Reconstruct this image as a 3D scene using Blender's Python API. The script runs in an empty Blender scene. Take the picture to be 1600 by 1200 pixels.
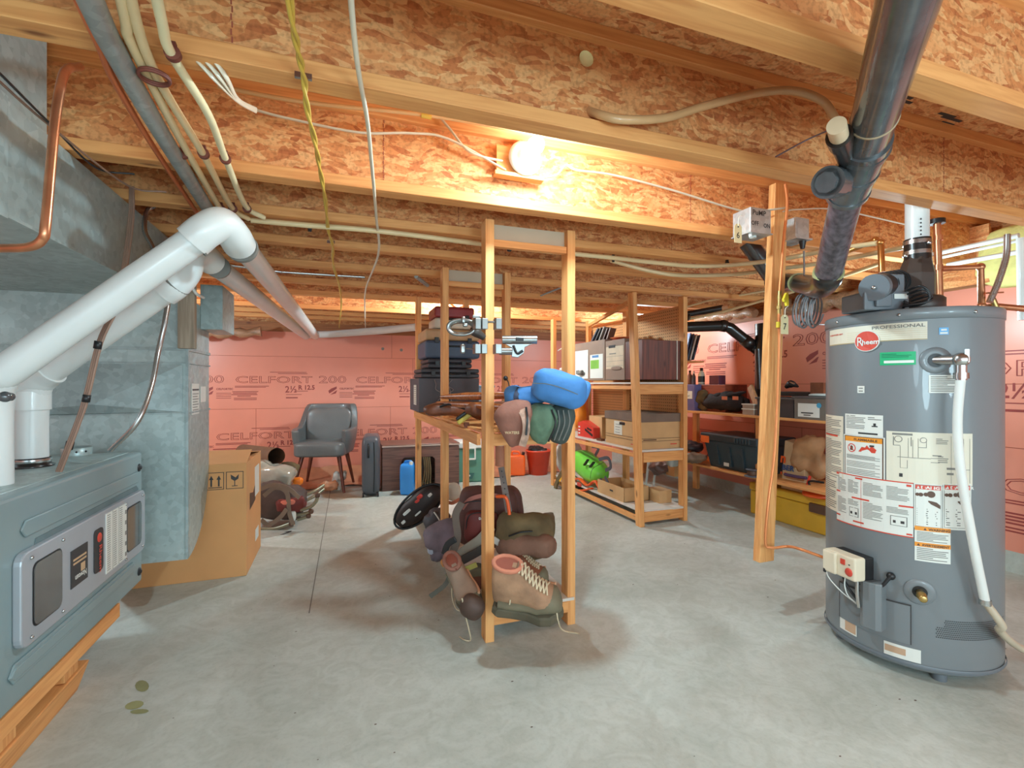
import bpy, math, random
from math import sin, cos, pi, radians, atan2, sqrt, tan
from mathutils import Vector, Matrix, Euler, noise as mnoise
random.seed(7)
SC = bpy.context.scene
COL = SC.collection
# ---------------- camera, world, lights, exposure ----------------
FPX, TH, CH = 755.0, radians(19.7), 1.07
cam_d = bpy.data.cameras.new('camera'); cam = bpy.data.objects.new('camera', cam_d); COL.objects.link(cam)
cam_d.sensor_width = 36; cam_d.lens = FPX / 1600 * 36; cam_d.clip_start = 0.02
cam.location = (0, 0, CH); cam.rotation_euler = (pi / 2, 0, -TH)
SC.camera = cam
SC.view_settings.view_transform = 'Standard'; SC.view_settings.look = 'None'
SC.view_settings.gamma = 1; SC.view_settings.exposure = 1.0; SC.view_settings.use_curve_mapping = False
W = bpy.data.worlds.new('world'); SC.world = W; W.use_nodes = True
W.node_tree.nodes['Background'].inputs[0].default_value = (.66, .9, 1, 1)
W.node_tree.nodes['Background'].inputs[1].default_value = 1.25
def lamp(name, loc, watts, r=.05, col=(.63, .89, 1), smooth=0):
    d = bpy.data.lights.new(name, 'POINT'); d.energy = watts; d.shadow_soft_size = r; d.color = col
    o = bpy.data.objects.new(name, d); COL.objects.link(o); o.location = loc
    if smooth:      # close-range falloff softened so the joist beside a bulb is less burnt out
        d.use_nodes = True; nt = d.node_tree; em = [n for n in nt.nodes if n.type == 'EMISSION'][0]
        lf = nt.nodes.new('ShaderNodeLightFalloff'); lf.inputs['Strength'].default_value = 1; lf.inputs['Smooth'].default_value = smooth
        nt.links.new(lf.outputs['Quadratic'], em.inputs['Strength'])
    return o
BULB1 = Vector((.73, 1.60, 1.915))
lamp('bulb_or_fill_light', BULB1, 34, .04, smooth=.2)
BULB2 = Vector((1.12, 4.50, 1.90))
lamp('bulb_or_fill_light', BULB2, 52, .04, smooth=.10)
lamp('bulb_or_fill_light', (3.0, 1.8, 1.45), 9, .05)  # added fill with no bulb, hidden behind the heater
lamp('bulb_or_fill_light', (2.95, 4.3, 1.6), 18, .05)  # unseen extra fill behind the pegboard, lifts the right wall
lamp('bulb_or_fill_light', (-1.9, 4.3, 1.55), 34, .06)  # fill added out of sight behind the plenum for the rear left
lamp('bulb_or_fill_light', (.5, -.9, 1.05), 33, .22)  # invented low fill behind the camera for joists and furnace door
lamp('bulb_or_fill_light', (1.8, -1.1, 1.1), 22, .15)  # another added fill behind the camera, off to the right
lamp('bulb_or_fill_light', (-.35, -.9, 1.2), 13, .2)  # added fill behind the camera, brightens the floor at left
# ---------------- pixel helpers (1600x1200 frame -> the room) ----------------
S_, C_ = sin(TH), cos(TH)
def P(px, py, Z):
    X = (px - 800) / FPX * Z
    return Vector((X * C_ + Z * S_, Z * C_ - X * S_, CH + (600 - py) / FPX * Z))
def Pz(px, py, z): return P(px, py, (z - CH) * FPX / (600 - py))
def FL(px, py): return Pz(px, py, 0)
def Py(px, py, y): return P(px, py, y / (C_ - (px - 800) / FPX * S_))
def Px(px, py, x): return P(px, py, x / (S_ + (px - 800) / FPX * C_))
CY = -TH
# ---------------- materials ----------------
def lin(c):
    return tuple(((v / 255) / 12.92 if v / 255 <= .04045 else ((v / 255 + .055) / 1.055) ** 2.4) for v in c)
MATS = {}
def pm(name, rgb, rough=.6, metal=0, var=.12, ns=8, st=(1, 1, 1), bump=0, bs=60, emit=0, trans=0, alpha=1, coat=0, dark=None):
    if name in MATS: return MATS[name]
    m = bpy.data.materials.new(name); m.use_nodes = True; MATS[name] = m
    nt = m.node_tree; N = nt.nodes; K = nt.links; b = N['Principled BSDF']
    c = lin(rgb)
    b.inputs['Roughness'].default_value = rough; b.inputs['Metallic'].default_value = metal
    if coat: b.inputs['Coat Weight'].default_value = coat
    if emit:
        b.inputs['Emission Color'].default_value = (*c, 1); b.inputs['Emission Strength'].default_value = emit
    if trans: b.inputs['Transmission Weight'].default_value = trans
    if alpha < 1: b.inputs['Alpha'].default_value = alpha
    tc = N.new('ShaderNodeTexCoord'); mp = N.new('ShaderNodeMapping'); mp.inputs['Scale'].default_value = st
    K.new(tc.outputs['Object'], mp.inputs[0])
    nz = N.new('ShaderNodeTexNoise'); nz.inputs['Scale'].default_value = ns; nz.inputs['Detail'].default_value = 5
    K.new(mp.outputs[0], nz.inputs['Vector'])
    r = N.new('ShaderNodeValToRGB'); K.new(nz.outputs[0], r.inputs[0])
    lo = lin(dark) if dark else tuple(v * (1 - var) for v in c)
    r.color_ramp.elements[0].position = .35; r.color_ramp.elements[0].color = (*lo, 1)
    r.color_ramp.elements[1].position = .65; r.color_ramp.elements[1].color = (*[min(1, v * (1 + var * .6)) for v in c], 1)
    K.new(r.outputs[0], b.inputs['Base Color'])
    if bump:
        n2 = N.new('ShaderNodeTexNoise'); n2.inputs['Scale'].default_value = bs; n2.inputs['Detail'].default_value = 4
        K.new(mp.outputs[0], n2.inputs['Vector'])
        bp = N.new('ShaderNodeBump'); bp.inputs['Strength'].default_value = bump; bp.inputs['Distance'].default_value = .01
        K.new(n2.outputs[0], bp.inputs['Height']); K.new(bp.outputs[0], b.inputs['Normal'])
    return m
def wood(name, rgb, axis, dark, rough=.62):
    if name in MATS: return MATS[name]
    m = bpy.data.materials.new(name); m.use_nodes = True; MATS[name] = m
    nt = m.node_tree; N = nt.nodes; K = nt.links; b = N['Principled BSDF']; b.inputs['Roughness'].default_value = rough
    tc = N.new('ShaderNodeTexCoord'); mp = N.new('ShaderNodeMapping')
    s = [22, 22, 22]; s['xyz'.index(axis)] = 1.1; mp.inputs['Scale'].default_value = s
    K.new(tc.outputs['Object'], mp.inputs[0])
    nz = N.new('ShaderNodeTexNoise'); nz.inputs['Scale'].default_value = 2.2; nz.inputs['Detail'].default_value = 6; nz.inputs['Distortion'].default_value = 1.2
    K.new(mp.outputs[0], nz.inputs['Vector'])
    r = N.new('ShaderNodeValToRGB'); K.new(nz.outputs[0], r.inputs[0])
    r.color_ramp.elements[0].position = .33; r.color_ramp.elements[0].color = (*lin(dark), 1)
    r.color_ramp.elements[1].position = .62; r.color_ramp.elements[1].color = (*lin(rgb), 1)
    # knots
    mp2 = N.new('ShaderNodeMapping'); s2 = [9, 9, 9]; s2['xyz'.index(axis)] = 3.2; mp2.inputs['Scale'].default_value = s2
    K.new(tc.outputs['Object'], mp2.inputs[0])
    vo = N.new('ShaderNodeTexVoronoi'); vo.inputs['Scale'].default_value = 1; K.new(mp2.outputs[0], vo.inputs['Vector'])
    r2 = N.new('ShaderNodeValToRGB'); K.new(vo.outputs['Distance'], r2.inputs[0])
    r2.color_ramp.elements[0].position = .04; r2.color_ramp.elements[0].color = (.25, .13, .08, 1)
    r2.color_ramp.elements[1].position = .12; r2.color_ramp.elements[1].color = (1, 1, 1, 1)
    mx = N.new('ShaderNodeMix'); mx.data_type = 'RGBA'; mx.blend_type = 'MULTIPLY'; mx.inputs[0].default_value = .8
    K.new(r.outputs[0], mx.inputs[6]); K.new(r2.outputs[0], mx.inputs[7]); K.new(mx.outputs[2], b.inputs['Base Color'])
    return m
def osb(name, lo, mid, hi, plane='xz'):
    m = bpy.data.materials.new(name); m.use_nodes = True; MATS[name] = m
    nt = m.node_tree; N = nt.nodes; K = nt.links; b = N['Principled BSDF']; b.inputs['Roughness'].default_value = .7
    tc = N.new('ShaderNodeTexCoord')
    nd = N.new('ShaderNodeTexNoise'); nd.inputs['Scale'].default_value = 5; K.new(tc.outputs['Object'], nd.inputs['Vector'])
    outs = []
    for k, a in enumerate((25, 80, 140)):
        mp = N.new('ShaderNodeMapping'); mp.inputs['Rotation'].default_value = (0, radians(a), 0) if plane == 'xz' else (0, 0, radians(a))
        mp.inputs['Location'].default_value = (k * 3.1, k, k * 1.7)
        mp.inputs['Scale'].default_value = (22, 5, 62) if plane == 'xz' else (22, 62, 5)
        ad = N.new('ShaderNodeMix'); ad.data_type = 'RGBA'; ad.blend_type = 'ADD'; ad.inputs[0].default_value = .10
        K.new(tc.outputs['Object'], ad.inputs[6]); K.new(nd.outputs['Color'], ad.inputs[7])
        K.new(ad.outputs[2], mp.inputs[0])
        vo = N.new('ShaderNodeTexVoronoi'); vo.inputs['Scale'].default_value = 1; K.new(mp.outputs[0], vo.inputs['Vector'])
        sp = N.new('ShaderNodeSeparateColor'); K.new(vo.outputs['Color'], sp.inputs[0]); outs.append(sp)
    def mixf(f, a, c):
        g = N.new('ShaderNodeMix'); g.data_type = 'FLOAT'; K.new(f, g.inputs[0]); K.new(a, g.inputs[2]); K.new(c, g.inputs[3]); return g.outputs[0]
    def thr(x, v):
        g = N.new('ShaderNodeMath'); g.operation = 'GREATER_THAN'; K.new(x, g.inputs[0]); g.inputs[1].default_value = v; return g.outputs[0]
    v1 = mixf(thr(outs[1].outputs[1], .55), outs[0].outputs[0], outs[1].outputs[0])
    v2 = mixf(thr(outs[2].outputs[1], .6), v1, outs[2].outputs[0])
    r = N.new('ShaderNodeValToRGB'); K.new(v2, r.inputs[0]); e = r.color_ramp.elements
    e[0].position = 0; e[0].color = (*lin(lo), 1); e[1].position = 1; e[1].color = (*lin(hi), 1)
    x = e.new(.3); x.color = (*lin(mid), 1); x = e.new(.12); x.color = (*lin(tuple((a + c) / 2 for a, c in zip(lo, mid))), 1)
    nf = N.new('ShaderNodeTexNoise'); nf.inputs['Scale'].default_value = 90; K.new(tc.outputs['Object'], nf.inputs['Vector'])
    rf = N.new('ShaderNodeValToRGB'); K.new(nf.outputs[0], rf.inputs[0]); rf.color_ramp.elements[0].position = .3; rf.color_ramp.elements[0].color = (.72, .68, .64, 1); rf.color_ramp.elements[1].position = .55
    mx = N.new('ShaderNodeMix'); mx.data_type = 'RGBA'; mx.blend_type = 'MULTIPLY'; mx.inputs[0].default_value = 1
    K.new(r.outputs[0], mx.inputs[6]); K.new(rf.outputs[0], mx.inputs[7]); K.new(mx.outputs[2], b.inputs['Base Color'])
    return m
def concrete():
    m = bpy.data.materials.new('concrete'); m.use_nodes = True; MATS['concrete'] = m
    nt = m.node_tree; N = nt.nodes; K = nt.links; b = N['Principled BSDF']; b.inputs['Roughness'].default_value = .55
    tc = N.new('ShaderNodeTexCoord')
    def ns(sc, det, dis, e0, c0, e1, c1):
        n = N.new('ShaderNodeTexNoise'); n.inputs['Scale'].default_value = sc; n.inputs['Detail'].default_value = det; n.inputs['Distortion'].default_value = dis
        K.new(tc.outputs['Object'], n.inputs['Vector']); r = N.new('ShaderNodeValToRGB'); K.new(n.outputs[0], r.inputs[0])
        r.color_ramp.elements[0].position = e0; r.color_ramp.elements[0].color = (*c0, 1)
        r.color_ramp.elements[1].position = e1; r.color_ramp.elements[1].color = (*c1, 1); return r.outputs[0], n.outputs[0]
    a, _ = ns(1.6, 7, .8, .34, lin((178, 181, 172)), .66, lin((200, 203, 195)))
    c, _ = ns(9, 8, 2.2, .38, (.86, .86, .84), .6, (1, 1, 1))
    d, dn = ns(70, 6, 0, .3, (.86, .86, .86), .5, (1, 1, 1))
    def mul(x, y, f):
        mx = N.new('ShaderNodeMix'); mx.data_type = 'RGBA'; mx.blend_type = 'MULTIPLY'; mx.inputs[0].default_value = f
        K.new(x, mx.inputs[6]); K.new(y, mx.inputs[7]); return mx.outputs[2]
    K.new(mul(mul(a, c, .8), d, .6), b.inputs['Base Color'])
    bp = N.new('ShaderNodeBump'); bp.inputs['Strength'].default_value = .12; bp.inputs['Distance'].default_value = .01
    K.new(dn, bp.inputs['Height']); K.new(bp.outputs[0], b.inputs['Normal'])
    return m
def galv(name, rgb=(190, 200, 200), rough=.36, metal=.85):
    m = bpy.data.materials.new(name); m.use_nodes = True; MATS[name] = m
    nt = m.node_tree; N = nt.nodes; K = nt.links; b = N['Principled BSDF']; b.inputs['Metallic'].default_value = metal
    tc = N.new('ShaderNodeTexCoord'); vo = N.new('ShaderNodeTexVoronoi'); vo.inputs['Scale'].default_value = 45
    K.new(tc.outputs['Object'], vo.inputs['Vector']); sp = N.new('ShaderNodeSeparateColor'); K.new(vo.outputs['Color'], sp.inputs[0])
    nz = N.new('ShaderNodeTexNoise'); nz.inputs['Scale'].default_value = 3.5; nz.inputs['Detail'].default_value = 6; K.new(tc.outputs['Object'], nz.inputs['Vector'])
    ad = N.new('ShaderNodeMix'); ad.data_type = 'FLOAT'; ad.inputs[0].default_value = .75; K.new(sp.outputs[0], ad.inputs[2]); K.new(nz.outputs[0], ad.inputs[3])
    r = N.new('ShaderNodeValToRGB'); K.new(ad.outputs[0], r.inputs[0]); c = lin(rgb)
    r.color_ramp.elements[0].position = .25; r.color_ramp.elements[0].color = (*[v * .72 for v in c], 1)
    r.color_ramp.elements[1].position = .75; r.color_ramp.elements[1].color = (*[min(1, v * 1.15) for v in c], 1)
    K.new(r.outputs[0], b.inputs['Base Color'])
    mr = N.new('ShaderNodeMapRange'); K.new(sp.outputs[1], mr.inputs[0]); mr.inputs[3].default_value = rough - .06; mr.inputs[4].default_value = rough + .12
    K.new(mr.outputs[0], b.inputs['Roughness'])
    return m
PINE = (236, 168, 102); PD = (216, 142, 80)
M_px = wood('pine_lengthways', PINE, 'x', PD); M_py = wood('pine_depthways', PINE, 'y', PD); M_pz = wood('pine_upright', (238, 174, 108), 'z', PD)
M_osb = osb('osb_web', (190, 108, 60), (220, 143, 84), (238, 180, 120)); M_osbc = osb('osb_subfloor', (194, 114, 66), (226, 152, 94), (242, 190, 132), 'xy')
M_con = concrete(); M_galv = galv('galvanized_steel', (178, 192, 190), .42, .4)
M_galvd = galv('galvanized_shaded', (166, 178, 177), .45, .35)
M_pink = pm('pink_foam_board', (226, 142, 118), .38, var=.05, ns=2)
M_ink = pm('print_ink', (150, 62, 56), .5, var=.05)
M_seam = pm('seam', (165, 84, 62), .8, var=.05)
M_white = pm('white_paint', (228, 228, 222), .5, var=.03)
M_pvc = pm('white_pvc', (222, 224, 221), .32, var=.03, coat=.2)
M_blk = pm('black_plastic', (32, 32, 34), .4, var=.2)
M_abs = pm('grey_black_abs', (88, 90, 92), .22, var=.25, ns=5, st=(3, 3, 3), coat=.5, metal=.25)
M_absb = pm('black_abs', (34, 28, 26), .3, var=.2, coat=.3)
M_cop = pm('copper', (206, 138, 100), .3, .8, var=.2, ns=14)
M_brass = pm('brass', (190, 160, 100), .3, .9)
M_chr = pm('steel', (190, 190, 188), .25, .95, var=.06)
M_card = pm('cardboard', (214, 154, 98), .75, var=.05, ns=4)
M_cardd = pm('cardboard_dark', (178, 126, 78), .75, var=.05)
M_pap = pm('paper_white', (226, 222, 208), .6, var=.02)
M_txt = pm('text_black', (58, 56, 56), .6, var=.02)
M_txtg = pm('text_grey', (128, 126, 120), .6, var=.02)
M_cream = pm('cream_pex', (228, 200, 152), .35, var=.05)
M_wirew = pm('white_cable', (224, 214, 192), .4, var=.05)
M_yel = pm('yellow_cable', (214, 176, 74), .4, var=.05)
M_org = pm('orange_plastic', (240, 96, 40), .35, var=.05)
M_red = pm('red_plastic', (214, 58, 44), .35, var=.05)
# ---------------- mesh builder ----------------
WM = {}
def mat_of(o): return WM.get(o.name, Matrix.Identity(4))
def RZ(a): return Matrix.Rotation(a, 4, 'Z')
def TR(v): return Matrix.Translation(v)
def axes(o, x, y, z):
    m = Matrix.Identity(4)
    for i in range(3): m[i][0] = x[i]; m[i][1] = y[i]; m[i][2] = z[i]; m[i][3] = o[i]
    return m
def props(o, label=None, cat=None, group=None, kind=None):
    if label: o['label'] = label
    if cat: o['category'] = cat
    if group: o['group'] = group
    if kind: o['kind'] = kind
    return o
def thing(name, label, cat, loc, rz=0, group=None):
    o = bpy.data.objects.new(name, None); COL.objects.link(o); o.empty_display_size = .05
    o.location = loc; o.rotation_euler = (0, 0, rz)
    WM[o.name] = TR(Vector(loc)) @ RZ(rz)
    return props(o, label, cat, group)
def crom(pts, k=6):
    pts = [Vector(p) for p in pts]
    if len(pts) < 3: return pts
    out = []; q = [pts[0] * 2 - pts[1]] + pts + [pts[-1] * 2 - pts[-2]]
    for i in range(1, len(q) - 2):
        a, b, c, d = q[i - 1:i + 3]
        for j in range(k):
            t = j / k
            out.append(.5 * ((2 * b) + (c - a) * t + (2 * a - 5 * b + 4 * c - d) * t * t + (3 * b - a - 3 * c + d) * t ** 3))
    out.append(pts[-1]); return out
class MB:
    def __init__(s, th=None, mat=None):
        s.v = []; s.f = []; s.mi = []; s.sm = []; s.mats = []; s.th = th; s.cur = 0
        if mat: s.use(mat)
    def use(s, m):
        if m not in s.mats: s.mats.append(m)
        s.cur = s.mats.index(m); return s
    def add(s, vs, fs, sm=False, M=None):
        n = len(s.v)
        s.v += [(M @ Vector(v)) if M else Vector(v) for v in vs]
        for f in fs: s.f.append([i + n for i in f]); s.mi.append(s.cur); s.sm.append(sm)
        return s
    def box(s, c, d, M=None, rz=0, R=None):
        x, y, z = d[0] / 2, d[1] / 2, d[2] / 2
        vs = [Vector((i * x, j * y, k * z)) for i in (-1, 1) for j in (-1, 1) for k in (-1, 1)]
        T = TR(Vector(c)) @ (R if R else RZ(rz))
        if M: T = M @ T
        return s.add(vs, [(0, 1, 3, 2), (4, 6, 7, 5), (0, 4, 5, 1), (2, 3, 7, 6), (0, 2, 6, 4), (1, 5, 7, 3)], False, T)
    def b2(s, lo, hi, M=None):
        return s.box([(a + b) / 2 for a, b in zip(lo, hi)], [abs(b - a) for a, b in zip(lo, hi)], M)
    def bar(s, a, b, w, h, up=(0, 0, 1)):
        a = Vector(a); b = Vector(b); d = (b - a); L = d.length; d.normalize(); up = Vector(up)
        if abs(d.dot(up)) > .98: up = Vector((0, 1, 0))
        x = d.cross(up).normalized(); u = x.cross(d)
        return s.box((0, 0, 0), (w, L, h), axes((a + b) / 2, x, d, u))
    def tube(s, pts, r, n=10, sm=True, k=6, smooth=True, cap=True, sq=None):
        pts = crom(pts, k) if smooth else [Vector(p) for p in pts]
        m = len(pts); rs = r if isinstance(r, (list, tuple)) else [r] * m
        if len(rs) != m: rs = [rs[int(i / (m - 1) * (len(rs) - 1))] * (1 - (i / (m - 1) * (len(rs) - 1)) % 1) + rs[min(len(rs) - 1, int(i / (m - 1) * (len(rs) - 1)) + 1)] * ((i / (m - 1) * (len(rs) - 1)) % 1) for i in range(m)]
        vs = []; prev = None
        for i, p in enumerate(pts):
            t = (pts[min(i + 1, m - 1)] - pts[max(i - 1, 0)])
            if t.length < 1e-9: t = Vector((0, 0, 1))
            t.normalize()
            if prev is None:
                a = Vector((0, 0, 1)) if abs(t.z) < .9 else Vector((0, 1, 0)); u = t.cross(a).normalized()
            else:
                u = prev - t * prev.dot(t)
                u = u.normalized() if u.length > 1e-6 else t.orthogonal().normalized()
            prev = u; w = t.cross(u); a_, b_ = (rs[i], rs[i]) if not sq else (rs[i] * sq[0], rs[i] * sq[1])
            for j in range(n):
                g = 2 * pi * j / n; vs.append(p + u * cos(g) * a_ + w * sin(g) * b_)
        fs = [(i * n + j, i * n + (j + 1) % n, (i + 1) * n + (j + 1) % n, (i + 1) * n + j) for i in range(m - 1) for j in range(n)]
        s.add(vs, fs, sm)
        if cap: s.add(vs[:n], [tuple(range(n))[::-1]]); s.add(vs[-n:], [tuple(range(n))])
        return s
    def cyl(s, a, b, r, n=20, r2=None): return s.tube([a, b], [r, r if r2 is None else r2], n, smooth=False)
    def lathe(s, prof, M=None, n=24, sm=True, a0=0, a1=2 * pi):
        full = abs(a1 - a0 - 2 * pi) < 1e-6; nn = n if full else n + 1
        vs = [(r * cos(a0 + (a1 - a0) * j / n), r * sin(a0 + (a1 - a0) * j / n), z) for r, z in prof for j in range(nn)]
        fs = []
        for i in range(len(prof) - 1):
            for j in range(n):
                k = (j + 1) % nn if full else j + 1
                fs.append((i * nn + j, i * nn + k, (i + 1) * nn + k, (i + 1) * nn + j))
        return s.add(vs, fs, sm, M)
    def prism(s, poly, d, M=None, sm=False):
        n = len(poly); vs = [(x, y, 0) for x, y in poly] + [(x, y, d) for x, y in poly]
        return s.add(vs, [tuple(range(n))[::-1], tuple(range(n, 2 * n))] + [(i, (i + 1) % n, n + (i + 1) % n, n + i) for i in range(n)], sm, M)
    def blob(s, c, rad, e=.5, amp=.0, fr=6, seed=0, M=None, nu=28, nv=18, flat=None, R=None):
        vs = []
        def pw(x): return math.copysign(abs(x) ** e, x)
        for i in range(nv + 1):
            v = -pi / 2 + pi * i / nv
            for j in range(nu):
                u = 2 * pi * j / nu
                p = Vector((pw(cos(v)) * pw(cos(u)), pw(cos(v)) * pw(sin(u)), pw(sin(v))))
                q = Vector((p.x * rad[0], p.y * rad[1], p.z * rad[2]))
                if amp:
                    d = mnoise.noise(q * fr + Vector((seed * 7.3, seed, seed * 3.1))) + .5 * mnoise.noise(q * fr * 2.3 + Vector((seed, 5, 1)))
                    if amp >= .01: d = d * 1.3 - .7 * abs(mnoise.noise(q * fr * 1.7 + Vector((3, seed, 9)))) + .3 * abs(mnoise.noise(q * fr * 4.1))
                    q += p.normalized() * d * amp
                if flat is not None: q.z = max(q.z, flat)
                vs.append(q)
        fs = [(i * nu + j, i * nu + (j + 1) % nu, (i + 1) * nu + (j + 1) % nu, (i + 1) * nu + j) for i in range(nv) for j in range(nu)]
        T = TR(Vector(c)) @ (R if R else Matrix.Identity(4))
        return s.add(vs, fs, True, (M @ T) if M else T)
    def ribbon(s, pts, w, t=.003, up=(0, 0, 1), k=6):
        pts = crom(pts, k); m = len(pts); vs = []; up = Vector(up)
        for i, p in enumerate(pts):
            tg = (pts[min(i + 1, m - 1)] - pts[max(i - 1, 0)]).normalized()
            sd = tg.cross(up)
            sd = sd.normalized() if sd.length > 1e-3 else tg.orthogonal().normalized()
            nn = sd.cross(tg)
            for a, b in ((-1, -1), (1, -1), (1, 1), (-1, 1)): vs.append(p + sd * a * w / 2 + nn * b * t / 2)
        fs = [(i * 4 + j, i * 4 + (j + 1) % 4, (i + 1) * 4 + (j + 1) % 4, (i + 1) * 4 + j) for i in range(m - 1) for j in range(4)] + [(3, 2, 1, 0), (m * 4 - 4, m * 4 - 3, m * 4 - 2, m * 4 - 1)]
        return s.add(vs, fs, False)
    def grid(s, fn, nu, nv, sm=True, M=None):
        vs = [fn(i / nu, j / nv) for j in range(nv + 1) for i in range(nu + 1)]
        return s.add(vs, [(j * (nu + 1) + i, j * (nu + 1) + i + 1, (j + 1) * (nu + 1) + i + 1, (j + 1) * (nu + 1) + i) for j in range(nv) for i in range(nu)], sm, M)
    def text(s, body, size, M, outline=0, sx=1, align='LEFT', fn=None, bold=0):
        vs, fs = text_mesh(body, size, outline, sx, align, bold)
        if fn: return s.add([fn(v) for v in vs], fs)
        return s.add(vs, fs, False, M)
    def build(s, name, parent=None, label=None, cat=None, group=None, kind=None, bevel=0, sub=0, solid=0, seg=2, origin=None):
        me = bpy.data.meshes.new(name)
        W_ = mat_of(s.th) if s.th else Matrix.Identity(4)
        if parent is not None:
            Mx = mat_of(parent).inverted() @ W_; vs = [Mx @ v for v in s.v]; off = None
        else:
            vs = [W_ @ v for v in s.v]
            xs = [v.x for v in vs]; ys = [v.y for v in vs]; zs = [v.z for v in vs]
            off = Vector(((min(xs) + max(xs)) / 2, (min(ys) + max(ys)) / 2, min(zs))) if origin is None else Vector(origin)
            vs = [v - off for v in vs]
        me.from_pydata([tuple(v) for v in vs], [], s.f)
        for m in s.mats: me.materials.append(m)
        me.polygons.foreach_set('material_index', s.mi); me.polygons.foreach_set('use_smooth', s.sm)
        me.update()
        o = bpy.data.objects.new(name, me); COL.objects.link(o)
        if parent is not None: o.parent = parent; WM[o.name] = mat_of(parent).copy()
        else: o.location = off; WM[o.name] = TR(off)
        if bevel:
            b = o.modifiers.new('bevel', 'BEVEL'); b.width = bevel; b.segments = seg; b.limit_method = 'ANGLE'; b.angle_limit = radians(40)
        if solid:
            b = o.modifiers.new('solid', 'SOLIDIFY'); b.thickness = solid
        if sub:
            b = o.modifiers.new('sub', 'SUBSURF'); b.levels = b.render_levels = sub
        return props(o, label, cat, group, kind)
TXC = {}
def text_mesh(body, size, outline, sx, align, bold=0):
    key = (body, size, outline, sx, align, bold)
    if key in TXC: return TXC[key]
    c = bpy.data.curves.new('lettering', 'FONT'); c.body = body; c.size = size; c.align_x = align
    c.resolution_u = 2
    if outline: c.fill_mode = 'NONE'; c.bevel_depth = outline; c.bevel_resolution = 0
    elif bold: c.offset = bold
    o = bpy.data.objects.new('lettering', c); COL.objects.link(o)
    bpy.context.view_layer.update()
    me = bpy.data.meshes.new_from_object(o.evaluated_get(bpy.context.evaluated_depsgraph_get()))
    vs = [Vector((v.co.x * sx, v.co.y, v.co.z)) for v in me.vertices]; fs = [tuple(p.vertices) for p in me.polygons]
    bpy.data.objects.remove(o); bpy.data.curves.remove(c); bpy.data.meshes.remove(me)
    TXC[key] = (vs, fs); return vs, fs
# ================= SETTING =================
JB = 1.755; SUBF = JB + .302; YB = 5.9; XR = 3.6; XL = -2.7
PT = 1.65          # top of the pink boards
f = MB(None, M_con)
f.b2((XL, -3.2, -.1), (XR + .2, YB + .2, 0))
dk = pm('concrete_crack', (120, 118, 110), .8, var=.1)
f.use(dk)
a = FL(517, 762); b = FL(505, 905)
f.bar((a.x, a.y, .0004), (b.x - .05, b.y - .4, .0004), .005, .0008)
ol = pm('olive_stain', (148, 148, 104), .6, var=.2); f.use(ol)
for (x0, y0, w, h, an) in ((222, 1072, .018, .045, .5), (210, 1102, .03, .022, -.6), (218, 1112, .012, .03, 1.2)):
    c = FL(x0, y0)
    f.add([(c.x + w * cos(t) * cos(an) - h * sin(t) * sin(an), c.y + w * cos(t) * sin(an) + h * sin(t) * cos(an), .0008) for t in [2 * pi * i / 12 for i in range(12)]], [tuple(range(12))])
br = pm('floor_speck', (92, 74, 62), .8); f.use(br)
for i in range(70):
    x = random.uniform(-.6, 3); y = random.uniform(.9, 4.2); r = random.uniform(.002, .006)
    f.add([(x + r * cos(t), y + r * .6 * sin(t), .0006) for t in [2 * pi * i / 6 for i in range(6)]], [tuple(range(6))])
f.build('floor', kind='structure', origin=(0, 0, 0))
# foam board print
def foam_text(w, M, seed=0):
    w.use(M_ink)
    w.text('CELFORT', .105, M @ TR((0, .22, 0)), .0015, 1.75); w.text('200', .115, M @ TR((.835, .22, 0)), .0015, 1.75)
    for (x, y, l) in ((.34, .338, .37), (.42, .323, .30), (0, .185, .33), (0, .172, .30)): w.box((x + l / 2, y, 0), (l, .006, .001), M)
    for r in range(4): w.box((.10 - .004 * r, .125 - r * .016, 0), (.25 - .02 * (r % 2) - (0 if r < 3 else .1), .008, .001), M)
    for r in range(2): w.box((.10, .055 - r * .016, 0), (.22, .007, .001), M)
    w.text('2½', .10, M @ TR((.49, .115, 0)), 0, .95, bold=.0016); w.text('R 12.5', .07, M @ TR((.625, .145, 0)), 0, .95, bold=.0022)
    w.box((.66, .128, 0), (.13, .006, .001), M); w.box((.58, .09, 0), (.16, .005, .001), M); w.box((.56, .055, 0), (.12, .012, .001), M)
    w.add([(.95, .10, 0), (.99, .125, 0), (1.03, .155, 0), (1.03, .18, 0), (.97, .155, 0), (.94, .13, 0)], [(0, 1, 2, 3, 4, 5)], False, M)
    w.add([(.96, .085, 0), (1.02, .10, 0), (1.035, .135, 0), (1.02, .13, 0), (.99, .107, 0)], [(0, 1, 2, 3, 4)], False, M)
    w.text('CELFORTEC', .028, M @ TR((1.06, .145, 0)), 0, 1.05, bold=.0008)
    for r in range(4): w.box((1.13, .11 - r * .018, 0), (.14, .005, .001), M)
def foam_wall(w, M, length, starts, rows, xseams, ztop):
    """M maps (u along wall, v up, out of wall)"""
    w.use(M_seam)
    for z in rows: w.box((length / 2, z, .0006), (length, .0035, .001), M)
    for k, sx in enumerate(xseams):
        lo = ([0] + rows)[k % (len(rows) + 1)]; hi = (rows + [ztop])[k % (len(rows) + 1)]
        for x in sx: w.box((x, (lo + hi) / 2, .0006), (.0035, hi - lo, .001), M)
    for k, (z, s0) in enumerate(zip([0] + rows, starts)):
        x = s0
        while x < length - 1.1:
            foam_text(w, M @ TR((x, z + .12 if z + .45 < ztop else z, .0012))); x += 1.235
rows = [.42, .74 + .14, 1.365]
rows = [.30, .905, 1.37]
w = MB(None, M_pink); w.b2((XL, YB, 0), (XR, YB + .06, PT))
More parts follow.
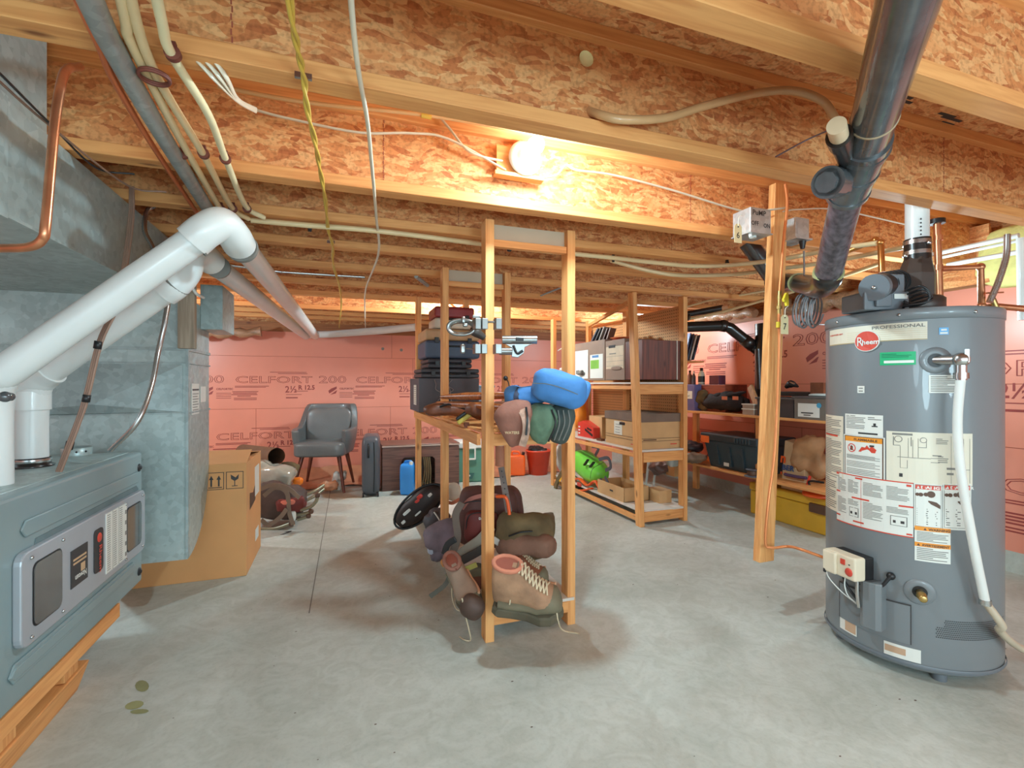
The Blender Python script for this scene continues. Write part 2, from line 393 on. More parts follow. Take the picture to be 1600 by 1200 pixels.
MBK = axes((XL, YB, 0), (1, 0, 0), (0, 0, 1), (0, -1, 0))
w.use(M_seam)
tx0 = Py(367, 600, YB).x - XL
w.box(((XR - XL) / 2, .80, .0006), (XR - XL, .0035, .001), MBK); w.box(((XR - XL) / 2, 1.375, .0006), (XR - XL, .0035, .001), MBK)
for (px, z0, z1) in ((610, .15, .80), (612, 1.375, PT), (645, .80, 1.375), (400, .15, .8), (1040, .8, 1.375)):
    u = Py(px, 600, YB).x - XL; w.box((u, (z0 + z1) / 2, .0006), (.0035, z1 - z0, .001), MBK)
w.use(M_txtg)
for (px, py) in ((598, 545), (627, 547)):
    q = Py(px, py, YB); w.lathe([(0, 0), (.018, 0)], axes((q.x, YB - .001, q.z), (1, 0, 0), (0, 0, 1), (0, -1, 0)), 12)
for k in range(-2, 3): foam_text(w, MBK @ TR((tx0 + k * 1.235, .862, .0012)))
tx1 = Py(337, 686, YB).x - XL
for k in range(-2, 4): foam_text(w, MBK @ TR((tx1 + k * 1.235, .25, .0012)))
w.build('wall_back', kind='structure', origin=(0, YB, 0))
w = MB(None, M_pink); w.b2((XR, -3.2, .12), (XR + .06, YB, PT))
w.use(M_con); w.b2((XR, -3.2, 0), (XR + .06, YB, .12))
MRT = axes((XR, YB, 0), (0, -1, 0), (0, 0, 1), (-1, 0, 0))
w.use(M_seam)
for z in (.708, 1.07): w.box((YB / 2 + 1, z, .0006), (YB + 2, .0035, .001), MRT)
for (px, z0, z1) in ((1180, .708, 1.07), (1253, .12, .708), (1330, 1.07, PT)):
    u = YB - Px(px, 600, XR).y; w.box((u, (z0 + z1) / 2, .0006), (.0035, z1 - z0, .001), MRT)
u200 = YB - Px(1238, 600, XR).y - .835
S12 = Matrix.Scale(1.2, 4)
u200 = YB - Px(1238, 600, XR).y - .835 * 1.2
for k in range(-2, 1): foam_text(w, MRT @ TR((u200 + k * 1.48, 1.126, .0012)) @ S12)
uL = YB - Px(1562, 700, XR).y
foam_text(w, MRT @ TR((uL - .6, .853, .0012)) @ S12)
for k in range(-3, 2): foam_text(w, MRT @ TR((uL + k * 1.48, .186, .0012)) @ S12)
w.build('wall_right', kind='structure', origin=(XR, 0, 0))
w = MB(None, M_pink); w.b2((XL - .06, -3.2, 0), (XL, YB, PT)); w.build('wall_left', kind='structure', origin=(XL, 0, 0))
# sill plates, rim boards
M_sill = wood('sill_wood', (176, 112, 66), 'x', (140, 84, 48)); M_silly = wood('sill_wood_side', (176, 112, 66), 'y', (140, 84, 48))
w = MB(None, M_sill); w.b2((XL, YB - .01, PT), (XR, YB + .1, JB)); w.use(M_osb); w.b2((XL, YB + .07, JB), (XR, YB + .1, SUBF)); w.build('trim_1', kind='structure', origin=(0, YB, PT))
w = MB(None, M_silly); w.b2((XR - .01, -3.2, PT), (XR + .1, YB, JB)); w.use(M_osb); w.b2((XR + .08, -3.2, JB), (XR + .1, YB, SUBF)); w.build('trim_2', kind='structure', origin=(XR, 0, PT))
w = MB(None, M_osbc); w.b2((XL, -3.2, SUBF), (XR + .1, YB + .1, SUBF + .02))
w.use(M_txt)
for (px, py, txt, sz) in ((1290, 102, 'OSB 24 / 16', .03), (1460, 182, 'EXPOSURE 1', .03), (1485, 195, '18.5 mm', .03)):
    pass
MC = lambda px, py: axes(Pz(px, py, SUBF - .001), (1, 0, 0), (0, -1, 0), (0, 0, -1))
for (px, py, l) in ((1410, 150, .10), (1412, 158, .08), (1480, 180, .09), (1487, 186, .11), (1480, 193, .07), (1472, 200, .10)):
    w.box((0, 0, 0), (l, .012, .001), MC(px, py))
w.build('ceiling', kind='structure', origin=(0, 0, SUBF))
# joists
JY = [(-1.60, 'behind the camera, second from the open end'), (-.72, 'just behind the camera position'), (.01, 'straight above the camera, out of its sight'), (.70, 'nearest in view, at the top right before the stamped subfloor'),
      (1.165, 'second in view, with round web hole and beige hose in front'), (1.765, 'brightly lit, carrying the bare bulb and cables'),
      (2.165, 'first behind the bulb joist, over the front shelf'), (2.575, 'second behind the bulb, cream water lines running along it'),
      (3.05, 'third behind the bulb, with a thin grey conduit beside it'), (3.55, 'fourth behind the bulb, over the pegboard rack'), (4.02, 'fifth behind the bulb, where the rack pegboard ends'),
      (4.75, 'glowing bright from the hidden rear bulb'), (5.12, 'second last before the pink back wall'), (5.5, 'last before the pink back wall')]
for i, (y, d) in enumerate(JY):
    j = thing('floor_joist', 'I-joist, ' + d, 'joist', (0, y + .03, JB), 0, 'wooden I-joists holding up the floor above')
    wx = MB(None, M_osb); wx.b2((XL, y + .026, JB + .038), (XR + .08, y + .037, SUBF - .038))
    wx.use(M_seam)
    for sx in (-.4 + .37 * i % 1.3, 1.35 + .21 * i % .9, 2.75):
        for q in range(14): wx.box((sx + .002 * (q % 2), y + .0255, JB + .045 + q * .0165), (.003, .001, .013))
    if i == 4:
        q = Py(915, 93, y + .026); wx.use(pm('knockout_light', (255, 240, 180), .7, var=.05)); wx.lathe([(0, 0), (.021, 0), (.022, .004)], axes((q.x, y + .025, q.z), (1, 0, 0), (0, 0, 1), (0, -1, 0)), 16)  # pale disc paints the light seen through the web hole
    wx.build('web', j)
    for nm, z in (('bottom_flange', JB), ('top_flange', SUBF - .038)):
        g = MB(None, M_px); g.b2((XL, y, z), (XR + .08, y + .0635, z + .038)); g.build(nm, j, bevel=.002, seg=1)
# ================= WATER HEATER =================
M_heat = pm('heater_grey_enamel', (120, 125, 128), .38, var=.04, ns=3, coat=.25)
M_heatd = pm('heater_trim_grey', (108, 114, 120), .4, var=.05)
HC = Vector((2.186, 1.314, 0)); HR = .28; HT = 1.345
hd = Vector((-HC.x, -HC.y, 0)).normalized()
HT_ = thing('water_heater', 'tall grey cylindrical gas water heater covered in warning labels', 'water heater', HC, atan2(hd.y, hd.x) + pi / 2)
HMX = mat_of(HT_)
def cproj(v):
    v = v - Vector((0, 0, CH)); Z = v.x * S_ + v.y * C_; X = v.x * C_ - v.y * S_
    return 800 + FPX * X / Z, 600 - FPX * v.z / Z, Z
def hphi(px):
    a, b = -1.40, 1.40
    for _ in range(40):
        m = (a + b) / 2
        if cproj(HMX @ Vector((HR * sin(m), -HR * cos(m), 1)))[0] < px: a = m
        else: b = m
    return (a + b) / 2
def hz(phi, py):
    Z = cproj(HMX @ Vector((HR * sin(phi), -HR * cos(phi), 1)))[2]
    return CH + (600 - py) * Z / FPX
def hpt(phi, z, d=0): return Vector(((HR + d) * sin(phi), -(HR + d) * cos(phi), z))
def hz2(px, py): p = hphi(px); return p, hz(p, py)
b = MB(HT_, M_heat)
b.lathe([(0, .035), (HR - .01, .035), (HR - .001, .045), (HR, .06), (HR, HT - .042)], n=72)
b.lathe([(HR - .004, HT - .042), (HR + .003, HT - .040), (HR + .004, HT - .006), (HR, HT), (HR - .02, HT + .002), (0, HT + .006)], n=72)
b.use(M_heatd); b.lathe([(HR + .003, .048), (HR + .006, .055), (HR + .003, .062)], n=72)
b.build('tank_jacket', HT_)
for a in (-1.2, .4, 2, 3.6):
    g = MB(HT_, M_heatd); g.cyl((.23 * sin(a), -.23 * cos(a), 0), (.23 * sin(a), -.23 * cos(a), .05), .022); g.build('foot', HT_)
s = MB(HT_, M_chr)
for px in (1310, 1405, 1522):
    p = hphi(px); s.blob(hpt(p, HT - .022, .004), (.006, .006, .006), 1)
s.build('lid_screws', HT_)
def hmap(p0, z0, d=.0): return lambda v: hpt(p0 + v.x / HR, z0 + v.y, d + v.z)
def hrect(mb, p0, z0, x0, y0, x1, y1, d, n=None):
    n = n or max(1, int(abs(x1 - x0) / .02))
    mb.grid(lambda u, v: hpt(p0 + (x0 + (x1 - x0) * u) / HR, z0 + y0 + (y1 - y0) * v, d), n, 1, False)
def sticker(px0, px1, py0, py1, mat, name='warning_label', label=None, fn=None, border=None):
    p0 = hphi(px0); p1 = hphi(px1); z1 = hz(p0, py0); z0 = hz(p0, py1); w = (p1 - p0) * HR; h = z1 - z0
    m = MB(HT_, mat); hrect(m, p0, z0, 0, 0, w, h, .0012)
    for e in ((0, 0, w, .0008), ): pass
    def put(x0, y0, x1, y1, mt, d=.0018): m.use(mt); hrect(m, p0, z0, x0 * w, y0 * h, x1 * w, y1 * h, d)
    def txt(sn, x, y, size, mt, sx=1, bold=.0004): m.use(mt); m.text(sn, size, None, 0, sx, 'LEFT', hmap(p0 + x * w / HR, z0 + y * h, .0022), bold)
    def lines(x0, y0, x1, y1, n, mt=None, seed=1):
        rr = random.Random(seed)
        for i in range(n):
            y = y1 - (y1 - y0) * (i + .5) / n; e = x1 - (x1 - x0) * (rr.random() * .12 if i % 5 else .5)
            put(x0, y - (y1 - y0) / n * .22, e, y + (y1 - y0) / n * .22, mt or M_txtg)
    if fn: fn(put, txt, lines, w, h, m, p0, z0)
    m.build(name, HT_, label)
M_hl = pm('label_cream', (224, 216, 196), .45, var=.02); M_wl = pm('label_white', (226, 226, 218), .45, var=.02)
M_amb = pm('label_amber', (236, 150, 48), .45, var=.02); M_dred = pm('label_red', (214, 74, 56), .45, var=.02)
M_grn = pm('label_green', (34, 170, 112), .45, var=.03); M_brn = pm('label_brown', (96, 66, 48), .5)
def c_head(put, txt, lines, w, h, m, p0, z0):
    put(.0, .0, 1, .06, pm('label_gold', (190, 170, 130), .4))
    for k in range(5): put(.3, .15 + .12 * k, 1, .17 + .12 * k, pm('label_gold2', (216, 196, 160), .4), .0016)
    txt('PROFESSIONAL', .56, .72, .017, M_txtg, 1.35, .0003); txt('RHEEM POWER VENT', .02, .60, .008, M_dred, 1.1, .0002)
sticker(1297, 1449, 517, 541, M_hl, 'header_band', 'cream band lettered PROFESSIONAL', c_head)
def oval_badge():
    m = MB(HT_, M_dred); p, z = hz2(1355, 533)
    for mt, r, d in ((M_wl, 1.0, .006), (M_dred, .93, .0075)):
        m.use(mt); n = 28; vs = [hpt(p + .043 * r * cos(2 * pi * i / n) / HR, z + .040 * r * sin(2 * pi * i / n), d) for i in range(n)] + [hpt(p + .043 * r * cos(2 * pi * i / n) / HR, z + .04 * r * sin(2 * pi * i / n), .001) for i in range(n)]
        m.add(vs, [tuple(range(n))] + [(i, (i + 1) % n, n + (i + 1) % n, n + i) for i in range(n)])
    m.use(M_wl); m.text('R', .05, None, 0, .8, 'LEFT', hmap(p - .034 / HR, z - .018, .0085), .0002); m.text('heem', .026, None, 0, 1.0, 'LEFT', hmap(p - .014 / HR, z - .013, .0085), .0006)
    m.build('maker_badge', HT_, 'red oval badge with white script')
oval_badge()
def c_green(put, txt, lines, w, h, m, p0, z0):
    lines(.05, .55, .9, .9, 3, pm('label_green_dark', (20, 120, 84), .5)); put(.12, .15, .95, .35, M_wl)
sticker(1375, 1431, 551, 571, M_grn, 'notice_label', 'green notice sticker', c_green)
sticker(1467, 1482, 512, 523, pm('label_blue', (96, 170, 224), .4), 'energy_sticker', 'small blue square sticker', lambda put, txt, *a: (put(.1, .1, .9, .35, M_wl), put(.2, .55, .8, .8, M_wl)))
sticker(1340, 1351, 603, 614, M_wl, 'small_sticker', None, lambda put, txt, *a: (put(.2, .2, .8, .35, M_txtg), put(.2, .6, .8, .75, M_txtg)))
sticker(1451, 1507, 586, 614, M_wl, 'rating_label', None, lambda put, txt, lines, *a: (lines(.05, .5, .95, .95, 4), lines(.05, .05, .95, .5, 5)))
sticker(1291, 1318, 647, 738, M_hl, 'instruction_label', None, lambda put, txt, lines, *a: (lines(.06, .65, .95, .97, 11), lines(.06, .02, .95, .62, 22, None, 4), put(.06, .66, .8, .69, M_dred)))
sticker(1291, 1309, 739, 789, M_hl, 'instruction_label', None, lambda put, txt, lines, *a: lines(.05, .02, .95, .97, 16))
def c_spec(put, txt, lines, w, h, m, p0, z0):
    lines(.04, .3, .6, .95, 9); lines(.65, .75, .97, .92, 2); put(.4, .08, .88, .16, M_txt); put(.74, .45, .88, .5, M_txt); put(.78, .5, .84, .62, M_txt)
sticker(1321, 1380, 646, 678, M_wl, 'rating_label', None, c_spec)
def c_fire(put, txt, lines, w, h, m, p0, z0):
    put(.03, .02, .97, .98, M_brn, .0015); put(.055, .035, .945, .965, M_wl, .0020); put(.055, .85, .945, .965, M_amb, .0024)
    m.use(M_brn); m.text('FLAMMABLE', .012, None, 0, 1.3, 'LEFT', hmap(p0 + .3 * w / HR, z0 + .88 * h, .0028), .0003)
    n = 20
    for r, mt, d in ((.017, M_dred, .0026), (.0135, M_wl, .0029)):
        m.use(mt); m.add([hpt(p0 + (.24 * w + r * cos(2 * pi * i / n)) / HR, z0 + .69 * h + r * sin(2 * pi * i / n), d) for i in range(n)], [tuple(range(n))])
    m.use(M_brn); m.add([hpt(p0 + (.24 * w + x) / HR, z0 + .69 * h + y, .0032) for x, y in ((-.006, -.009), (.006, -.009), (.006, .006), (0, .01), (-.005, .004))], [(0, 1, 2, 3, 4)])
    m.use(M_dred); m.add([hpt(p0 + (.24 * w + x) / HR, z0 + .69 * h + y, .0034) for x, y in ((-.012, .010), (-.010, .012), (.012, -.010), (.010, -.012))], [(0, 1, 2, 3)])
    m.use(M_dred); m.add([hpt(p0 + x * w / HR, z0 + y * h, .0028) for x, y in ((.42, .62), (.8, .62), (.83, .70), (.72, .78), (.68, .72), (.62, .79), (.58, .73), (.5, .74))], [tuple(range(8))])
    put(.68, .76, .78, .80, M_txt, .0032)
    for (a_, c_) in ((.44, .54), (.25, .40), (.07, .22)):
        for i in range(4):
            y = a_ + (c_ - a_) * i / 4; put(.1, y, .9 - .1 * (i % 2), y + .012, M_txtg, .0028)
sticker(1319, 1383, 678, 741, M_wl, 'flammable_warning_label', None, c_fire)
def c_diag(put, txt, lines, w, h, m, p0, z0):
    for (x0, y0, x1, y1) in ((.08, .72, .09, .9), (.28, .72, .29, .9), (.08, .72, .16, .73), (.16, .5, .165, .72), (.25, .5, .255, .88), (.3, .5, .305, .85), (.36, .5, .365, .88), (.45, .7, .455, .86), (.36, .7, .45, .71), (.13, .49, .5, .5), (.16, .28, .165, .5), (.24, .28, .245, .44), (.16, .28, .24, .285), (.5, .42, .6, .43), (.5, .5, .6, .51), (.73, .03, .733, .95), (.88, .05, .885, .9), (.96, .05, .965, .9), (.52, .55, .62, .57), (.68, .3, .78, .34), (.68, .2, .76, .24), (.9, .3, .96, .31)): put(x0, y0, x1, y1, M_txtg)
    put(.07, .93, .3, .97, M_txtg); put(.15, .1, .19, .17, M_txt); lines(.58, .42, .7, .56, 4); lines(.56, .78, .7, .9, 4)
    n = 14
    for cx_, r in ((.14, .012), (.42, .010)):
        for rr_, mt, d in ((r, M_txtg, .0019), (r * .8, M_hl, .0022)):
            m.use(mt); m.add([hpt(p0 + (cx_ * w + rr_ * cos(2 * pi * i / n)) / HR, z0 + .85 * h + rr_ * sin(2 * pi * i / n), d) for i in range(n)], [tuple(range(n))])
sticker(1385, 1519, 673, 750, M_hl, 'wiring_diagram', 'cream wiring diagram sheet', c_diag)
def c_inst(put, txt, lines, w, h, m, p0, z0):
    put(0, 0, 1, .02, M_dred); put(0, .98, 1, 1, M_dred)
    put(.0, .95, .05, .98, M_dred); put(.33, .93, .43, .96, M_dred); put(.93, .92, .98, .96, M_dred)
    put(.0, .60, .08, .63, M_dred); put(.28, .54, .52, .57, M_dred); put(.85, .54, 1, .57, M_dred); put(0, .12, .08, .15, M_dred); put(.3, .08, .45, .11, M_dred); put(.93, .04, .99, .07, M_dred)
    for k, x in enumerate((.03, .22, .44, .72)):
        lines(x, .64, x + (.16 if k < 2 else .24), .9, 10, None, k); lines(x, .20 if k in (0, 2) else .4, x + (.16 if k < 2 else .24), .52, 12 if k in (0, 2) else 5, None, k + 7)
    put(.24, .18, .38, .36, M_txtg); put(.25, .19, .37, .35, M_wl, .0022); put(.26, .23, .29, .28, M_txt, .0025); put(.33, .23, .36, .28, M_txt, .0025)
    put(.76, .18, .94, .36, M_txtg); put(.77, .19, .93, .35, M_wl, .0022); put(.79, .23, .82, .28, M_txt, .0025); put(.87, .23, .91, .28, M_txt, .0025)
    put(.41, .03, .414, .95, M_dred)
sticker(1308, 1427, 736, 812, M_wl, 'lighting_instruction_label', 'large red and white lighting instruction label', c_inst)
def c_dang(put, txt, lines, w, h, m, p0, z0):
    put(.04, .04, .96, .97, M_txtg, .0015); put(.055, .05, .945, .96, M_wl, .0019); put(.055, .87, .945, .96, M_dred, .0023)
    txt('DANGER', .24, .885, .0135, M_wl, 1.35, .0006)
    m.use(M_wl); m.add([hpt(p0 + x * w / HR, z0 + y * h, .0026) for x, y in ((.1, .885), (.2, .885), (.15, .945))], [(0, 1, 2)])
    for i, (x, y, r) in enumerate(((.12, .75, .006), (.24, .75, .007), (.42, .76, .007), (.6, .77, .012))):
        m.use(M_brn); m.add([hpt(p0 + (x * w + r * cos(t)) / HR, z0 + y * h + r * sin(t), .0024) for t in [2 * pi * k / 12 for k in range(12)]], [tuple(range(12))])
    m.use(M_brn); m.add([hpt(p0 + x * w / HR, z0 + y * h, .0024) for x, y in ((.5, .6), (.6, .55), (.72, .52), (.93, .46), (.93, .54), (.8, .6), (.65, .62), (.5, .63))], [tuple(range(8))])
    lines(.1, .08, .85, .46, 8)
sticker(1428, 1472, 754, 824, M_wl, 'danger_label', None, c_dang)
sticker(1473, 1517, 755, 827, M_wl, 'danger_label', None, c_dang)
def c_warn(put, txt, lines, w, h, m, p0, z0):
    put(0, .88, 1, 1, M_amb); put(0, .42, 1, .54, M_amb)
    m.use(M_brn); m.text('WARNING', .0115, None, 0, 1.1, 'LEFT', hmap(p0 + .38 * w / HR, z0 + .9 * h, .0022), .0004); m.text('AVERTISSEMENT', .0115, None, 0, .92, 'LEFT', hmap(p0 + .2 * w / HR, z0 + .44 * h, .0022), .0004)
    for x, y in ((.24, .9), (.06, .44)): m.add([hpt(p0 + (x + a) * w / HR, z0 + (y + b_) * h, .0023) for a, b_ in ((0, 0), (.09, 0), (.045, .07))], [(0, 1, 2)])
    lines(.06, .57, .95, .86, 7); lines(.06, .04, .95, .40, 7)
sticker(1429, 1485, 821, 875, M_wl, 'warning_label', None, c_warn)
sticker(1313, 1339, 958, 980, M_wl, 'access_label', None, lambda put, txt, *a: (put(.35, .1, .95, .8, pm('label_tan', (196, 160, 130), .5))))
sticker(1381, 1439, 1000, 1020, M_wl, 'access_label', None, lambda put, txt, *a: (put(.03, .3, .6, .8, pm('label_tan', (196, 160, 130), .5))))
# burner door panels
g = MB(HT_, M_heat)
pa = hphi(1313); pb = hphi(1424); za = hz(pa, 908); zb = hz(pa, 955)
g.grid(lambda u, v: hpt(pa + (pb - pa) * u, zb - .02 + (za - zb + .02) * v, .004), 20, 1, True)
for (u0, u1, v0, v1) in ((0, 1, .98, 1.02), (0, .012, 0, 1), (.988, 1, 0, 1)):
    g.use(M_txt); g.grid(lambda u, v: hpt(pa + (pb - pa) * (u0 + (u1 - u0) * u), zb - .02 + (za - zb + .02) * (v0 + (v1 - v0) * v), .0046), 20, 1, False)
g.build('access_panel', HT_)
g = MB(HT_, M_heat); pc, zc = hz2(1368, 955)
Mg = axes(hpt(pc, zc - .055, -.01), (cos(pc), sin(pc), 0), (sin(pc), -cos(pc), 0), (0, 0, 1))
g.prism([(-.035, 0), (-.035, .05), (-.02, .062), (.02, .062), (.035, .05), (.035, 0)], .175, Mg, False)
g.build('burner_cover', HT_, bevel=.004)
# gas control
ct = MB(HT_, pm('control_ivory', (228, 214, 188), .4, var=.02)); pc, zc = hz2(1341, 879)
Mc = axes(hpt(pc, zc, 0), (cos(pc - .1), sin(pc - .1), 0), (0, 0, 1), (sin(pc - .1), -cos(pc - .1), 0))
ct.box((0, 0, .066), (.135, .088, .052), Mc); ct.box((-.035, 0, .096), (.06, .085, .016), Mc); GC = ct.build('gas_control', HT_, bevel=.008, seg=3)
ct = MB(HT_, M_dred); ct.box((.018, .018, .0935), (.018, .020, .004), Mc); ct.lathe([(0, .004), (.013, .004), (.016, 0)], Mc @ TR((.042, -.014, .092))); ct.use(M_txt); ct.box((.044, .014, .0925), (.006, .004, .001), Mc); ct.build('control_dial', GC, 'red dial and button')
ct = MB(HT_, M_blk); ct.box((0, 0, .022), (.13, .085, .044), Mc); ct.box((-.055, -.04, .1), (.012, .018, .01), Mc); ct.build('control_bracket', HT_, bevel=.004)
g = MB(HT_, M_chr); g.tube([Mc @ Vector((.04, -.04, .05)), Mc @ Vector((.042, -.10, .052)), Mc @ Vector((.043, -.15, .045))], .0065); g.build('burner_supply_tube', HT_)
g = MB(HT_, M_white)
g.tube([Mc @ Vector(v) for v in ((-.052, -.035, .10), (-.045, -.07, .09), (-.01, -.11, .07), (.02, -.15, .03))], .0022, 6)
g.tube([Mc @ Vector(v) for v in ((.0, -.04, .06), (.005, -.08, .07), (.012, -.12, .06), (.03, -.15, .03))], .0022, 6); g.build('igniter_wire', HT_)
g = MB(HT_, M_blk); q, z = hz2(1393, 899)
g.blob(hpt(q, z, .01), (.014, .014, .014), 1); g.tube([hpt(q, z, .02), hpt(q - .08, z - .04, .03), hpt(q - .2, z - .065, .03), hpt(q - .32, z - .06, .02)], .006)
g.tube([Mc @ Vector(v) for v in ((-.03, -.04, .04), (-.01, -.08, .05), (.02, -.13, .03))], .005); g.build('sensor_cable', HT_)
# drain
q, z = hz2(1437, 925)
Md = axes(hpt(q, z, 0), (cos(q), sin(q), 0), (0, 0, 1), (sin(q), -cos(q), 0))
g = MB(HT_, M_heat); g.lathe([(.022, .002), (.042, .005), (.046, 0)], Md); g.use(M_blk); g.lathe([(0, .003), (.022, .003)], Md); g.build('drain_escutcheon', HT_)
g = MB(HT_, M_brass); g.lathe([(.011, 0), (.011, .03), (.015, .031), (.015, .042), (.012, .044), (.012, .07), (.009, .072), (0, .072)], Md); g.build('drain_valve', HT_)
# vent holes
g = MB(HT_, M_blk); q0 = hphi(1463); 
for r in range(10):
    for c in range(46):
        a = q0 + (c + .5 * (r % 2)) * .0135 * 1.6 ; zz = .172 + r * .0068 - (.0 if c < 6 else 0)
        if c < 4 and r > 5: continue
        n = 6; g.add([hpt(a + .0021 * cos(2 * pi * i / n) / HR, zz + .0021 * sin(2 * pi * i / n), .0006) for i in range(n)], [tuple(range(n))])
g.build('air_intake_grille', HT_)
# T&P valve and discharge pipe
q, z = hz2(1462, 563)
Mt = axes(hpt(q, z, 0), (cos(q), sin(q), 0), (0, 0, 1), (sin(q), -cos(q), 0))
g = MB(HT_, M_heat); g.lathe([(.024, .002), (.042, .006), (.047, 0)], Mt); g.use(M_blk); g.lathe([(0, .003), (.024, .003)], Mt); g.build('valve_escutcheon', HT_)
q2, z2 = hz2(1487, 563)
pv = hpt(q2, z2, .05)
g = MB(HT_, M_chr); g.cyl(hpt(q, z, -.01), pv, .017); g.blob(pv, (.024, .024, .024), .9); g.cyl(pv, pv - Vector((.0, 0, .07)), .016); g.cyl(pv - Vector((0, 0, .045)), pv - Vector((0, 0, .065)), .021, 6)
g.box(pv + Vector((.014, -.012, .012)), (.012, .008, .045)); g.build('relief_valve', HT_)
dp = [pv - Vector((0, 0, .05))]
for px, py, d in ((1494, 660, .05), (1499, 740, .05), (1513, 840, .05), (1531, 932, .04)):
    a, zz = hz2(px, py); 
    for _ in range(3): a = hphi(px); 
    dp.append(hpt(a - .08, zz, d))
g = MB(HT_, M_white); g.tube(dp, .0135, 12); g.build('discharge_pipe', HT_, 'white plastic discharge pipe')
fl = pm('ribbed_translucent_tube', (196, 180, 156), .4, var=.1); end = HMX @ dp[-1]
fp = [end, end + Vector((.03, -.03, -.07)), P(1562, 985, 1.66), P(1590, 1010, 1.70), P(1640, 1035, 1.78), P(1700, 1060, 1.9)]
g = MB(None, fl); g.tube(fp, .0125, 10); g.build('flexible_tube', HT_, 'beige flexible drain tube')
g = MB(HT_, M_chr); g.cyl(dp[-1] + Vector((0, 0, .008)), dp[-1] - Vector((0, 0, .01)), .017); g.build('hose_clamp', HT_)
# top: blower, vent
def H(px, py, Z): return P(px, py, Z)
bx = MB(None, M_heatd); c0 = P(1372, 481, 1.86); fr = axes((c0.x, c0.y, HT + .004), Vector((C_, -S_, 0)), Vector((S_, C_, 0)), Vector((0, 0, 1)))
bx.box((0, 0.02, .035), (.17, .13, .07), fr); bx.box((.008, -.02, .10), (.12, .05, .07), fr); bx.box((-.02, -.053, .035), (.06, .012, .05), fr)
bx.build('control_housing', HT_, 'dark grey plastic blower control housing', bevel=.006)
tg = MB(None, M_wl); tg.box((.05, -.047, .05), (.05, .002, .018), fr); tg.use(M_blk); tg.box((-.055, -.048, .045), (.02, .002, .014), fr); tg.build('housing_label', HT_)
mo = MB(None, M_blk); ma = P(1367, 449, 1.80); mb_ = P(1408, 440, 1.98)
mo.cyl(ma, mb_, .048, 28); mo.use(M_heatd); mo.cyl(ma - (mb_ - ma).normalized() * .012, ma + (mb_ - ma).normalized() * .02, .049, 28); mo.use(M_chr); mo.blob(ma - (mb_ - ma).normalized() * .013, (.008, .008, .008), 1)
mo.use(M_blk)
for t in (.3, .45, .6, .75, .9): q = ma.lerp(mb_, t); mo.cyl(q, q + (mb_ - ma).normalized() * .008, .051, 24)
mo.build('blower_motor', HT_, 'black blower motor with grey end cap')
hb = MB(None, pm('blower_housing', (78, 66, 60), .4, .3, var=.15)); q = P(1432, 462, 1.93)
hb.lathe([(0, 0), (.08, 0), (.09, .01), (.09, .055), (.08, .065), (.05, .07), (0, .07)], TR((q.x, q.y, HT + .004)), 32)
hb.tube([(q.x, q.y, HT + .06), P(1432, 430, 1.93), P(1434, 405, 1.93)], [.062, .062, .045], 8, False, smooth=False)
hb.build('blower_housing', HT_)
wr = MB(None, M_blk); rr = random.Random(3)
for k in range(5):
    a0 = P(1415 + k * 3, 455 + k * 5, 1.80); wr.tube([a0, P(1440 + k * 4, 447 + k * 5, 1.74), P(1456 - k * 3, 465 + k * 2, 1.74), P(1430 - k * 4, 478, 1.78), P(1412, 470 + 3 * k, 1.8)], .004, 6)
wr.build('blower_wiring', HT_)
vt = MB(None, M_pvc); v0 = P(1433, 378, 1.93); v1 = Vector((v0.x, v0.y, SUBF)); vt.cyl(v0, v1, .039, 24); VP = vt.build('vent_pipe', HT_, 'white vent pipe')
tg = MB(None, M_txt); 
for k in range(5): q = P(1439, 342 + k * 6, 1.89); tg.box(q, (.004, .003, .006))
tg.build('vent_pipe_lettering', VP)
vc = MB(None, M_absb); vc.cyl(P(1434, 408, 1.93), P(1433, 374, 1.93), .044, 24); vc.use(M_chr)
for y in (380, 396): vc.cyl(P(1433, y + 3, 1.93), P(1433, y - 3, 1.93), .046, 24)
for (x, y) in ((1452, 379), (1415, 400)): vc.blob(P(x, y, 1.88), (.008, .008, .008), .8)
vc.build('vent_coupling', HT_)
# copper plumbing behind the heater
def vpipe(pts, r, mat, name, label, cat='pipe', smooth=False, group=None, n=12, kind=None, k=6):
    m = MB(None, mat); m.tube(pts, r, n, smooth=smooth, k=k)
    if not smooth and len(pts) > 2:
        for p in pts[1:-1]: m.blob(p, (r * 1.25,) * 3, 1, nu=14, nv=10)
    return m.build(name, label=label, cat=cat, group=group, kind=kind)
ZC = 2.15
o = vpipe([P(1469, 487, ZC), P(1464, 350, ZC)], .014, M_cop, 'copper_pipe', 'thick copper riser pipe with black cap behind the white vent pipe')
m = MB(None, M_blk); m.cyl(P(1464, 350, ZC), P(1464, 343, ZC), .03); m.build('pipe_cap', o)
for py in (372, 418, 470):
    m = MB(None, M_cop); m.cyl(P(1466, py - 4, ZC), P(1466, py + 4, ZC), .0175); m.build('solder_joint', o)
vpipe([P(1470, 420, ZC), P(1532, 417, ZC), P(1534, 478, ZC), P(1552, 478, ZC), P(1640, 486, 2.1)], .014, M_cop, 'copper_pipe', 'copper pipe bending down beside the corrugated flex line, behind the heater')
o = vpipe([P(1556, 480, 2.12), P(1549, 464, 2.12)], .012, M_brass, 'shutoff_valve', 'small brass shutoff valve behind the heater top, under the flex line', 'valve')
m = MB(None, M_cop); m.bar(P(1541, 458, 2.12), P(1567, 457, 2.12), .01, .006); m.build('handle', o)
o = vpipe([P(1546, 472, 2.1), P(1560, 440, 2.1), P(1572, 400, 2.1), P(1574, 366, 2.1)], .0105, M_chr, 'corrugated_flex_line', 'silver corrugated gas flex line rising beside the copper elbow', 'pipe', True)
m = MB(None, M_chr)
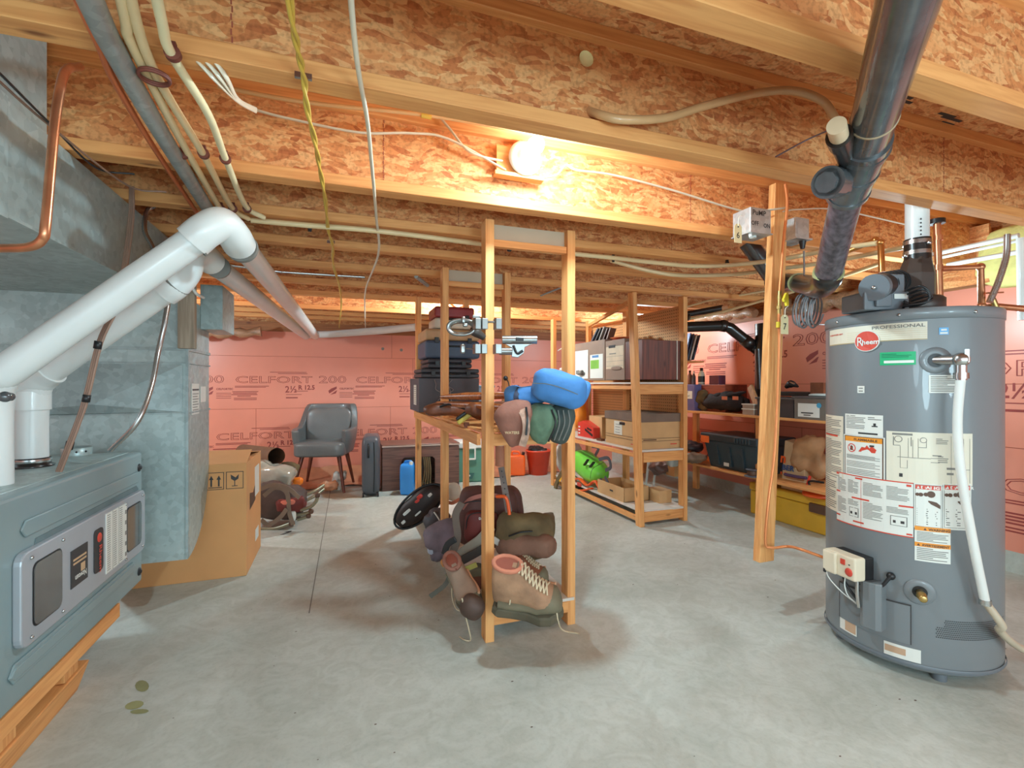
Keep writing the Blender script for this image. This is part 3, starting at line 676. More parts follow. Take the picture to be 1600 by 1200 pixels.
cp = crom([P(1546, 472, 2.1), P(1560, 440, 2.1), P(1572, 400, 2.1), P(1574, 366, 2.1)], 14)
for a_, b_ in zip(cp[:-1:1], cp[1:]): m.cyl(a_, a_.lerp(b_, .5), .0125, 10)
m.build('corrugation', o)
vpipe([P(1310, 398, 2.3), P(1368, 375, 2.2), P(1376, 379, 2.16), P(1378, 425, 2.16)], .013, pm('bright_copper', (214, 146, 80), .3, .85), 'copper_pipe', 'bright copper elbow above the blower motor, joined to a cream pipe')
# ================= DUCTS, FURNACE =================
TX = -.746
t = thing('trunk_duct', 'large galvanized supply duct hanging under the joists at left', 'duct', (-1.2, 1.0, 1.472))
m = MB(None, M_galv); m.b2((-1.7, -.6, 1.472), (TX, 3.05, 1.75)); m.build('duct_body', t, bevel=.002, seg=1)
m = MB(None, M_galv)
m.b2((-1.7, -.6, 1.466), (TX + .006, 3.05, 1.474))
for y in (.35, 1.45): m.b2((-1.7, y, 1.462), (TX + .008, y + .03, 1.752))
m.build('duct_seam', t)
q = Pz(60, 330, 1.7)
m = MB(None, M_galv)
qa = Py(40, 150, 1.25); m.b2((-1.25, 1.235, 1.75), (TX - .04, 1.75, SUBF)); m.build('duct_boot', t, bevel=.002, seg=1)
PX, PY0, PY1 = -.667, 2.64, 3.035
t = thing('plenum_duct', 'galvanized elbow plenum curving up behind the furnace to the trunk', 'duct', (-1.05, 2.8, .25))
prof = [(PY0, .25)] + [(PY0 + .395 * sin(a), .25 + .42 * (1 - cos(a))) for a in [pi / 2 * i / 12 for i in range(1, 13)]] + [(PY1, 1.47), (PY0, 1.47)]
m = MB(None, M_galv); m.prism([(y, z) for y, z in prof], .78, axes((PX - .78, 0, 0), (0, 1, 0), (0, 0, 1), (1, 0, 0))); m.build('elbow_body', t)
m = MB(None, M_galvd)
for z, h in ((1.225, .014), (1.165, .006), (.93, .008)): m.b2((PX - .785, PY0 - .006, z), (PX + .006, PY1 + .004, z + h))
m.b2((PX - .006, PY0 - .008, .26), (PX + .005, PY0 + .008, 1.46)); m.build('seam_flange', t)
m = MB(None, M_galvd)   # folded transition faces; the darker steel paints in a triangular reflection
m.add([(PX - .78, PY0 - .004, 1.16), (PX - .02, PY0 - .004, 1.16), (PX - .35, PY0 - .03, .98), (PX - .78, PY0 - .03, .94)], [(0, 1, 2, 3)])
m.add([(PX - .02, PY0 - .004, 1.16), (PX - .02, PY0 - .004, .94), (PX - .35, PY0 - .03, .98)], [(0, 1, 2)])
m.add([(PX - .02, PY0 - .004, .94), (PX - .78, PY0 - .004, .93), (PX - .78, PY0 - .03, .94), (PX - .35, PY0 - .03, .98)], [(0, 1, 2, 3)])
m.build('fold_reflection', t)
m = MB(None, M_wl); q = Px(308, 623, PX + .002)
m.box((PX + .002, q.y - .03, q.z), (.002, .13, .15)); m.box((PX + .002, q.y + .11, q.z + .02), (.002, .10, .08)); m.use(M_txt); m.box((PX + .0035, q.y - .03, q.z + .045), (.001, .11, .008))
m.use(M_txtg)
for k in range(7): m.box((PX + .0035, q.y - .03 - .01 * (k % 2), q.z + .025 - k * .013), (.001, .10 - .02 * (k % 2), .004))
m.build('duct_sticker', t)
m = MB(None, M_galv); m.b2((PX, 2.86, 1.35), (PX + .10, 3.15, 1.58)); m.build('duct_outlet', t, bevel=.002, seg=1)
gw = wood('weathered_board', (176, 160, 140), 'z', (140, 124, 106), .8)
qa = Py(279, 445, PY0 - .03); qb = Py(313, 545, PY0 - .03)
m = MB(None, gw); m.b2((qa.x, PY0 - .045, qb.z), (qb.x - .02, PY0 - .007, JB)); m.build('wood_board', label='weathered grey board nailed upright against the plenum corner', cat='board')
m = MB(None, M_white); m.tube([P(290, 425, 2.2), P(296, 440, 2.2), P(306, 458, 2.22), P(318, 465, 2.3)], .007); m.build('short_tube', label='short white tube poking into the grey sheet metal beside the weathered board', cat='tube')
# furnace
FT = thing('furnace', 'grey-green horizontal gas furnace lying on a wooden base', 'furnace', (-1.14, 1.99, .25))
M_fur = pm('furnace_door_enamel', (132, 150, 152), .38, var=.05, ns=3, coat=.2); M_fl = pm('furnace_panel_silver', (176, 180, 186), .36, .3, var=.03)
M_smoke = pm('smoked_window', (92, 90, 88), .12, var=.1, coat=.5)
FX, F0, F1, Z0, Z1 = -.788, 1.475, 2.47, .25, .783
m = MB(None, M_galv); m.b2((-1.49, F0, Z0), (FX - .045, F1, Z1)); m.build('cabinet', FT, bevel=.003)
m = MB(None, M_fur); m.b2((FX - .05, F0, Z0 - .015), (FX, F1 - .003, Z1)); m.build('door', FT, bevel=.012, seg=3)
# FD maps (u along far->near? : u along +y) to the door face
FD = axes((FX, F0, Z0), (0, 1, 0), (0, 0, 1), (1, 0, 0))
def fq(px, py): v = Px(px, py, FX); return Vector((v.y - F0, v.z - Z0, 0))
door = [o for o in FT.children if o.name == 'door'][0] if FT.children else None
m = MB(None, M_fur)
def ridge(y0, y1, zc, h, d=.006):
    m.prism([(y0, zc - h / 2), (y1, zc - h / 2), (y1 + .02, zc), (y1, zc + h / 2), (y0, zc + h / 2), (y0 - .02, zc)], d, FD)
ridge(.17, .93, .435, .045); ridge(.12, .88, .075, .05)
m.use(M_fur); ridge(.12, .88, .075, .03, .009); m.build('door_ridge', FT, bevel=.003)
m = MB(None, pm('recess_shade', (104, 122, 124), .5)); m.prism([(.20, .335), (.90, .335), (.94, .385), (.92, .40), (.22, .395)], .003, FD); m.prism([(.2, .13), (.9, .13), (.92, .16), (.92, .19), (.2, .19)], .003, FD); m.build('door_recess_shade', FT)  # recess shade put into the darker colour of thin raised panels
m = MB(None, M_fl)
zc, hh = .255, .125; y0, y1 = fq(18, 900).x, fq(218, 800).x
pl = []
for (cx_, cz_, sx, sz) in ((y1, zc - hh, 1, -1), (y1, zc + hh, 1, 1), (y0, zc + hh, -1, 1), (y0, zc - hh, -1, -1)):
    a0 = {(1, -1): -pi / 2, (1, 1): 0, (-1, 1): pi / 2, (-1, -1): pi}[(sx, sz)]
    for k in range(5): a = a0 + pi / 2 * k / 4; pl.append((cx_ - sx * .03 + .03 * cos(a), cz_ - sz * .03 + .03 * sin(a)))
m.prism(pl, .02, FD); TP = m.build('trim_panel', FT, 'silver trim panel', bevel=.004)
def rrect(m, x0, z0, x1, z1, r, d0, d1):
    pl = []
    for (cx_, cz_, a0) in ((x1 - r, z0 + r, -pi / 2), (x1 - r, z1 - r, 0), (x0 + r, z1 - r, pi / 2), (x0 + r, z0 + r, pi)):
        for k in range(5): a = a0 + pi / 2 * k / 4; pl.append((cx_ + r * cos(a), cz_ + r * sin(a)))
    m.prism(pl, d1 - d0, FD @ TR((0, 0, d0)))
for (pa_, pb_) in ((37, 82), (188, 211)):
    ya, yb = fq(pa_, 900).x, fq(pb_, 850).x
    m = MB(None, M_blk); rrect(m, ya - .004, zc - .087, yb + .004, zc + .087, .022, .018, .0215); m.use(M_smoke); rrect(m, ya, zc - .083, yb, zc + .083, .02, .018, .023); m.build('sight_window', FT, 'smoked grey window')
m = MB(None, M_chr)
for px in (33, 84, 186, 213):
    for s_ in (-1, 1): y = fq(px, 850).x; m.blob(FD @ Vector((y, zc + s_ * .105, .022)), (.005, .005, .005), 1, nu=10, nv=8)
m.build('trim_screws', TP)
y_ = (fq(132, 800).x + fq(152, 800).x) / 2
m = MB(None, M_txt); rrect(m, y_ - .035, zc - .07, y_ + .03, zc + .075, .015, .018, .023); BP = m.build('badge_plate', FT, 'charcoal badge plate')
m = MB(None, M_dred); m.lathe([(0, .0255), (.014, .0255), (.016, .0235)], FD @ TR((y_ + .0, zc + .045, 0)), 20); m.text('Rheem', .03, FD @ TR((y_ - .004, zc + .02, .0245)) @ RZ(-pi / 2), 0, 1.1, bold=.0004); m.build('badge_lettering', BP)
ya, yb = fq(154, 850).x, fq(187, 820).x
m = MB(None, M_wl); m.b2((ya, zc - .1, .02), (yb, zc + .11, .0222), FD); m.use(M_txtg)
for k in range(1, 3): x = ya + (yb - ya) * k / 3.4; m.b2((x, zc - .1, .0222), (x + .002, zc + .11, .0226), FD)
for k in range(5): m.b2((yb - .015, zc - .09 + k * .04, .0222), (yb - .003, zc - .075 + k * .04, .0226), FD)
for j in range(3):
    for k in range(26): m.b2((ya + .008 + j * (yb - ya) / 3.4, zc - .092 + k * .0077, .0222), (ya + .008 + j * (yb - ya) / 3.4 + .024, zc - .0895 + k * .0077, .0224), FD)
m.build('instruction_sheet', FT, 'white instruction sheet')
ya, yb = fq(97, 850).x, fq(124, 820).x
m = MB(None, M_txt); m.b2((ya, zc - .06, .02), (yb, zc + .055, .0222), FD); m.use(pm('logo_tan', (206, 170, 130), .5)); m.b2((ya + .012, zc + .02, .0222), (yb - .01, zc + .026, .0226), FD); m.b2((ya + .012, zc + .008, .0222), (yb - .01, zc + .014, .0226), FD); m.b2((yb - .045, zc - .025, .0222), (yb - .018, zc, .0226), FD)
m.use(M_wl)
m.text('Novosn', .024, FD @ TR((yb - .008, zc - .028, .0226)) @ RZ(pi), 0, .95, bold=.0006); m.build('efficiency_logo', FT, 'small dark logo plate with white lettering')
m = MB(None, M_blk)
for y in (.03, .955):
    for z in (.035, .47): m.lathe([(0, .006), (.012, .006), (.015, .004), (.017, 0)], FD @ TR((y, z, 0)), 18); m.lathe([(0, .01), (.006, .01), (.007, .006)], FD @ TR((y, z, 0)), 8)
m.build('door_knob', FT, 'black thumb screws')
m = MB(None, M_galv); q = Pz(138, 710, Z1); q.x = -1.0
m.lathe([(.048, 0), (.05, .03), (.046, .032), (.044, 0)], TR((q.x, q.y, Z1)), 28); m.use(M_blk); 
for a in (-1.9, -1.2, -.6): m.blob((q.x + .05 * cos(a), q.y + .05 * sin(a), Z1 + .016), (.004, .004, .004), 1, nu=8, nv=6)
m.build('vent_collar', FT)
m = MB(None, M_absb); v = P(50, 738, 1.68); m.lathe([(.058, 0), (.06, .006), (.05, .01), (.05, .03), (.046, .032)], TR((v.x, v.y, Z1)), 28); m.use(M_chr); m.lathe([(.051, .016), (.0525, .02), (.051, .028)], TR((v.x, v.y, Z1)), 28); m.build('rubber_boot', FT)
# base timber
t = thing('timber_stand', 'rough pine timber base under the furnace', 'base', (-.95, 1.9, 0))
m = MB(None, M_py); m.b2((-.84, 1.2, .18), (-.79, 2.25, .232)); m.build('top_rail', t, bevel=.002)
m = MB(None, M_py); m.add([(-1.0, 1.1, 0), (-.855, 1.1, 0), (-.835, 1.1, .085), (-.98, 1.1, .1), (-1.0, 2.12, 0), (-.86, 2.10, 0), (-.84, 2.14, .085), (-.98, 2.13, .1)], [(3, 2, 1, 0), (4, 5, 6, 7), (0, 1, 5, 4), (1, 2, 6, 5), (2, 3, 7, 6), (3, 0, 4, 7)]); m.build('sleeper', t, 'thick floor sleeper with rough end', bevel=.004)
for y in (1.98, 1.62 + .02):
    m = MB(None, M_pz); m.b2((-.93, y, .09), (-.845, y + .09, .18)); m.build('block', t, bevel=.002)
m = MB(None, M_py); m.b2((-1.5, 1.2, 0), (-1.45, 2.25, .25)); m.build('rear_rail', t)
m = MB(None, M_px); m.b2((-1.45, 2.18, .18), (-.84, 2.22, .25)); m.b2((-1.45, 1.5, .18), (-.84, 1.54, .25)); m.build('cross_rail', t)
m = MB(None, M_pap)
for k in range(5):
    m.grid(lambda u, v: Vector((-1.02 + .14 * v + .01 * k, 1.40 + .36 * u, .10 + .02 * k + .03 * sin(3 * u + k) * v)), 8, 4, True)
    m.use(M_txtg if k % 2 == 0 else M_pap)
m.build('loose_papers', label='crumpled white papers stuffed under the furnace', cat='paper', solid=.001)
# PVC vents
def pvc(pts, name, label, bands, fit):
    t = thing(name, label, 'pipe', pts[0], 0)
    m = MB(None, M_pvc); m.tube(pts[:], .0445, 24, smooth=False); m.build('pipe_run', t)
    return t
pA = [P(-12, 735, 1.37), P(-12, 640, 1.37), P(-2, 592, 1.36), P(30, 566, 1.37), P(312, 370, 1.53)]
t = thing('vent_pipe', 'front white PVC vent pipe crossing diagonally over the furnace', 'pipe', pA[0])
m = MB(None, M_pvc); m.tube([Vector((pA[0].x, pA[0].y, Z1)), pA[1], pA[2], pA[3], pA[4]], .0445, 24, k=8); m.build('pipe_run', t)
e = [P(300, 378, 1.52), P(322, 360, 1.53), P(346, 350, 1.56), P(365, 368, 1.62), P(374, 383, 1.68)]
m = MB(None, M_pvc); m.tube(e, .0525, 28, k=8); m.build('elbow_fitting', t)
endA = Vector((.035, 5.78, 1.58))
m = MB(None, M_pvc); m.tube([P(355, 356, 1.60), P(492, 524, 5.15)], .0445, 24, smooth=False); m.build('long_pipe', t)
m = MB(None, M_txtg); a_, b_ = P(376, 385, 1.70), P(379, 388, 1.72); m.cyl(a_, b_, .0528, 28); a_, b_ = P(303, 377, 1.525), P(300.5, 378.7, 1.523); m.cyl(a_, b_, .0528, 28)
m.cyl(P(471, 498, 4.0), P(472, 499, 4.03), .0465); m.build('joint_line', t)
pB = [Vector((v.x, v.y, Z1 + .005)), P(50, 650, 1.68), P(56, 605, 1.68), P(80, 578, 1.68), P(268, 446, 1.72)]
t = thing('vent_pipe', 'second white PVC vent pipe, rising from the clamped rubber boot on the furnace', 'pipe', pB[0])
m = MB(None, M_pvc); m.tube(pB, .0445, 24, k=8); m.build('pipe_run', t)
m = MB(None, M_pvc); m.tube([P(255, 456, 1.715), P(272, 444, 1.72), P(289, 424, 1.75), P(296, 398, 1.78), P(312, 396, 1.86), P(330, 409, 1.95)], .052, 28, k=8); m.build('elbow_fitting', t)
m = MB(None, M_pvc); m.tube([P(40, 602, 1.68), P(56, 596, 1.68), P(66, 587, 1.68), P(80, 578, 1.68)], .0515, 24); m.cyl(P(50, 640, 1.68), P(50, 612, 1.68), .051); m.build('lower_elbow', t)
m = MB(None, M_pvc); m.tube([P(312, 396, 1.86), P(478, 524, 5.1)], .0445, 24, smooth=False); m.build('long_pipe', t)
m = MB(None, M_txtg); m.cyl(P(340, 417, 2.0), P(341.5, 418, 2.02), .0465); m.cyl(P(276, 440, 1.72), P(273.5, 441.8, 1.72), .0535, 24); m.build('joint_line', t)
m = MB(None, M_pvc); m.tube([P(484, 523, 5.3), P(520, 522, 5.42), P(600, 516, 5.2), P(650, 511, 5.1)], .04, 16, smooth=False); m.build('vent_pipe', label='white PVC pipe run along the top of the pink back wall', cat='pipe')
# wires and conduit at the furnace
M_wbr = pm('brown_wire', (150, 116, 98), .5, var=.2)
t = thing('thermostat_wire_bundle', 'bundle of brown thermostat wires taped together, dropping to the furnace top', 'wire', P(95, 738, 1.55))
for k in range(3):
    dx = (k - 1) * 3
    m = MB(None, M_wbr); m.tube([P(206 + dx * .7, 292, 1.75), P(205 + dx, 340, 1.72), P(196 + dx, 410, 1.66), P(183 + dx, 475, 1.6), P(156 + dx, 535, 1.56), P(135 + dx, 620, 1.56), P(118 + dx, 670, 1.55), P(92 + dx, 737, 1.54)], .0045, 8); m.build('wire', t)
m = MB(None, M_blk)
for (x0, y0, x1, y1) in ((154, 533, 152, 545), (136, 617, 134, 628), (110, 690, 107, 702)): m.cyl(P(x0, y0, 1.555), P(x1, y1, 1.555), .011)
m.build('tape', t)
def flex(pts, r, mat, name, label, cat='conduit'):
    m = MB(None, mat); cp = crom(pts, 16); m.tube(cp, [r * (1 + .09 * (i % 2)) for i in range(len(cp))], 10, smooth=False); return m.build(name, label=label, cat=cat)
flex([P(243, 320, 1.95), P(230, 330, 1.93), P(226, 360, 1.9), P(240, 390, 1.9), P(262, 450, 1.9), P(258, 500, 1.88), P(247, 550, 1.86), P(236, 605, 1.8), P(214, 660, 1.75), P(172, 704, 1.75)], .0085, M_chr, 'flexible_conduit', 'silver flexible metal conduit looping down to the furnace top')
vpipe([P(-20, 388, .95), P(0, 388, .95), P(45, 386, .95), P(66, 374, .95), P(72, 345, .95), P(85, 200, .98), P(96, 130, 1.0), P(106, 108, 1.03), P(125, 104, 1.1)], .0085, M_cop, 'copper_pipe', 'bare copper pipe bending at far left in front of the trunk duct', smooth=True)
vpipe([P(-15, 620, 1.2), P(8, 620, 1.22), P(16, 620, 1.24)], .011, M_abs, 'short_conduit', 'short grey conduit stub at the left edge above the furnace', 'conduit')
for k, (a_, b_) in enumerate((((0, 110), (150, 262)), ((0, 125), (200, 290)))):
    m = MB(None, M_blk if k == 0 else M_wbr); m.tube([Pz(a_[0] - 20, a_[1] - 15, 1.70), Pz(75, 190 + 4 * k, 1.71), Pz(b_[0], b_[1], 1.72), Pz(b_[0] + 60, b_[1] + 10, 1.735)], .003, 6); m.build('cable', label=('black' if k == 0 else 'brown') + ' cable strung below the joists at upper left', cat='cable')
# ================= CEILING SERVICES =================
def clips(t, pts, r, mat=M_blk):
    for p, q in pts:
        m = MB(None, mat); d = (q - p).normalized(); m.cyl(p - d * .006, p + d * .006, r); m.box(p + Vector((0, 0, r)), (.012, .012, r)); m.build('pipe_clip', t)
zc = 1.725
m = MB(None, galv('grey_drain_pipe', (170, 172, 168), .4, .5)); m.tube([Pz(60, -190, zc), Pz(150, 20, zc), Pz(185, 90, zc), Pz(250, 205, zc), Pz(330, 335, zc)], .021, 16); m.build('drain_pipe', label='grey metal pipe slanting under the joists beside a thin copper line', cat='pipe')
vpipe([Pz(30, -190, zc), Pz(150, 60, zc), Pz(178, 125, zc), Pz(240, 230, zc), Pz(318, 348, zc)], .0075, pm('orange_copper', (226, 120, 66), .4, .6), 'copper_pipe', 'thin orange copper line hugging the grey metal pipe under the joists', smooth=True)
for k, (pts, mt, lab, cl) in enumerate((
        ([(150, -190), (196, 30), (205, 67), (262, 180), (300, 250), (345, 328)], M_cream, 'leftmost of the three cream water pipes clamped under the joists, upper left', ((286, 240), (345, 326))),
        ([(165, -190), (212, 30), (236, 100), (262, 150), (318, 242), (362, 324), (388, 342)], M_cream, 'middle cream water pipe with a coiled rusty hanger, upper left', ((318, 240), (364, 326))),
        ([(205, -190), (252, 30), (268, 85), (326, 180), (353, 250), (384, 322), (412, 340)], pm('pale_pex', (238, 222, 178), .35), 'rightmost and palest of the three cream water pipes, upper left', ((270, 84), (352, 248), (386, 326))))):
    t = thing('water_pipe', lab, 'pipe', Pz(*pts[2], zc + .01), 0)
    m = MB(None, mt); m.tube([Pz(a, b_, zc + .008) for a, b_ in pts], .0095, 12); m.build('pipe_run', t)
    clips(t, [(Pz(a, b_, zc + .008), Pz(a + 3, b_ + 6, zc + .008)) for a, b_ in cl], .015, pm('rust_clip', (112, 54, 40), .6))
    if k == 1:
        m = MB(None, pm('rust_clip', (112, 54, 40), .6)); c = Pz(241, 122, zc - .01)
        for j in range(2): m.tube([c + Vector((.027 * cos(a), .027 * sin(a), .004 * j)) for a in [2 * pi * i / 20 for i in range(21)]], .0035, 6)
        m.build('coiled_hanger', t)
# white cables upper left
def cable(pts, r, mat, name, label, flat=False):
    m = MB(None, mat); m.tube(pts, r, 8, sq=(1.6, .8) if flat else None); return m.build(name, label=label, cat='cable')
yw = 1.715
for k, dx in enumerate((0, 12, 24)):
    cable([Pz(270 + dx * 1.2, 55, 1.85), Py(330 + dx * .8, 118 + k * -2, 1.2), Py(372, 158 - k, 1.5), Py(400, 174 - k * 1.5, 1.725)], .004, M_wirew, 'white_cable', ('nearest', 'middle', 'outer')[k] + ' of three white cables fanning down to the lit joist from upper left', True)
cable([Py(400, 172, 1.75), Py(450, 185, 1.75), Py(560, 207, 1.75), Py(640, 208, 1.75), Py(700, 217, 1.75), Py(790, 266, 1.752)], .0045, M_wirew, 'white_cable', 'white cable stapled along the lit joist, left of the bulb', True)
cable([Py(676, 168, 1.75), Py(704, 203, 1.75), Py(735, 238, 1.75), Py(785, 252, 1.752)], .0045, M_wirew, 'white_cable', 'white cable crossing diagonally to the left side of the bulb box', True)
cable([Py(848, 278, 1.75), Py(870, 273, 1.75), Py(884, 258, 1.75), Py(902, 266, 1.75), Py(960, 274, 1.75), Py(1050, 297, 1.75), Py(1160, 330, 1.745), Py(1200, 328, 1.68), Py(1226, 325, 1.68)], .0045, M_wirew, 'white_cable', 'white cable running from the bulb box to the switch box on the post', True)
cable([Py(1225, 330, 1.68), Py(1250, 327, 1.75), Py(1310, 328, 1.75), Py(1420, 352, 1.75)], .0045, M_wirew, 'white_cable', 'white cable stapled along the joist right of the hanging post', True)
o = cable([Py(340, 135, 1.72), Py(480, 160, 1.71), Py(650, 178, 1.70), Py(760, 195, 1.70), Py(900, 222, 1.70), Py(1040, 245, 1.70)], .007, pm('tan_pipe', (214, 168, 116), .4, var=.05), 'tan_pipe', 'tan plastic pipe with yellow tag running in front of the lit joist'); o['category'] = 'pipe'
m = MB(None, M_yel); m.tube([Py(658, 180, 1.70), Py(674, 183, 1.70)], .0085, 10, smooth=False); m.build('yellow_tag', o)
# hanging strands
t = thing('yellow_cable', 'yellow twisted cable hanging in a line under the joists', 'cable', Pz(465, 70, 1.72))
m = MB(None, M_yel)
ypts = [Pz(430, -200, 1.73), Pz(455, 20, 1.73), Pz(466, 80, 1.735), Pz(475, 122, 1.735), Pz(480, 170, 1.72), Pz(493, 225, 1.72), Pz(500, 265, 1.74), Pz(508, 310, 1.74), Pz(513, 360, 1.73), Pz(520, 385, 1.73), Pz(521, 415, 1.72), Pz(531, 450, 1.72), Pz(533, 480, 1.72), Pz(530, 512, 1.70)]
cp = crom(ypts, 8)
for s_ in (-1, 1): m.tube([p + Vector((s_ * .0035 * cos(i * .5), 0, s_ * .0035 * sin(i * .5))) for i, p in enumerate(cp)], .0042, 8, smooth=False)
m.build('strand', t)
m = MB(None, M_chr); 
for (x, y) in ((474, 119), (517, 378)): p = Pz(x, y, 1.745); m.box(p, (.035, .008, .012))
m.build('cable_staple', t)
cable([Pz(535, -200, 1.735), Pz(550, 20, 1.74), Pz(560, 110, 1.735), Pz(574, 190, 1.74), Pz(581, 260, 1.735), Pz(588, 340, 1.74), Pz(591, 398, 1.72), Pz(572, 450, 1.71), Pz(570, 480, 1.71), Pz(571, 512, 1.70)], .0055, M_wirew, 'white_cable', 'single white cable hanging below the joists right of the yellow one')
# cream pipes along joists
t = thing('water_pipe', 'long cream water pipe clipped under the joists, bending up to the right', 'pipe', Pz(400, 348, 1.73))
m = MB(None, M_cream); m.tube([Pz(392, 344, 1.735), Pz(480, 352, 1.735), Pz(600, 362, 1.735), Pz(800, 387, 1.735), Pz(950, 402, 1.73), Pz(1020, 410, 1.725), Pz(1100, 416, 1.72), Pz(1200, 408, 1.72), Pz(1300, 390, 1.72), Pz(1370, 380, 1.70)], .0115, 12); m.build('pipe_run', t)
clips(t, [(Pz(484, 356, 1.735), Pz(490, 357, 1.735)), (Pz(796, 388, 1.735), Pz(801, 389, 1.735)), (Pz(958, 405, 1.735), Pz(962, 405, 1.735)), (Pz(1136, 413, 1.735), Pz(1140, 413, 1.735))], .016)
m = MB(None, M_cream); m.tube([Pz(955, 407, 1.73), Pz(1010, 422, 1.725), Pz(1060, 430, 1.72), Pz(1140, 429, 1.715), Pz(1200, 422, 1.71), Pz(1290, 410, 1.71), Pz(1420, 385, 1.70)], .0115, 12); m.build('water_pipe', label='lower cream water pipe sagging beneath the clipped one, centre right', cat='pipe')
vpipe([Pz(348, 413, 1.745), Pz(440, 425, 1.745), Pz(570, 433, 1.745)], .008, M_chr, 'thin_conduit', 'thin grey metal conduit along a joist above the leather chair', 'conduit')
for k, (a_, b_, r) in enumerate((((650, 432), (668, 446), .012), ((845, 462), (880, 448), .006))):
    vpipe([Pz(*a_, 1.75), Pz(*b_, 1.76)], r, M_galvd, 'bridging_strap', ('short grey strap between joists above the red cooler', 'short grey strap between joists right of the front shelf')[k], 'strap')
vpipe([P(1046, 505, 4.2), P(1130, 487, 3.9), P(1210, 464, 3.5), P(1310, 434, 3.0), P(1380, 410, 2.7)], .012, M_cream, 'water_pipe', 'cream pipe sloping up to the right below the joists behind the hanging post')
vpipe([P(1046, 487, 4.3), P(1106, 470, 4.1), P(1210, 452, 3.7)], .009, M_cream, 'water_pipe', 'thin cream pipe above the black drain stub, centre right')
for k, (a_, b_, r) in enumerate((((1455, 398), (1592, 368), .013), ((1455, 406), (1592, 376), .008), ((1480, 414), (1640, 385), .013))):
    vpipe([P(*a_, 2.75), P(*b_, 2.4)], r, M_pvc, 'water_pipe', ('upper white pipe crossing the yellow insulation at far right', 'thin white pipe just under the upper one at far right', 'lowest white pipe at far right, under the yellow insulation')[k])
vpipe([P(1595, 372, 2.35), P(1597, 500, 2.35)], .017, M_pvc, 'water_pipe', 'upright white pipe at the right edge behind the heater')
m = MB(None, pm('yellow_insulation', (222, 212, 132), .9, var=.1, ns=20, bump=.4)); q0 = Px(1530, 395, XR - .02); q1 = Px(1720, 380, XR - .02)
m.blob(((q0 + q1) / 2 - Vector((0, 0, .02))), (.05, abs(q0.y - q1.y) / 2, .17), .5, .02); m.build('rim_insulation', label='pale yellow spray insulation above the wall at far right', cat='insulation')
m = MB(None, M_osb); q0 = Px(1455, 380, XR - .05); q1 = Px(1547, 400, XR - .05); m.b2((XR - .06, q1.y, 1.66), (XR - .04, q0.y, 2.0)); m.build('blocking_board', label='upright OSB blocking panel beside the yellow insulation', cat='board')
# poly vapour barrier rolls on wall tops
M_poly = pm('tan_plastic_sheet', (170, 128, 96), .35, var=.25, ns=12, st=(1, 6, 6), bump=.5, bs=20, coat=.3)
def drape(p0, p1, r, label, seed):
    m = MB(None, M_poly); n = 14; d = (p1 - p0)
    m.tube([p0 + d * i / n + Vector((0, 0, .012 * sin(i * 1.9 + seed))) for i in range(n + 1)], [r * (1 + .25 * sin(i * 2.3 + seed)) for i in range(n + 1)], 9, smooth=False); m.build('vapour_barrier_roll', label=label, cat='plastic sheet')
drape(Py(250, 524, 5.7), Py(408, 519, 5.7), .045, 'rolled brown plastic sheet on top of the pink back wall at left', 1)
drape(Px(1232, 482, XR - .09), Px(1400, 455, XR - .09), .06, 'rolled brown plastic sheet along the right wall top, left of the heater blower', 2)
drape(Px(1090, 497, XR - .09), Px(1180, 488, XR - .09), .045, 'rolled brown plastic sheet along the right wall top, left of the hanging post', 3)
# bulb fixture
t = thing('ceiling_light', 'bare white bulb in a round porcelain holder on the lit joist', 'light fixture', Py(806, 262, 1.76))
q = Py(815, 254, 1.765)
MF = axes(q, (1, 0, 0), (0, 0, 1), (0, -1, 0))
m = MB(None, M_px); m.box(Py(806, 252, 1.76) + Vector((-.0, -.0, .0)), (.16, .012, .10)); m.box(Py(810, 277, 1.75), (.2, .04, .014)); m.build('mounting_board', t)
m = MB(None, M_galvd); m.lathe([(.055, 0), (.055, .035), (0, .035)], MF, 8, False); m.build('junction_box', t)
m = MB(None, pm('porcelain', (236, 236, 232), .3, coat=.4)); m.lathe([(.066, .036), (.066, .042), (.05, .052), (.032, .058), (.026, .085), (.02, .087)], MF, 36); LH = m.build('lampholder', t)
m = MB(None, pm('lit_bulb', (255, 250, 240), .3, emit=14)); m.lathe([(.013, .085), (.016, .10), (.028, .125), (.031, .145), (.026, .165), (.012, .176), (0, .178)], MF, 28); m.build('bulb', LH, 'glowing bulb')
BUL = MF @ Vector((0, 0, .15))
t = thing('ceiling_light', 'second bare bulb, hidden in the glowing rear joist bay behind the shelving', 'light fixture', (1.12, 4.72, 1.90))
m = MB(None, M_white); MF2 = axes((1.12, 4.75, 1.90), (1, 0, 0), (0, 0, 1), (0, -1, 0)); m.lathe([(.06, 0), (.06, .03), (.02, .06), (0, .06)], MF2); m.build('lampholder', t)
m = MB(None, pm('lit_bulb', (255, 250, 240), .3, emit=14)); m.lathe([(.013, .06), (.03, .1), (.03, .13), (0, .15)], MF2); m.build('bulb', t)
# beige hose into ABS
m = MB(None, pm('beige_hose', (206, 160, 112), .35, var=.08, coat=.3)); m.tube([Py(915, 172, 1.21), Py(940, 180, 1.15), Py(975, 187, 1.12), Py(1040, 184, 1.12), Py(1100, 166, 1.12), Py(1180, 146, 1.11), Py(1240, 142, 1.08), Py(1285, 158, 1.05), Py(1308, 190, 1.03)], .0115, 14)
m.build('beige_hose', label='beige plastic hose arching across the joist web into the black pipe', cat='hose')
cable([Py(1308, 198, 1.05), Py(1262, 218, 1.14), Py(1212, 245, 1.16)], .0025, pm('grey_wire', (120, 100, 104), .4), 'zip_cord', 'thin grey wire slanting down from the hose end')
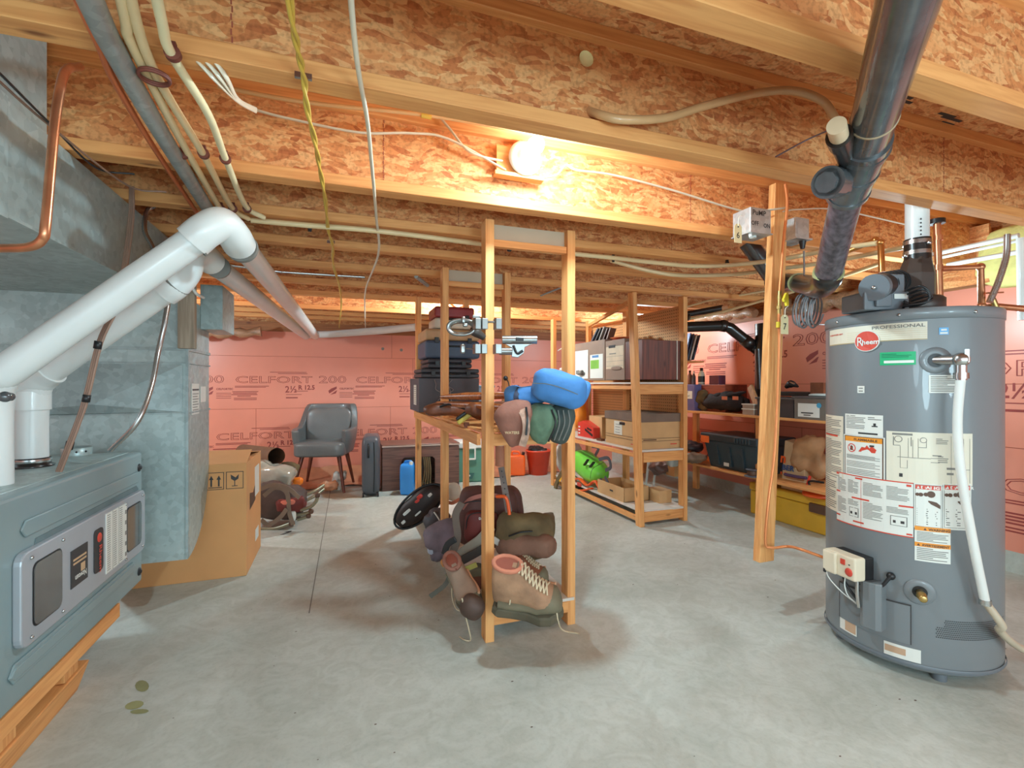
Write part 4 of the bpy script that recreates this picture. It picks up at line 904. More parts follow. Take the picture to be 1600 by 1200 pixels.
# ABS
t = thing('abs_drain_pipe', 'large glossy grey-black ABS drain pipe running under the joists at upper right', 'pipe', P(1345, 260, 1.36))
a0 = P(1432, -60, .72); a1 = P(1400, 67, .88); a2 = P(1352, 235, 1.26); a3 = P(1325, 300, 1.42); a4 = P(1292, 436, 1.72)
m = MB(None, M_abs); m.tube([a1 + (a1 - a2).normalized() * .95, a1, a2], .047, 32, smooth=False); m.build('upper_pipe', t)
m = MB(None, M_abs); m.tube([a2.lerp(a1, .12), a2, a3], [.053, .053, .053], 32, smooth=False); d = (a3 - a2).normalized()
for q_, r in ((a2, .056), (a2.lerp(a3, .5), .0555), (a3, .056)): m.cyl(q_ - d * .008, q_ + d * .008, r, 32)
m.build('wye_fitting', t)
m = MB(None, M_abs); w0 = a2.lerp(a3, .75); w1 = P(1293, 285, 1.30); m.cyl(w0, w1, .036, 24); m.cyl(w1, w1.lerp(w0, .35), .042, 24); m.cyl(w1 - (w0 - w1).normalized() * .012, w1, .028, 8); m.build('cleanout_branch', t)
m = MB(None, M_absb); w0 = P(1325, 248, 1.28); w1 = P(1311, 212, 1.14); m.cyl(w0, w1, .024, 20); m.cyl(w1, w1.lerp(w0, .3), .028, 20); m.use(pm('pale_plug', (224, 196, 160), .4)); m.cyl(P(1311, 212, 1.14), P(1307, 196, 1.09), .02, 20); m.build('side_inlet', t, 'black side inlet with a pale plug')
m = MB(None, pm('streaky_abs', (88, 78, 84), .25, var=.5, ns=6, st=(9, 9, 1.5), coat=.4)); m.tube([a3, a4], .043, 32, smooth=False); m.build('lower_pipe', t, 'streaky lower pipe')
m = MB(None, M_absb); m.tube([a4.lerp(a3, .06), a4, P(1278, 448, 1.95), P(1245, 442, 2.5), P(1206, 440, 2.75)], .046, 24, k=5); m.use(pm('glue_ring', (168, 170, 120), .4)); m.cyl(a4.lerp(a3, .10), a4.lerp(a3, .06), .048, 28); m.cyl(P(1248, 442, 2.44), P(1247, 442, 2.47), .049, 28); m.build('trap_elbow', t)
m = MB(None, pm('strap_tan', (190, 164, 130), .5)); q_ = a1.lerp(a2, .62); d = (a2 - a1).normalized(); m.cyl(q_ - d * .003, q_ + d * .003, .0485, 28); m.tube([q_ + Vector((-.047, 0, .01)), q_ + Vector((-.045, .02, .2)), q_ + Vector((-.05, .03, .33))], .002, 6); m.build('pipe_hanger', t)
m = MB(None, M_abs); m.tube([P(1168, 378, 2.62), P(1222, 452, 2.62)], .047, 24, smooth=False); m.build('drain_pipe', label='diagonal grey drain pipe just left of the hanging post', cat='pipe')
t = thing('black_drain_pipe', 'black ABS drain elbow running from the pegboard rack down to the stack', 'pipe', P(1100, 508, 4.2))
m = MB(None, M_absb); m.tube([P(1045, 512, 4.15), P(1128, 509, 4.05)], .045, 24, smooth=False); m.tube([P(1128, 509, 4.05), P(1140, 512, 4.05), P(1190, 552, 4.05)], .045, 24, smooth=False); m.blob(P(1130, 509, 4.05), (.05, .05, .05), .9); m.build('pipe_run', t)
m = MB(None, M_absb); m.cyl(P(1126, 509, 4.06), P(1134, 509.5, 4.04), .05); m.cyl(P(1162, 530, 4.05), P(1176, 541, 4.05), .05); m.build('coupling', t)
m = MB(None, M_absb); m.tube([P(1197, 506, 4.0), P(1197, 738, 4.0)], .085, 28, smooth=False); m.build('drain_stack', label='thick dark upright drain stack behind the hanging post', cat='pipe')
m = MB(None, M_absb); m.tube([P(1184, 545, 3.95), P(1187, 608, 3.95)], .022, 16, smooth=False); m.build('drain_branch', label='narrow black pipe dropping beside the thick stack', cat='pipe')
t = thing('black_drain_pipe', 'short black drain stub with a tan end, under the cream pipes', 'pipe', P(1090, 488, 4.1))
m = MB(None, M_absb); m.tube([P(1046, 496, 4.1), P(1130, 481, 4.0)], .026, 20, smooth=False); m.tube([P(1060, 493, 4.1), P(1078, 496, 4.05)], .03, 20, smooth=False); m.build('pipe_run', t)
m = MB(None, pm('tan_end', (206, 150, 108), .5)); m.cyl(P(1128, 481.5, 4.0), P(1137, 480, 3.98), .024); m.build('end_cap', t)
# hanging post
t = thing('hanging_post', 'pine post hanging from the joist and ending just above the floor', 'post', (1.95, 1.71, .24))
def slab(p, q, w, dpt, name, mat, par, off=0):
    m = MB(None, mat); vs = []
    for (a, z) in ((p, p.z), (q, q.z)):
        for sx, sy in ((0, 0), (1, 0), (1, 1), (0, 1)): vs.append((a.x + sx * w, a.y + sy * dpt, z))
    m.add(vs, [(3, 2, 1, 0), (4, 5, 6, 7), (0, 1, 5, 4), (1, 2, 6, 5), (2, 3, 7, 6), (3, 0, 4, 7)]); return m.build(name, par, bevel=.003)
yt = 1.765 - .045
bt = Py(1187, 880, 1.66); tp = Py(1212, 283, yt); tp.z = SUBF - .04
slab(bt, tp, .085, .038, 'front_board', M_pz, t)
m2 = Py(1187, 868, 1.70); m3 = Py(1212, 392, 1.76); slab(m2 + Vector((.0, 0, 0)), m3, .05, .038, 'backing_board', M_pz, t)
o = thing('pump_switch_box', 'grey metal switch box hand-lettered PUMP OFF ON, with a tag', 'switch box', Py(1180, 358, 1.62))
MPB = axes(Py(1162, 359, 1.66), (1, 0, 0), (0, 1, 0), (0, 0, 1))
bw = (Py(1203, 359, 1.62).x - Py(1170, 359, 1.62).x); M_box = galv('box_steel', (196, 196, 194), .42, .6)
c0 = Py(1189, 344, 1.60)
m = MB(None, M_box); m.box(c0 + Vector((0, .05, 0)), (.115, .10, .105)); m.build('box_body', o, bevel=.003)
m = MB(None, M_box); m.box(c0 + Vector((0, .05, -.055)), (.125, .11, .006)); m.build('cover_plate', o, bevel=.001)
m = MB(None, M_white); m.cyl(c0 + Vector((-.04, .02, -.058)), c0 + Vector((-.046, .01, -.076)), .007); m.cyl(c0 + Vector((.0, .04, -.058)), c0 + Vector((0, .04, -.066)), .012); m.build('toggle', o)
MX_ = axes(c0 + Vector((-.048, -.0006, .02)), (1, 0, 0), (0, 0, 1), (0, -1, 0))
m = MB(None, M_txt); m.text('PuMP', .03, MX_, 0, 1.1, bold=.0006); m.text('OFF', .026, MX_ @ TR((-.006, -.045, 0)), 0, .9, bold=.0006); m.text('ON', .026, MX_ @ TR((.062, -.05, 0)), 0, .9, bold=.0006); m.build('lettering', o)
def tag_(px, py, y, ch, par, z0, h):
    q_ = Py(px, py, y); w_ = h * .5
    m = MB(None, pm('manila_tag', (222, 206, 160), .7, var=.03)); m.prism([(-w_ / 2, -h), (w_ / 2, -h), (w_ / 2, -.012), (w_ / 4, 0), (-w_ / 4, 0), (-w_ / 2, -.012)], .001, axes(q_, (1, 0, 0), (0, 0, 1), (0, -1, 0)))
    g = m.build('manila_tag', par); m = MB(None, M_txt); m.text(ch, h * .45, axes(q_ + Vector((-h * .12, -.002, -h * .75)), (1, 0, 0), (0, 0, 1), (0, -1, 0)), 0, 1, bold=.0005); m.lathe([(0, 0), (.004, 0)], axes(q_ + Vector((0, -.002, -.012)), (1, 0, 0), (0, 0, 1), (0, -1, 0)), 10); m.build('tag_number', g)
    m = MB(None, M_wirew); m.tube([q_ + Vector((0, -.002, -.01)), q_ + Vector((.004, 0, .025)), q_ + Vector((.02, .0, .04))], .0015, 6); m.build('tag_string', g)
tag_(1153, 350, 1.60, '6', o, 0, .08)
o = thing('receptacle_box', 'grey metal outlet box right of the post, pump cord plugged in below', 'outlet box', Py(1253, 372, 1.70))
c1 = Py(1254, 356, 1.66)
m = MB(None, M_box); m.box(c1 + Vector((0, .05, 0)), (.085, .10, .095)); m.build('box_body', o, bevel=.003)
m = MB(None, M_box); m.box(c1 + Vector((0, .045, -.051)), (.1, .115, .007)); m.build('cover_plate', o, bevel=.001)
t = thing('power_cable', 'grey power cord plugged in below the outlet box and wound in a hanging coil', 'cord', Py(1254, 520, 1.66))
m = MB(None, M_blk); q_ = Py(1254, 377, 1.67); m.cyl(q_, q_ - Vector((0, 0, .035)), .016, 14, .009); m.build('plug', t)
M_cord = pm('grey_cord', (128, 126, 128), .35, var=.1)
m = MB(None, M_cord); m.tube([Py(1256, 392, 1.67), Py(1256, 430, 1.67), Py(1250, 462, 1.67), Py(1245, 472, 1.66)], .004, 8)
m.tube([Py(1262, 504, 1.64), Py(1275, 507, 1.64), Py(1300, 505, 1.7), Py(1345, 488, 1.75)], .003, 8); m.build('cord', t)
cc = Py(1253, 487, 1.66)
m = MB(None, M_cord); pts = []
for i in range(147):
    a = 2 * pi * i / 21; j = i / 147; pts.append(cc + Vector(((.034 + .002 * sin(i * .7)) * cos(a) + (j - .5) * .06 + .014 * sin(a), -.0 - .06 * j, .072 * sin(a) + .008 * sin(i * .09))))
m.tube(pts, .0042, 7, smooth=False); m.build('coil', t)
# gas line
t = thing('gas_line', 'copper gas line with yellow valve running down the hanging post to the heater', 'pipe', Py(1216, 860, 1.6))
M_gc = pm('orange_gas_copper', (222, 138, 84), .4, .45, var=.05)
m = MB(None, M_gc); m.tube([Py(1227, 288, 1.67), Py(1230, 320, 1.66), Py(1224, 380, 1.66), Py(1220, 430, 1.66), Py(1218, 455, 1.66)], .0065, 10)
m.tube([Py(1217, 490, 1.65), Py(1217, 560, 1.65), Py(1211, 700, 1.62), Py(1201, 780, 1.6), Py(1196, 845, 1.6), Py(1204, 856, 1.59), Py(1230, 854, 1.56), P(1250, 858, 2.0), P(1306, 878, 1.93)], .006, 10); m.build('copper_run', t)
m = MB(None, M_brass); m.tube([Py(1218, 455, 1.655), Py(1217, 492, 1.655)], .009, 8, smooth=False); m.cyl(Py(1218, 462, 1.655), Py(1218, 468, 1.655), .013, 6); m.cyl(Py(1217, 478, 1.655), Py(1217, 483, 1.655), .013, 6); VB = m.build('valve_body', t)
M_yv = pm('yellow_vinyl', (230, 208, 60), .4)
m = MB(None, M_yv); m.prism([(-.004, .0), (.012, .03), (.026, .03), (.03, -.03), (.014, -.03), (.010, -.012), (0, -.012)], .012, axes(Py(1222, 468, 1.64), (1, 0, 0), (0, 0, 1), (0, -1, 0))); m.build('valve_handle', VB, 'yellow valve handle', bevel=.003)
m = MB(None, M_yv); m.tube([Py(1216, 503, 1.65), Py(1216, 512, 1.65)], .009, 10, smooth=False); m.build('yellow_band', t)
tag_(1226, 492, 1.60, '7', t, 0, .085)
# ================= SHELVING =================
M_mel = pm('white_shelf_board', (218, 208, 196), .5, var=.05)
def post(t, x, y, z1, w=.038, dp=.064, z0=0, top=None):
    m = MB(None, M_pz)
    if top: # slightly leaning post
        m.bar((x, y, z0), (x + top, y, z1), w, dp)
    else: m.b2((x - w / 2, y - dp / 2, z0), (x + w / 2, y + dp / 2, z1))
    return m.build('post', t, bevel=.002)
def rail(t, a, b_, h=.064, w=.02, mat=None, name='rail'):
    m = MB(None, mat or M_px); m.bar(a, b_, w, h); return m.build(name, t, bevel=.002)
XA, XB = .588, .973; YA, YC, YE = 1.945, 2.825, 3.83
t = thing('shelf_rack', 'tall pine rack under the bulb, loaded with packs, boots and cases', 'shelving', (.78, 2.9, 0))
for (x, y) in ((XA, YA), (XB, YA + .02), (XA, YC), (XB, YC), (XA, YE), (XB, YE)): post(t, x, y, 1.753)
for y in (YA + .01, YC): rail(t, (XA + .02, y, 1.665), (XB - .02, y, 1.665), .03, .03)
M_gb = pm('grey_end_panel', (196, 176, 150), .6, var=.04)
for y in (YA + .02, YC + .01): m = MB(None, M_gb); m.b2((XA + .02, y, 1.68), (XB - .02, y + .012, 1.75)); m.build('end_panel', t)
for z, l in ((.085, 'bottom'), (.835, 'mid')):
    for y in (YA, YC, YE): rail(t, (XA + .019, y, z), (XB - .019, y, z), .05, .036)
    for x in (XA - .03, XB + .03) if l == 'mid' else (XA, XB): rail(t, (x, YA + .03, z), (x, YE - .03, z), .05, .018, M_py)
m = MB(None, M_mel); m.b2((XA - .01, YA - .02, .112), (XB + .01, YE, .124)); m.build('bottom_shelf', t)
m = MB(None, M_py); m.b2((XA - .02, YA + .02, .862), (XB + .02, YE + .02, .874)); m.build('middle_shelf', t)
# pegboard rack
M_peg = pm('pegboard', (220, 158, 100), .65, var=.05); M_hole = pm('peg_hole', (84, 50, 30), .9)
x0, x1, y0, y1, ym = 2.135, 2.55, 3.10, 4.66, 3.93
t = thing('shelf_rack', 'pine rack with pegboard back in front of the right wall', 'shelving', (2.34, 3.9, 0))
post(t, x0, y0, 1.753, top=-.07); post(t, x1, y0 + .03, 1.753)
for (x, y) in ((x0, y1), (x1, y1), (x1, ym)): post(t, x, y, 1.753)
for z in (.065, .515, 1.03): rail(t, (x0 + .02 - .04 * (z > 1), y0, z), (x1 - .02, y0 + .02, z), .075, .03)
for z in (.545, 1.062): rail(t, (x0, y0 + .04, z - .02), (x0, y1 - .03, z - .02), .03, .02, M_py)
rail(t, (x0, y0 + .04, .05), (x0, y1, .05), .04, .02, M_py); rail(t, (x0 - .03, y0 + .1, 1.70), (x1, y1, 1.70), .03, .03, M_py)
for z in (.10, .555, 1.07): m = MB(None, M_mel); m.b2((x0 + .01, y0 + .0, z), (x1 + .01, y1, z + .014)); m.build('shelf_board', t)
m = MB(None, M_peg); m.b2((x1 + .035, y0 + .05, .58), (x1 + .04, y1 - .04, 1.70)); m.use(M_hole)
for i in range(56):
    for k in range(42):
        y = y0 + .075 + i * .0265; z = .60 + k * .0262
        m.add([(x1 + .0345, y + .0052 * cos(a), z + .0052 * sin(a)) for a in [2 * pi * j / 6 for j in range(6)]], [tuple(range(6))])
m.build('pegboard', t)
# low wall shelf, right
t = thing('plank_shelf', 'long two-level plank shelf along the pink right wall', 'shelving', (3.3, 4, 0))
XS = 3.1
for z, n in ((.82, 'upper_plank'), (.335, 'lower_plank')): m = MB(None, M_py); m.b2((XS, 2.3, z - .02), (3.52, 5.0, z)); m.build(n, t, bevel=.002)
for (y, zt) in ((2.35, .82), (4.0, .80), (4.9, 1.45)):
    m = MB(None, M_pz); m.b2((XS + .33, y, 0), (XS + .37, y + .06, zt)); m.build('post', t, bevel=.002)
m = MB(None, M_pz); q = Px(1190, 700, XS + .03); m.b2((XS + .03, q.y, 0), (XS + .07, q.y + .06, .80)); m.build('post', t, bevel=.002)
m = MB(None, M_galvd); q = Px(1192, 700, XS + .015); m.cyl((XS + .02, q.y, .34), (XS + .02, q.y, .8), .018); m.build('steel_upright', t)
# ---------- generic containers ----------
def frame(px, py, Z, z=None, yaw=0):
    p = P(px, py, Z)
    if z is not None: p.z = z
    return p, yaw
def banker(name, label, lo, hi, body, lid, lidh=.06, note=None, rz=0, group=None, hole='y', stripes=None, cat='box'):
    c = ((lo[0] + hi[0]) / 2, (lo[1] + hi[1]) / 2, lo[2]); t = thing(name, label, cat, c, rz, group)
    dx, dy, h = (hi[0] - lo[0]), (hi[1] - lo[1]), hi[2] - lo[2]
    m = MB(t, body); m.box((0, 0, h / 2), (dx, dy, h)); m.build('box_body', t, bevel=.002)
    if lid: m = MB(t, lid); m.box((0, 0, h - lidh / 2 + .002), (dx + .012, dy + .012, lidh)); m.build('lid', t, bevel=.002)
    if hole:
        m = MB(t, M_blk)
        if 'y' in hole: m.box((0, -dy / 2 - .002, h - lidh - .03), (.075, .006, .022))
        if 'x' in hole: m.box((-dx / 2 - .002, 0, h - lidh - .025), (.006, .075, .022))
        m.build('hand_hole', t, bevel=.002)
    if note: m = MB(t, M_pap); note(m, dx, dy, h); m.build('paper_note', t, 'white paper note')
    if stripes:
        m = MB(t, M_ink); stripes(m, dx, dy, h); m.build('printed_lines', t)
    return t
# ---- mid shelf stack (left)
ys = 3.36; zs = .874
M_fb = pm('dark_file_box', (84, 82, 88), .6, var=.15)
def n1(m, dx, dy, h):
    m.box((-dx / 2 - .003, -.06, h * .5), (.002, .12, h * .6)); m.use(M_txtg)
    for k in range(9): m.box((-dx / 2 - .0045, -.06, h * .25 + k * .014), (.001, .10, .003))
banker('file_box', 'dark file box with white side label, bottom of the stack on the front rack', (.52, ys, zs), (.95, ys + .44, 1.11), M_fb, None, 0, n1, hole=None)
m = MB(None, pm('tangled_strap', (150, 140, 140), .5)); rr = random.Random(4)
for k in range(4): m.tube([Vector((.66 + .03 * k + rr.uniform(-.02, .02), ys - .012, 1.10 - j * .035)) + Vector((rr.uniform(-.03, .03), 0, 0)) for j in range(7)], .003, 5)
m.build('tangled_cord', label='tangled grey cords hanging over the dark file box', cat='cord')
def case(label, xa, xb, z0, z1, mat, tm=None, dep=.36, y=ys, split=.5, name='hard_case', grp=None):
    t = thing(name, label, 'case', ((xa + xb) / 2, y + dep / 2, z0), 0, grp); h = z1 - z0
    m = MB(t, mat); m.box((0, 0, h * split / 2), (xb - xa, dep, h * split)); m.build('case_base', t, bevel=min(.02, h * .2), seg=3)
    m = MB(t, tm or mat); m.box((0, 0, h * (split + 1) / 2), (xb - xa, dep, h * (1 - split) - .003)); CL = m.build('case_lid', t, bevel=min(.02, h * .2), seg=3)
    for sx in (-1, 1): m = MB(t, M_blk); m.box((sx * (xb - xa) * .3, -dep / 2 - .004, h * split), (.03, .008, min(.04, h * .5))); m.build('latch', CL, bevel=.002)
    m = MB(t, M_blk); m.tube([(-.05, -dep / 2, h * .4), (-.045, -dep / 2 - .02, h * .4), (.045, -dep / 2 - .02, h * .4), (.05, -dep / 2, h * .4)], .006, 8, k=3); m.build('handle', t)
case('wide flat black hard case just above the dark file box', .535, .955, 1.112, 1.18, pm('black_case', (66, 66, 72), .45, var=.1))
case('narrower flat black case, third up in the front rack stack', .585, .90, 1.182, 1.25, pm('black_case2', (58, 58, 66), .45, var=.1))
case('blue-grey case with a tan lid in the front rack stack', .565, .96, 1.252, 1.46, pm('blue_grey_case', (72, 86, 108), .5, var=.08), pm('tan_lid', (196, 152, 108), .5), split=.6)
case('small white cooler with red lid, topmost of its stack', .63, .92, 1.462, 1.62, pm('cooler_cream', (214, 196, 172), .5), pm('cooler_red', (150, 50, 48), .4), dep=.26, split=.48, name='small_cooler')
t = thing('organizer_bin', 'pale blue-grey plastic bin beside the dark file box', 'bin', (1.0, 3.55, zs))
m = MB(t, pm('pale_bin', (170, 184, 204), .35, var=.08)); m.box((.02, 0, .09), (.13, .22, .16)); m.box((.02, 0, .178), (.15, .24, .016)); m.build('bin_body', t, bevel=.006); m = MB(t, M_blk); m.box((.02, -.13, .19), (.06, .03, .012)); m.build('bin_handle', t, bevel=.003)
# wooden skis / timbers on the mid shelf
M_lea = pm('brown_leather', (120, 66, 40), .45, var=.3, bump=.2); M_vw = wood('varnished_wood', (190, 108, 56), 'x', (128, 62, 30), .35)
for k, (a_, b_, w_, lab) in enumerate(((P(690, 620, 2.5), P(795, 618, 2.1), .035, 'long varnished wooden shaft lying on the mid shelf, upper one'), (P(683, 630, 2.6), P(790, 636, 2.05), .03, 'reddish wooden shaft lying under the upper one on the mid shelf'))):
    t = thing('wooden_shaft', lab, 'tool handle', a_); m = MB(None, M_vw); m.tube([a_, a_.lerp(b_, .4), a_.lerp(b_, .7), b_], [.010, w_ * .55, w_ * .5, w_ * .4], 12); m.build('shaft', t)
    m = MB(None, M_chr if k == 0 else M_lea); m.cyl(b_, b_ + (b_ - a_).normalized() * .012, .018); m.build('end_cap', t)
t = thing('leather_case', 'brown leather holster lying on the mid shelf behind the front post', 'case', (.72, 2.2, .88))
m = MB(None, M_lea); m.blob(P(712, 640, 2.55), (.17, .05, .035), .7, .01, 12); m.blob(P(765, 640, 2.3), (.12, .06, .04), .7, .012, 12, 2); m.build('holster_body', t); m = MB(None, M_blk); m.tube([P(680, 640, 2.5), P(700, 632, 2.45), P(730, 640, 2.4)], .006, 6); m.build('holster_strap', t)
t = thing('strap_roll', 'tilted green-gold buckle strap roll hanging off the shelf edge', 'strap', P(728, 655, 2.35))
a_, b_ = P(716, 661, 2.3), P(744, 641, 2.3)
m = MB(None, pm('gold_strap', (190, 168, 70), .5, var=.1)); m.bar(a_, b_, .05, .022); m.build('gold_side', t, bevel=.006)
m = MB(None, M_blk); m.bar(a_ + Vector((-.008, 0, .018)), b_ + Vector((-.008, 0, .018)), .05, .016); m.build('dark_side', t, bevel=.006)
m = MB(None, M_lea); m.box(P(729, 664, 2.28), (.02, .02, .025)); m.build('buckle', t)
t = thing('pump_lever', 'small black knob lever standing behind the front post', 'lever', P(797, 622, 2.4))
m = MB(None, M_blk); m.tube([P(797, 622, 2.4), P(795, 600, 2.4), P(791, 592, 2.4)], .003, 6); m.build('lever_rod', t); m = MB(None, M_blk); m.blob(P(790, 591, 2.4), (.012, .012, .012), 1); m.build('lever_knob', t)
# clamps on the front post
M_cl = pm('cast_metal', (150, 152, 150), .3, .85, var=.15)
t = thing('bike_clamp', 'upper metal clamp with an oblong loop bolted across the front post', 'clamp', P(745, 510, 1.95))
m = MB(None, M_cl); lp = []
for i in range(24):
    a = 2 * pi * i / 24; lp.append(P(720 + 17 * cos(a) + (4 if cos(a) > 0 else -2), 512 + 10.5 * sin(a), 1.95 - .0))
m.tube(lp + [lp[0]], .008, 8, smooth=False, sq=(1, 1.8)); m.build('loop_handle', t)
m = MB(None, M_cl)
m.tube([P(733, 503, 1.93), P(775, 503, 1.90)], .005, 8, smooth=False)
for (x0_, x1_) in ((742, 749), (752, 760), (773, 782)): a_, b_ = P(x0_, 515, 1.9), P(x1_, 498, 1.9); m.box((a_ + b_) / 2, ((b_ - a_).length * .5, .04, b_.z - a_.z))
m.box(P(744, 495, 1.92), (.03, .012, .012)); m.build('clamp_blocks', t, bevel=.002)
m = MB(None, M_cl); m.blob(P(724, 500, 1.92), (.008, .008, .014), .6); m.blob(P(727, 508, 1.9), (.01, .008, .007), .6); m.build('wing_nut', t)
m = MB(None, pm('dark_cast', (74, 66, 62), .5, .5)); m.tube([P(735, 516, 1.96), P(745, 520, 1.97), P(757, 528, 1.98)], [.016, .02, .012], 10); m.build('lower_arm', t)
t = thing('bike_clamp', 'lower metal clamp with tubular steel bracket bolted across the front post', 'clamp', P(790, 545, 1.95))
m = MB(None, M_cl); m.tube([P(722, 545, 1.93), P(745, 545, 1.91)], .003, 8, smooth=False)
for (x0_, x1_) in ((741, 749), (752, 758), (772, 782)): a_, b_ = P(x0_, 553, 1.9), P(x1_, 538, 1.9); m.box((a_ + b_) / 2, ((b_ - a_).length * .55, .04, b_.z - a_.z))
m.build('clamp_blocks', t, bevel=.002)
m = MB(None, M_cl); m.blob(P(723, 545, 1.92), (.009, .008, .019), .5); m.build('wing_nut', t)
m = MB(None, M_cl); m.cyl(P(780, 549, 1.9), P(800, 549, 1.9), .014); m.build('stub_tube', t)
m = MB(None, M_cl); m.cyl(P(785, 531, 1.92), P(839, 531, 1.92), .0165, 20); m.use(M_blk); m.box(P(812, 530, 1.895), (.03, .008, .014)); m.build('cross_tube', t)
m = MB(None, M_cl); q_ = P(808, 549, 1.92); m.prism([(-.052, .03), (-.02, .012), (-.022, -.022), (.004, -.025), (.026, -.008), (.03, .015), (.062, .03)], .01, axes(q_, (C_, -S_, 0), (0, 0, 1), (-S_, -C_, 0))); m.build('web_bracket', t, bevel=.002)
m = MB(None, M_blk); m.tube([P(802, 540, 1.9), P(808, 552, 1.89), P(817, 548, 1.89)], .005, 8); m.build('lever', t)
# bags on the front mid shelf
CAMR = Vector((C_, -S_, 0)); CAMF = Vector((S_, C_, 0))
CR = lambda r=0, p=0: RZ(-TH) @ Matrix.Rotation(r, 4, 'Y') @ Matrix.Rotation(p, 4, 'X')
M_bb = pm('blue_fabric', (76, 138, 204), .75, var=.12, ns=10, bump=.25, bs=30)
t = thing('blue_bag', 'bright blue soft bag with grey zipper lying over the rack edge', 'bag', P(850, 630, 1.95))
m = MB(None, M_bb); m.blob(P(873, 606, 1.90), (.112, .10, .068), .62, .012, 9, 1, R=CR(.22)); m.build('main_pouch', t)
m = MB(None, M_bb); m.blob(P(818, 618, 2.02), (.085, .09, .042), .62, .014, 9, 2, R=CR(-.05)); m.build('side_pouch', t)
m = MB(None, M_bb); m.blob(P(910, 612, 1.92), (.02, .07, .042), .6, .006, 9, 5, R=CR(.3)); m.build('end_pouch', t)
m = MB(None, pm('zip_grey', (104, 112, 110), .5)); m.ribbon([P(832, 599, 1.795), P(855, 600, 1.785), P(880, 607, 1.79), P(902, 616, 1.81)], .003, .012, up=-CAMF); m.build('zipper', t)
m = MB(None, pm('strap_navy', (50, 60, 84), .7)); m.ribbon([P(812, 606, 1.96), P(806, 620, 1.93), P(812, 634, 1.94)], .02, .003, up=-CAMF); m.build('strap', t)
def hangbag(label, px, py, Z, rx, rz_, mat, seed, tilt=0, name='hanging_bag', trims=()):
    t = thing(name, label, 'bag', P(px, py, Z)); m = MB(None, mat)
    R = CR(tilt); c = P(px, py, Z); vs_n = 0
    m.blob(c, (rx, .075, rz_), .75, .012, 10, seed, R=R)
    for v in m.v:   # taper to the bottom
        k = (c.z + rz_ - v.z) / (2 * rz_); s_ = 1 - .42 * max(0, k - .35) / .65
        v.x = c.x + (v.x - c.x) * s_; v.y = c.y + (v.y - c.y) * s_
    m.build('bag_body', t); return t
M_bro = pm('brown_canvas', (150, 100, 84), .8, var=.15, bump=.2)
t = hangbag('brown canvas pouch hanging from the rack, left of three, lettered', 804, 660, 1.93, .075, .088, M_bro, 3, -.12)
m = MB(None, pm('tan_letter', (200, 170, 130), .6)); m.text('WATERS', .014, axes(P(789, 678, 1.838), CAMR, (0, 0, 1), -CAMF), 0, 1, bold=.0005); m.build('lettering', t)
m = MB(None, pm('camo_tan', (186, 150, 130), .7, var=.35, ns=40)); m.ribbon([P(815, 640, 1.86), P(821, 655, 1.845), P(822, 675, 1.845), P(816, 697, 1.86)], .028, .006, up=-CAMF); m.build('camo_strap', t)
m = MB(None, M_blk); m.ribbon([P(822, 636, 1.85), P(824, 655, 1.836), P(822, 680, 1.84)], .008, .004, up=-CAMF); m.build('buckle_strap', t)
t = hangbag('green cloth pouch hanging from the rack, middle of three', 845, 663, 1.95, .06, .085, pm('green_cloth', (110, 138, 112), .8, var=.3, ns=14, bump=.5, bs=14), 5, .12)
m = MB(None, M_blk); m.tube([P(862, 640, 1.88), P(868, 662, 1.87), P(857, 690, 1.88)], .004, 6); m.build('piping', t)
t = hangbag('dark grey quilted pouch hanging from the rack, rightmost of three', 873, 662, 1.99, .068, .085, pm('charcoal_green', (70, 80, 76), .7, var=.2), 6, .1)
m = MB(None, M_txtg)
for k in range(3): m.tube([P(872 + k * 8, 641, 1.905), P(874 + k * 8, 662, 1.9), P(866 + k * 7, 688, 1.92)], .0028, 6)
m.build('seams', t)
# perforated strip and saw
t = thing('perforated_strip', 'grey perforated steel strip leaning on the maroon pack', 'strip', P(790, 745, 2.3))
m = MB(None, galv('strip_steel', (150, 144, 140), .4, .7)); a_, b_ = P(783, 730, 2.35), P(795, 800, 2.25); m.bar(a_, b_, .03, .004, up=CAMF); m.use(M_blk)
for k in range(7): q_ = a_.lerp(b_, (k + .7) / 7.6) - CAMF * .004; m.lathe([(0, 0), (.0035, 0)], axes(q_, CAMR, (0, 0, 1), -CAMF), 8)
m.build('strip_body', t)
m = MB(None, M_org); m.tube([P(776, 776, 2.22), P(788, 776, 2.2), P(793, 784, 2.2), P(796, 804, 2.2)], .008, 8, k=3); m.build('orange_handle', t, 'orange plastic handle')
t = thing('paper_roll', 'brown paper-wrapped roll standing behind the front post', 'roll', P(780, 728, 2.4)); m = MB(None, pm('roll_brown', (176, 112, 84), .7, var=.2)); m.cyl(P(781, 728, 2.4), P(781, 692, 2.4), .022, 16); m.build('roll_body', t); m = MB(None, M_pap); m.cyl(P(781, 696, 2.4), P(781, 689, 2.4), .024, 16); m.build('roll_cap', t)
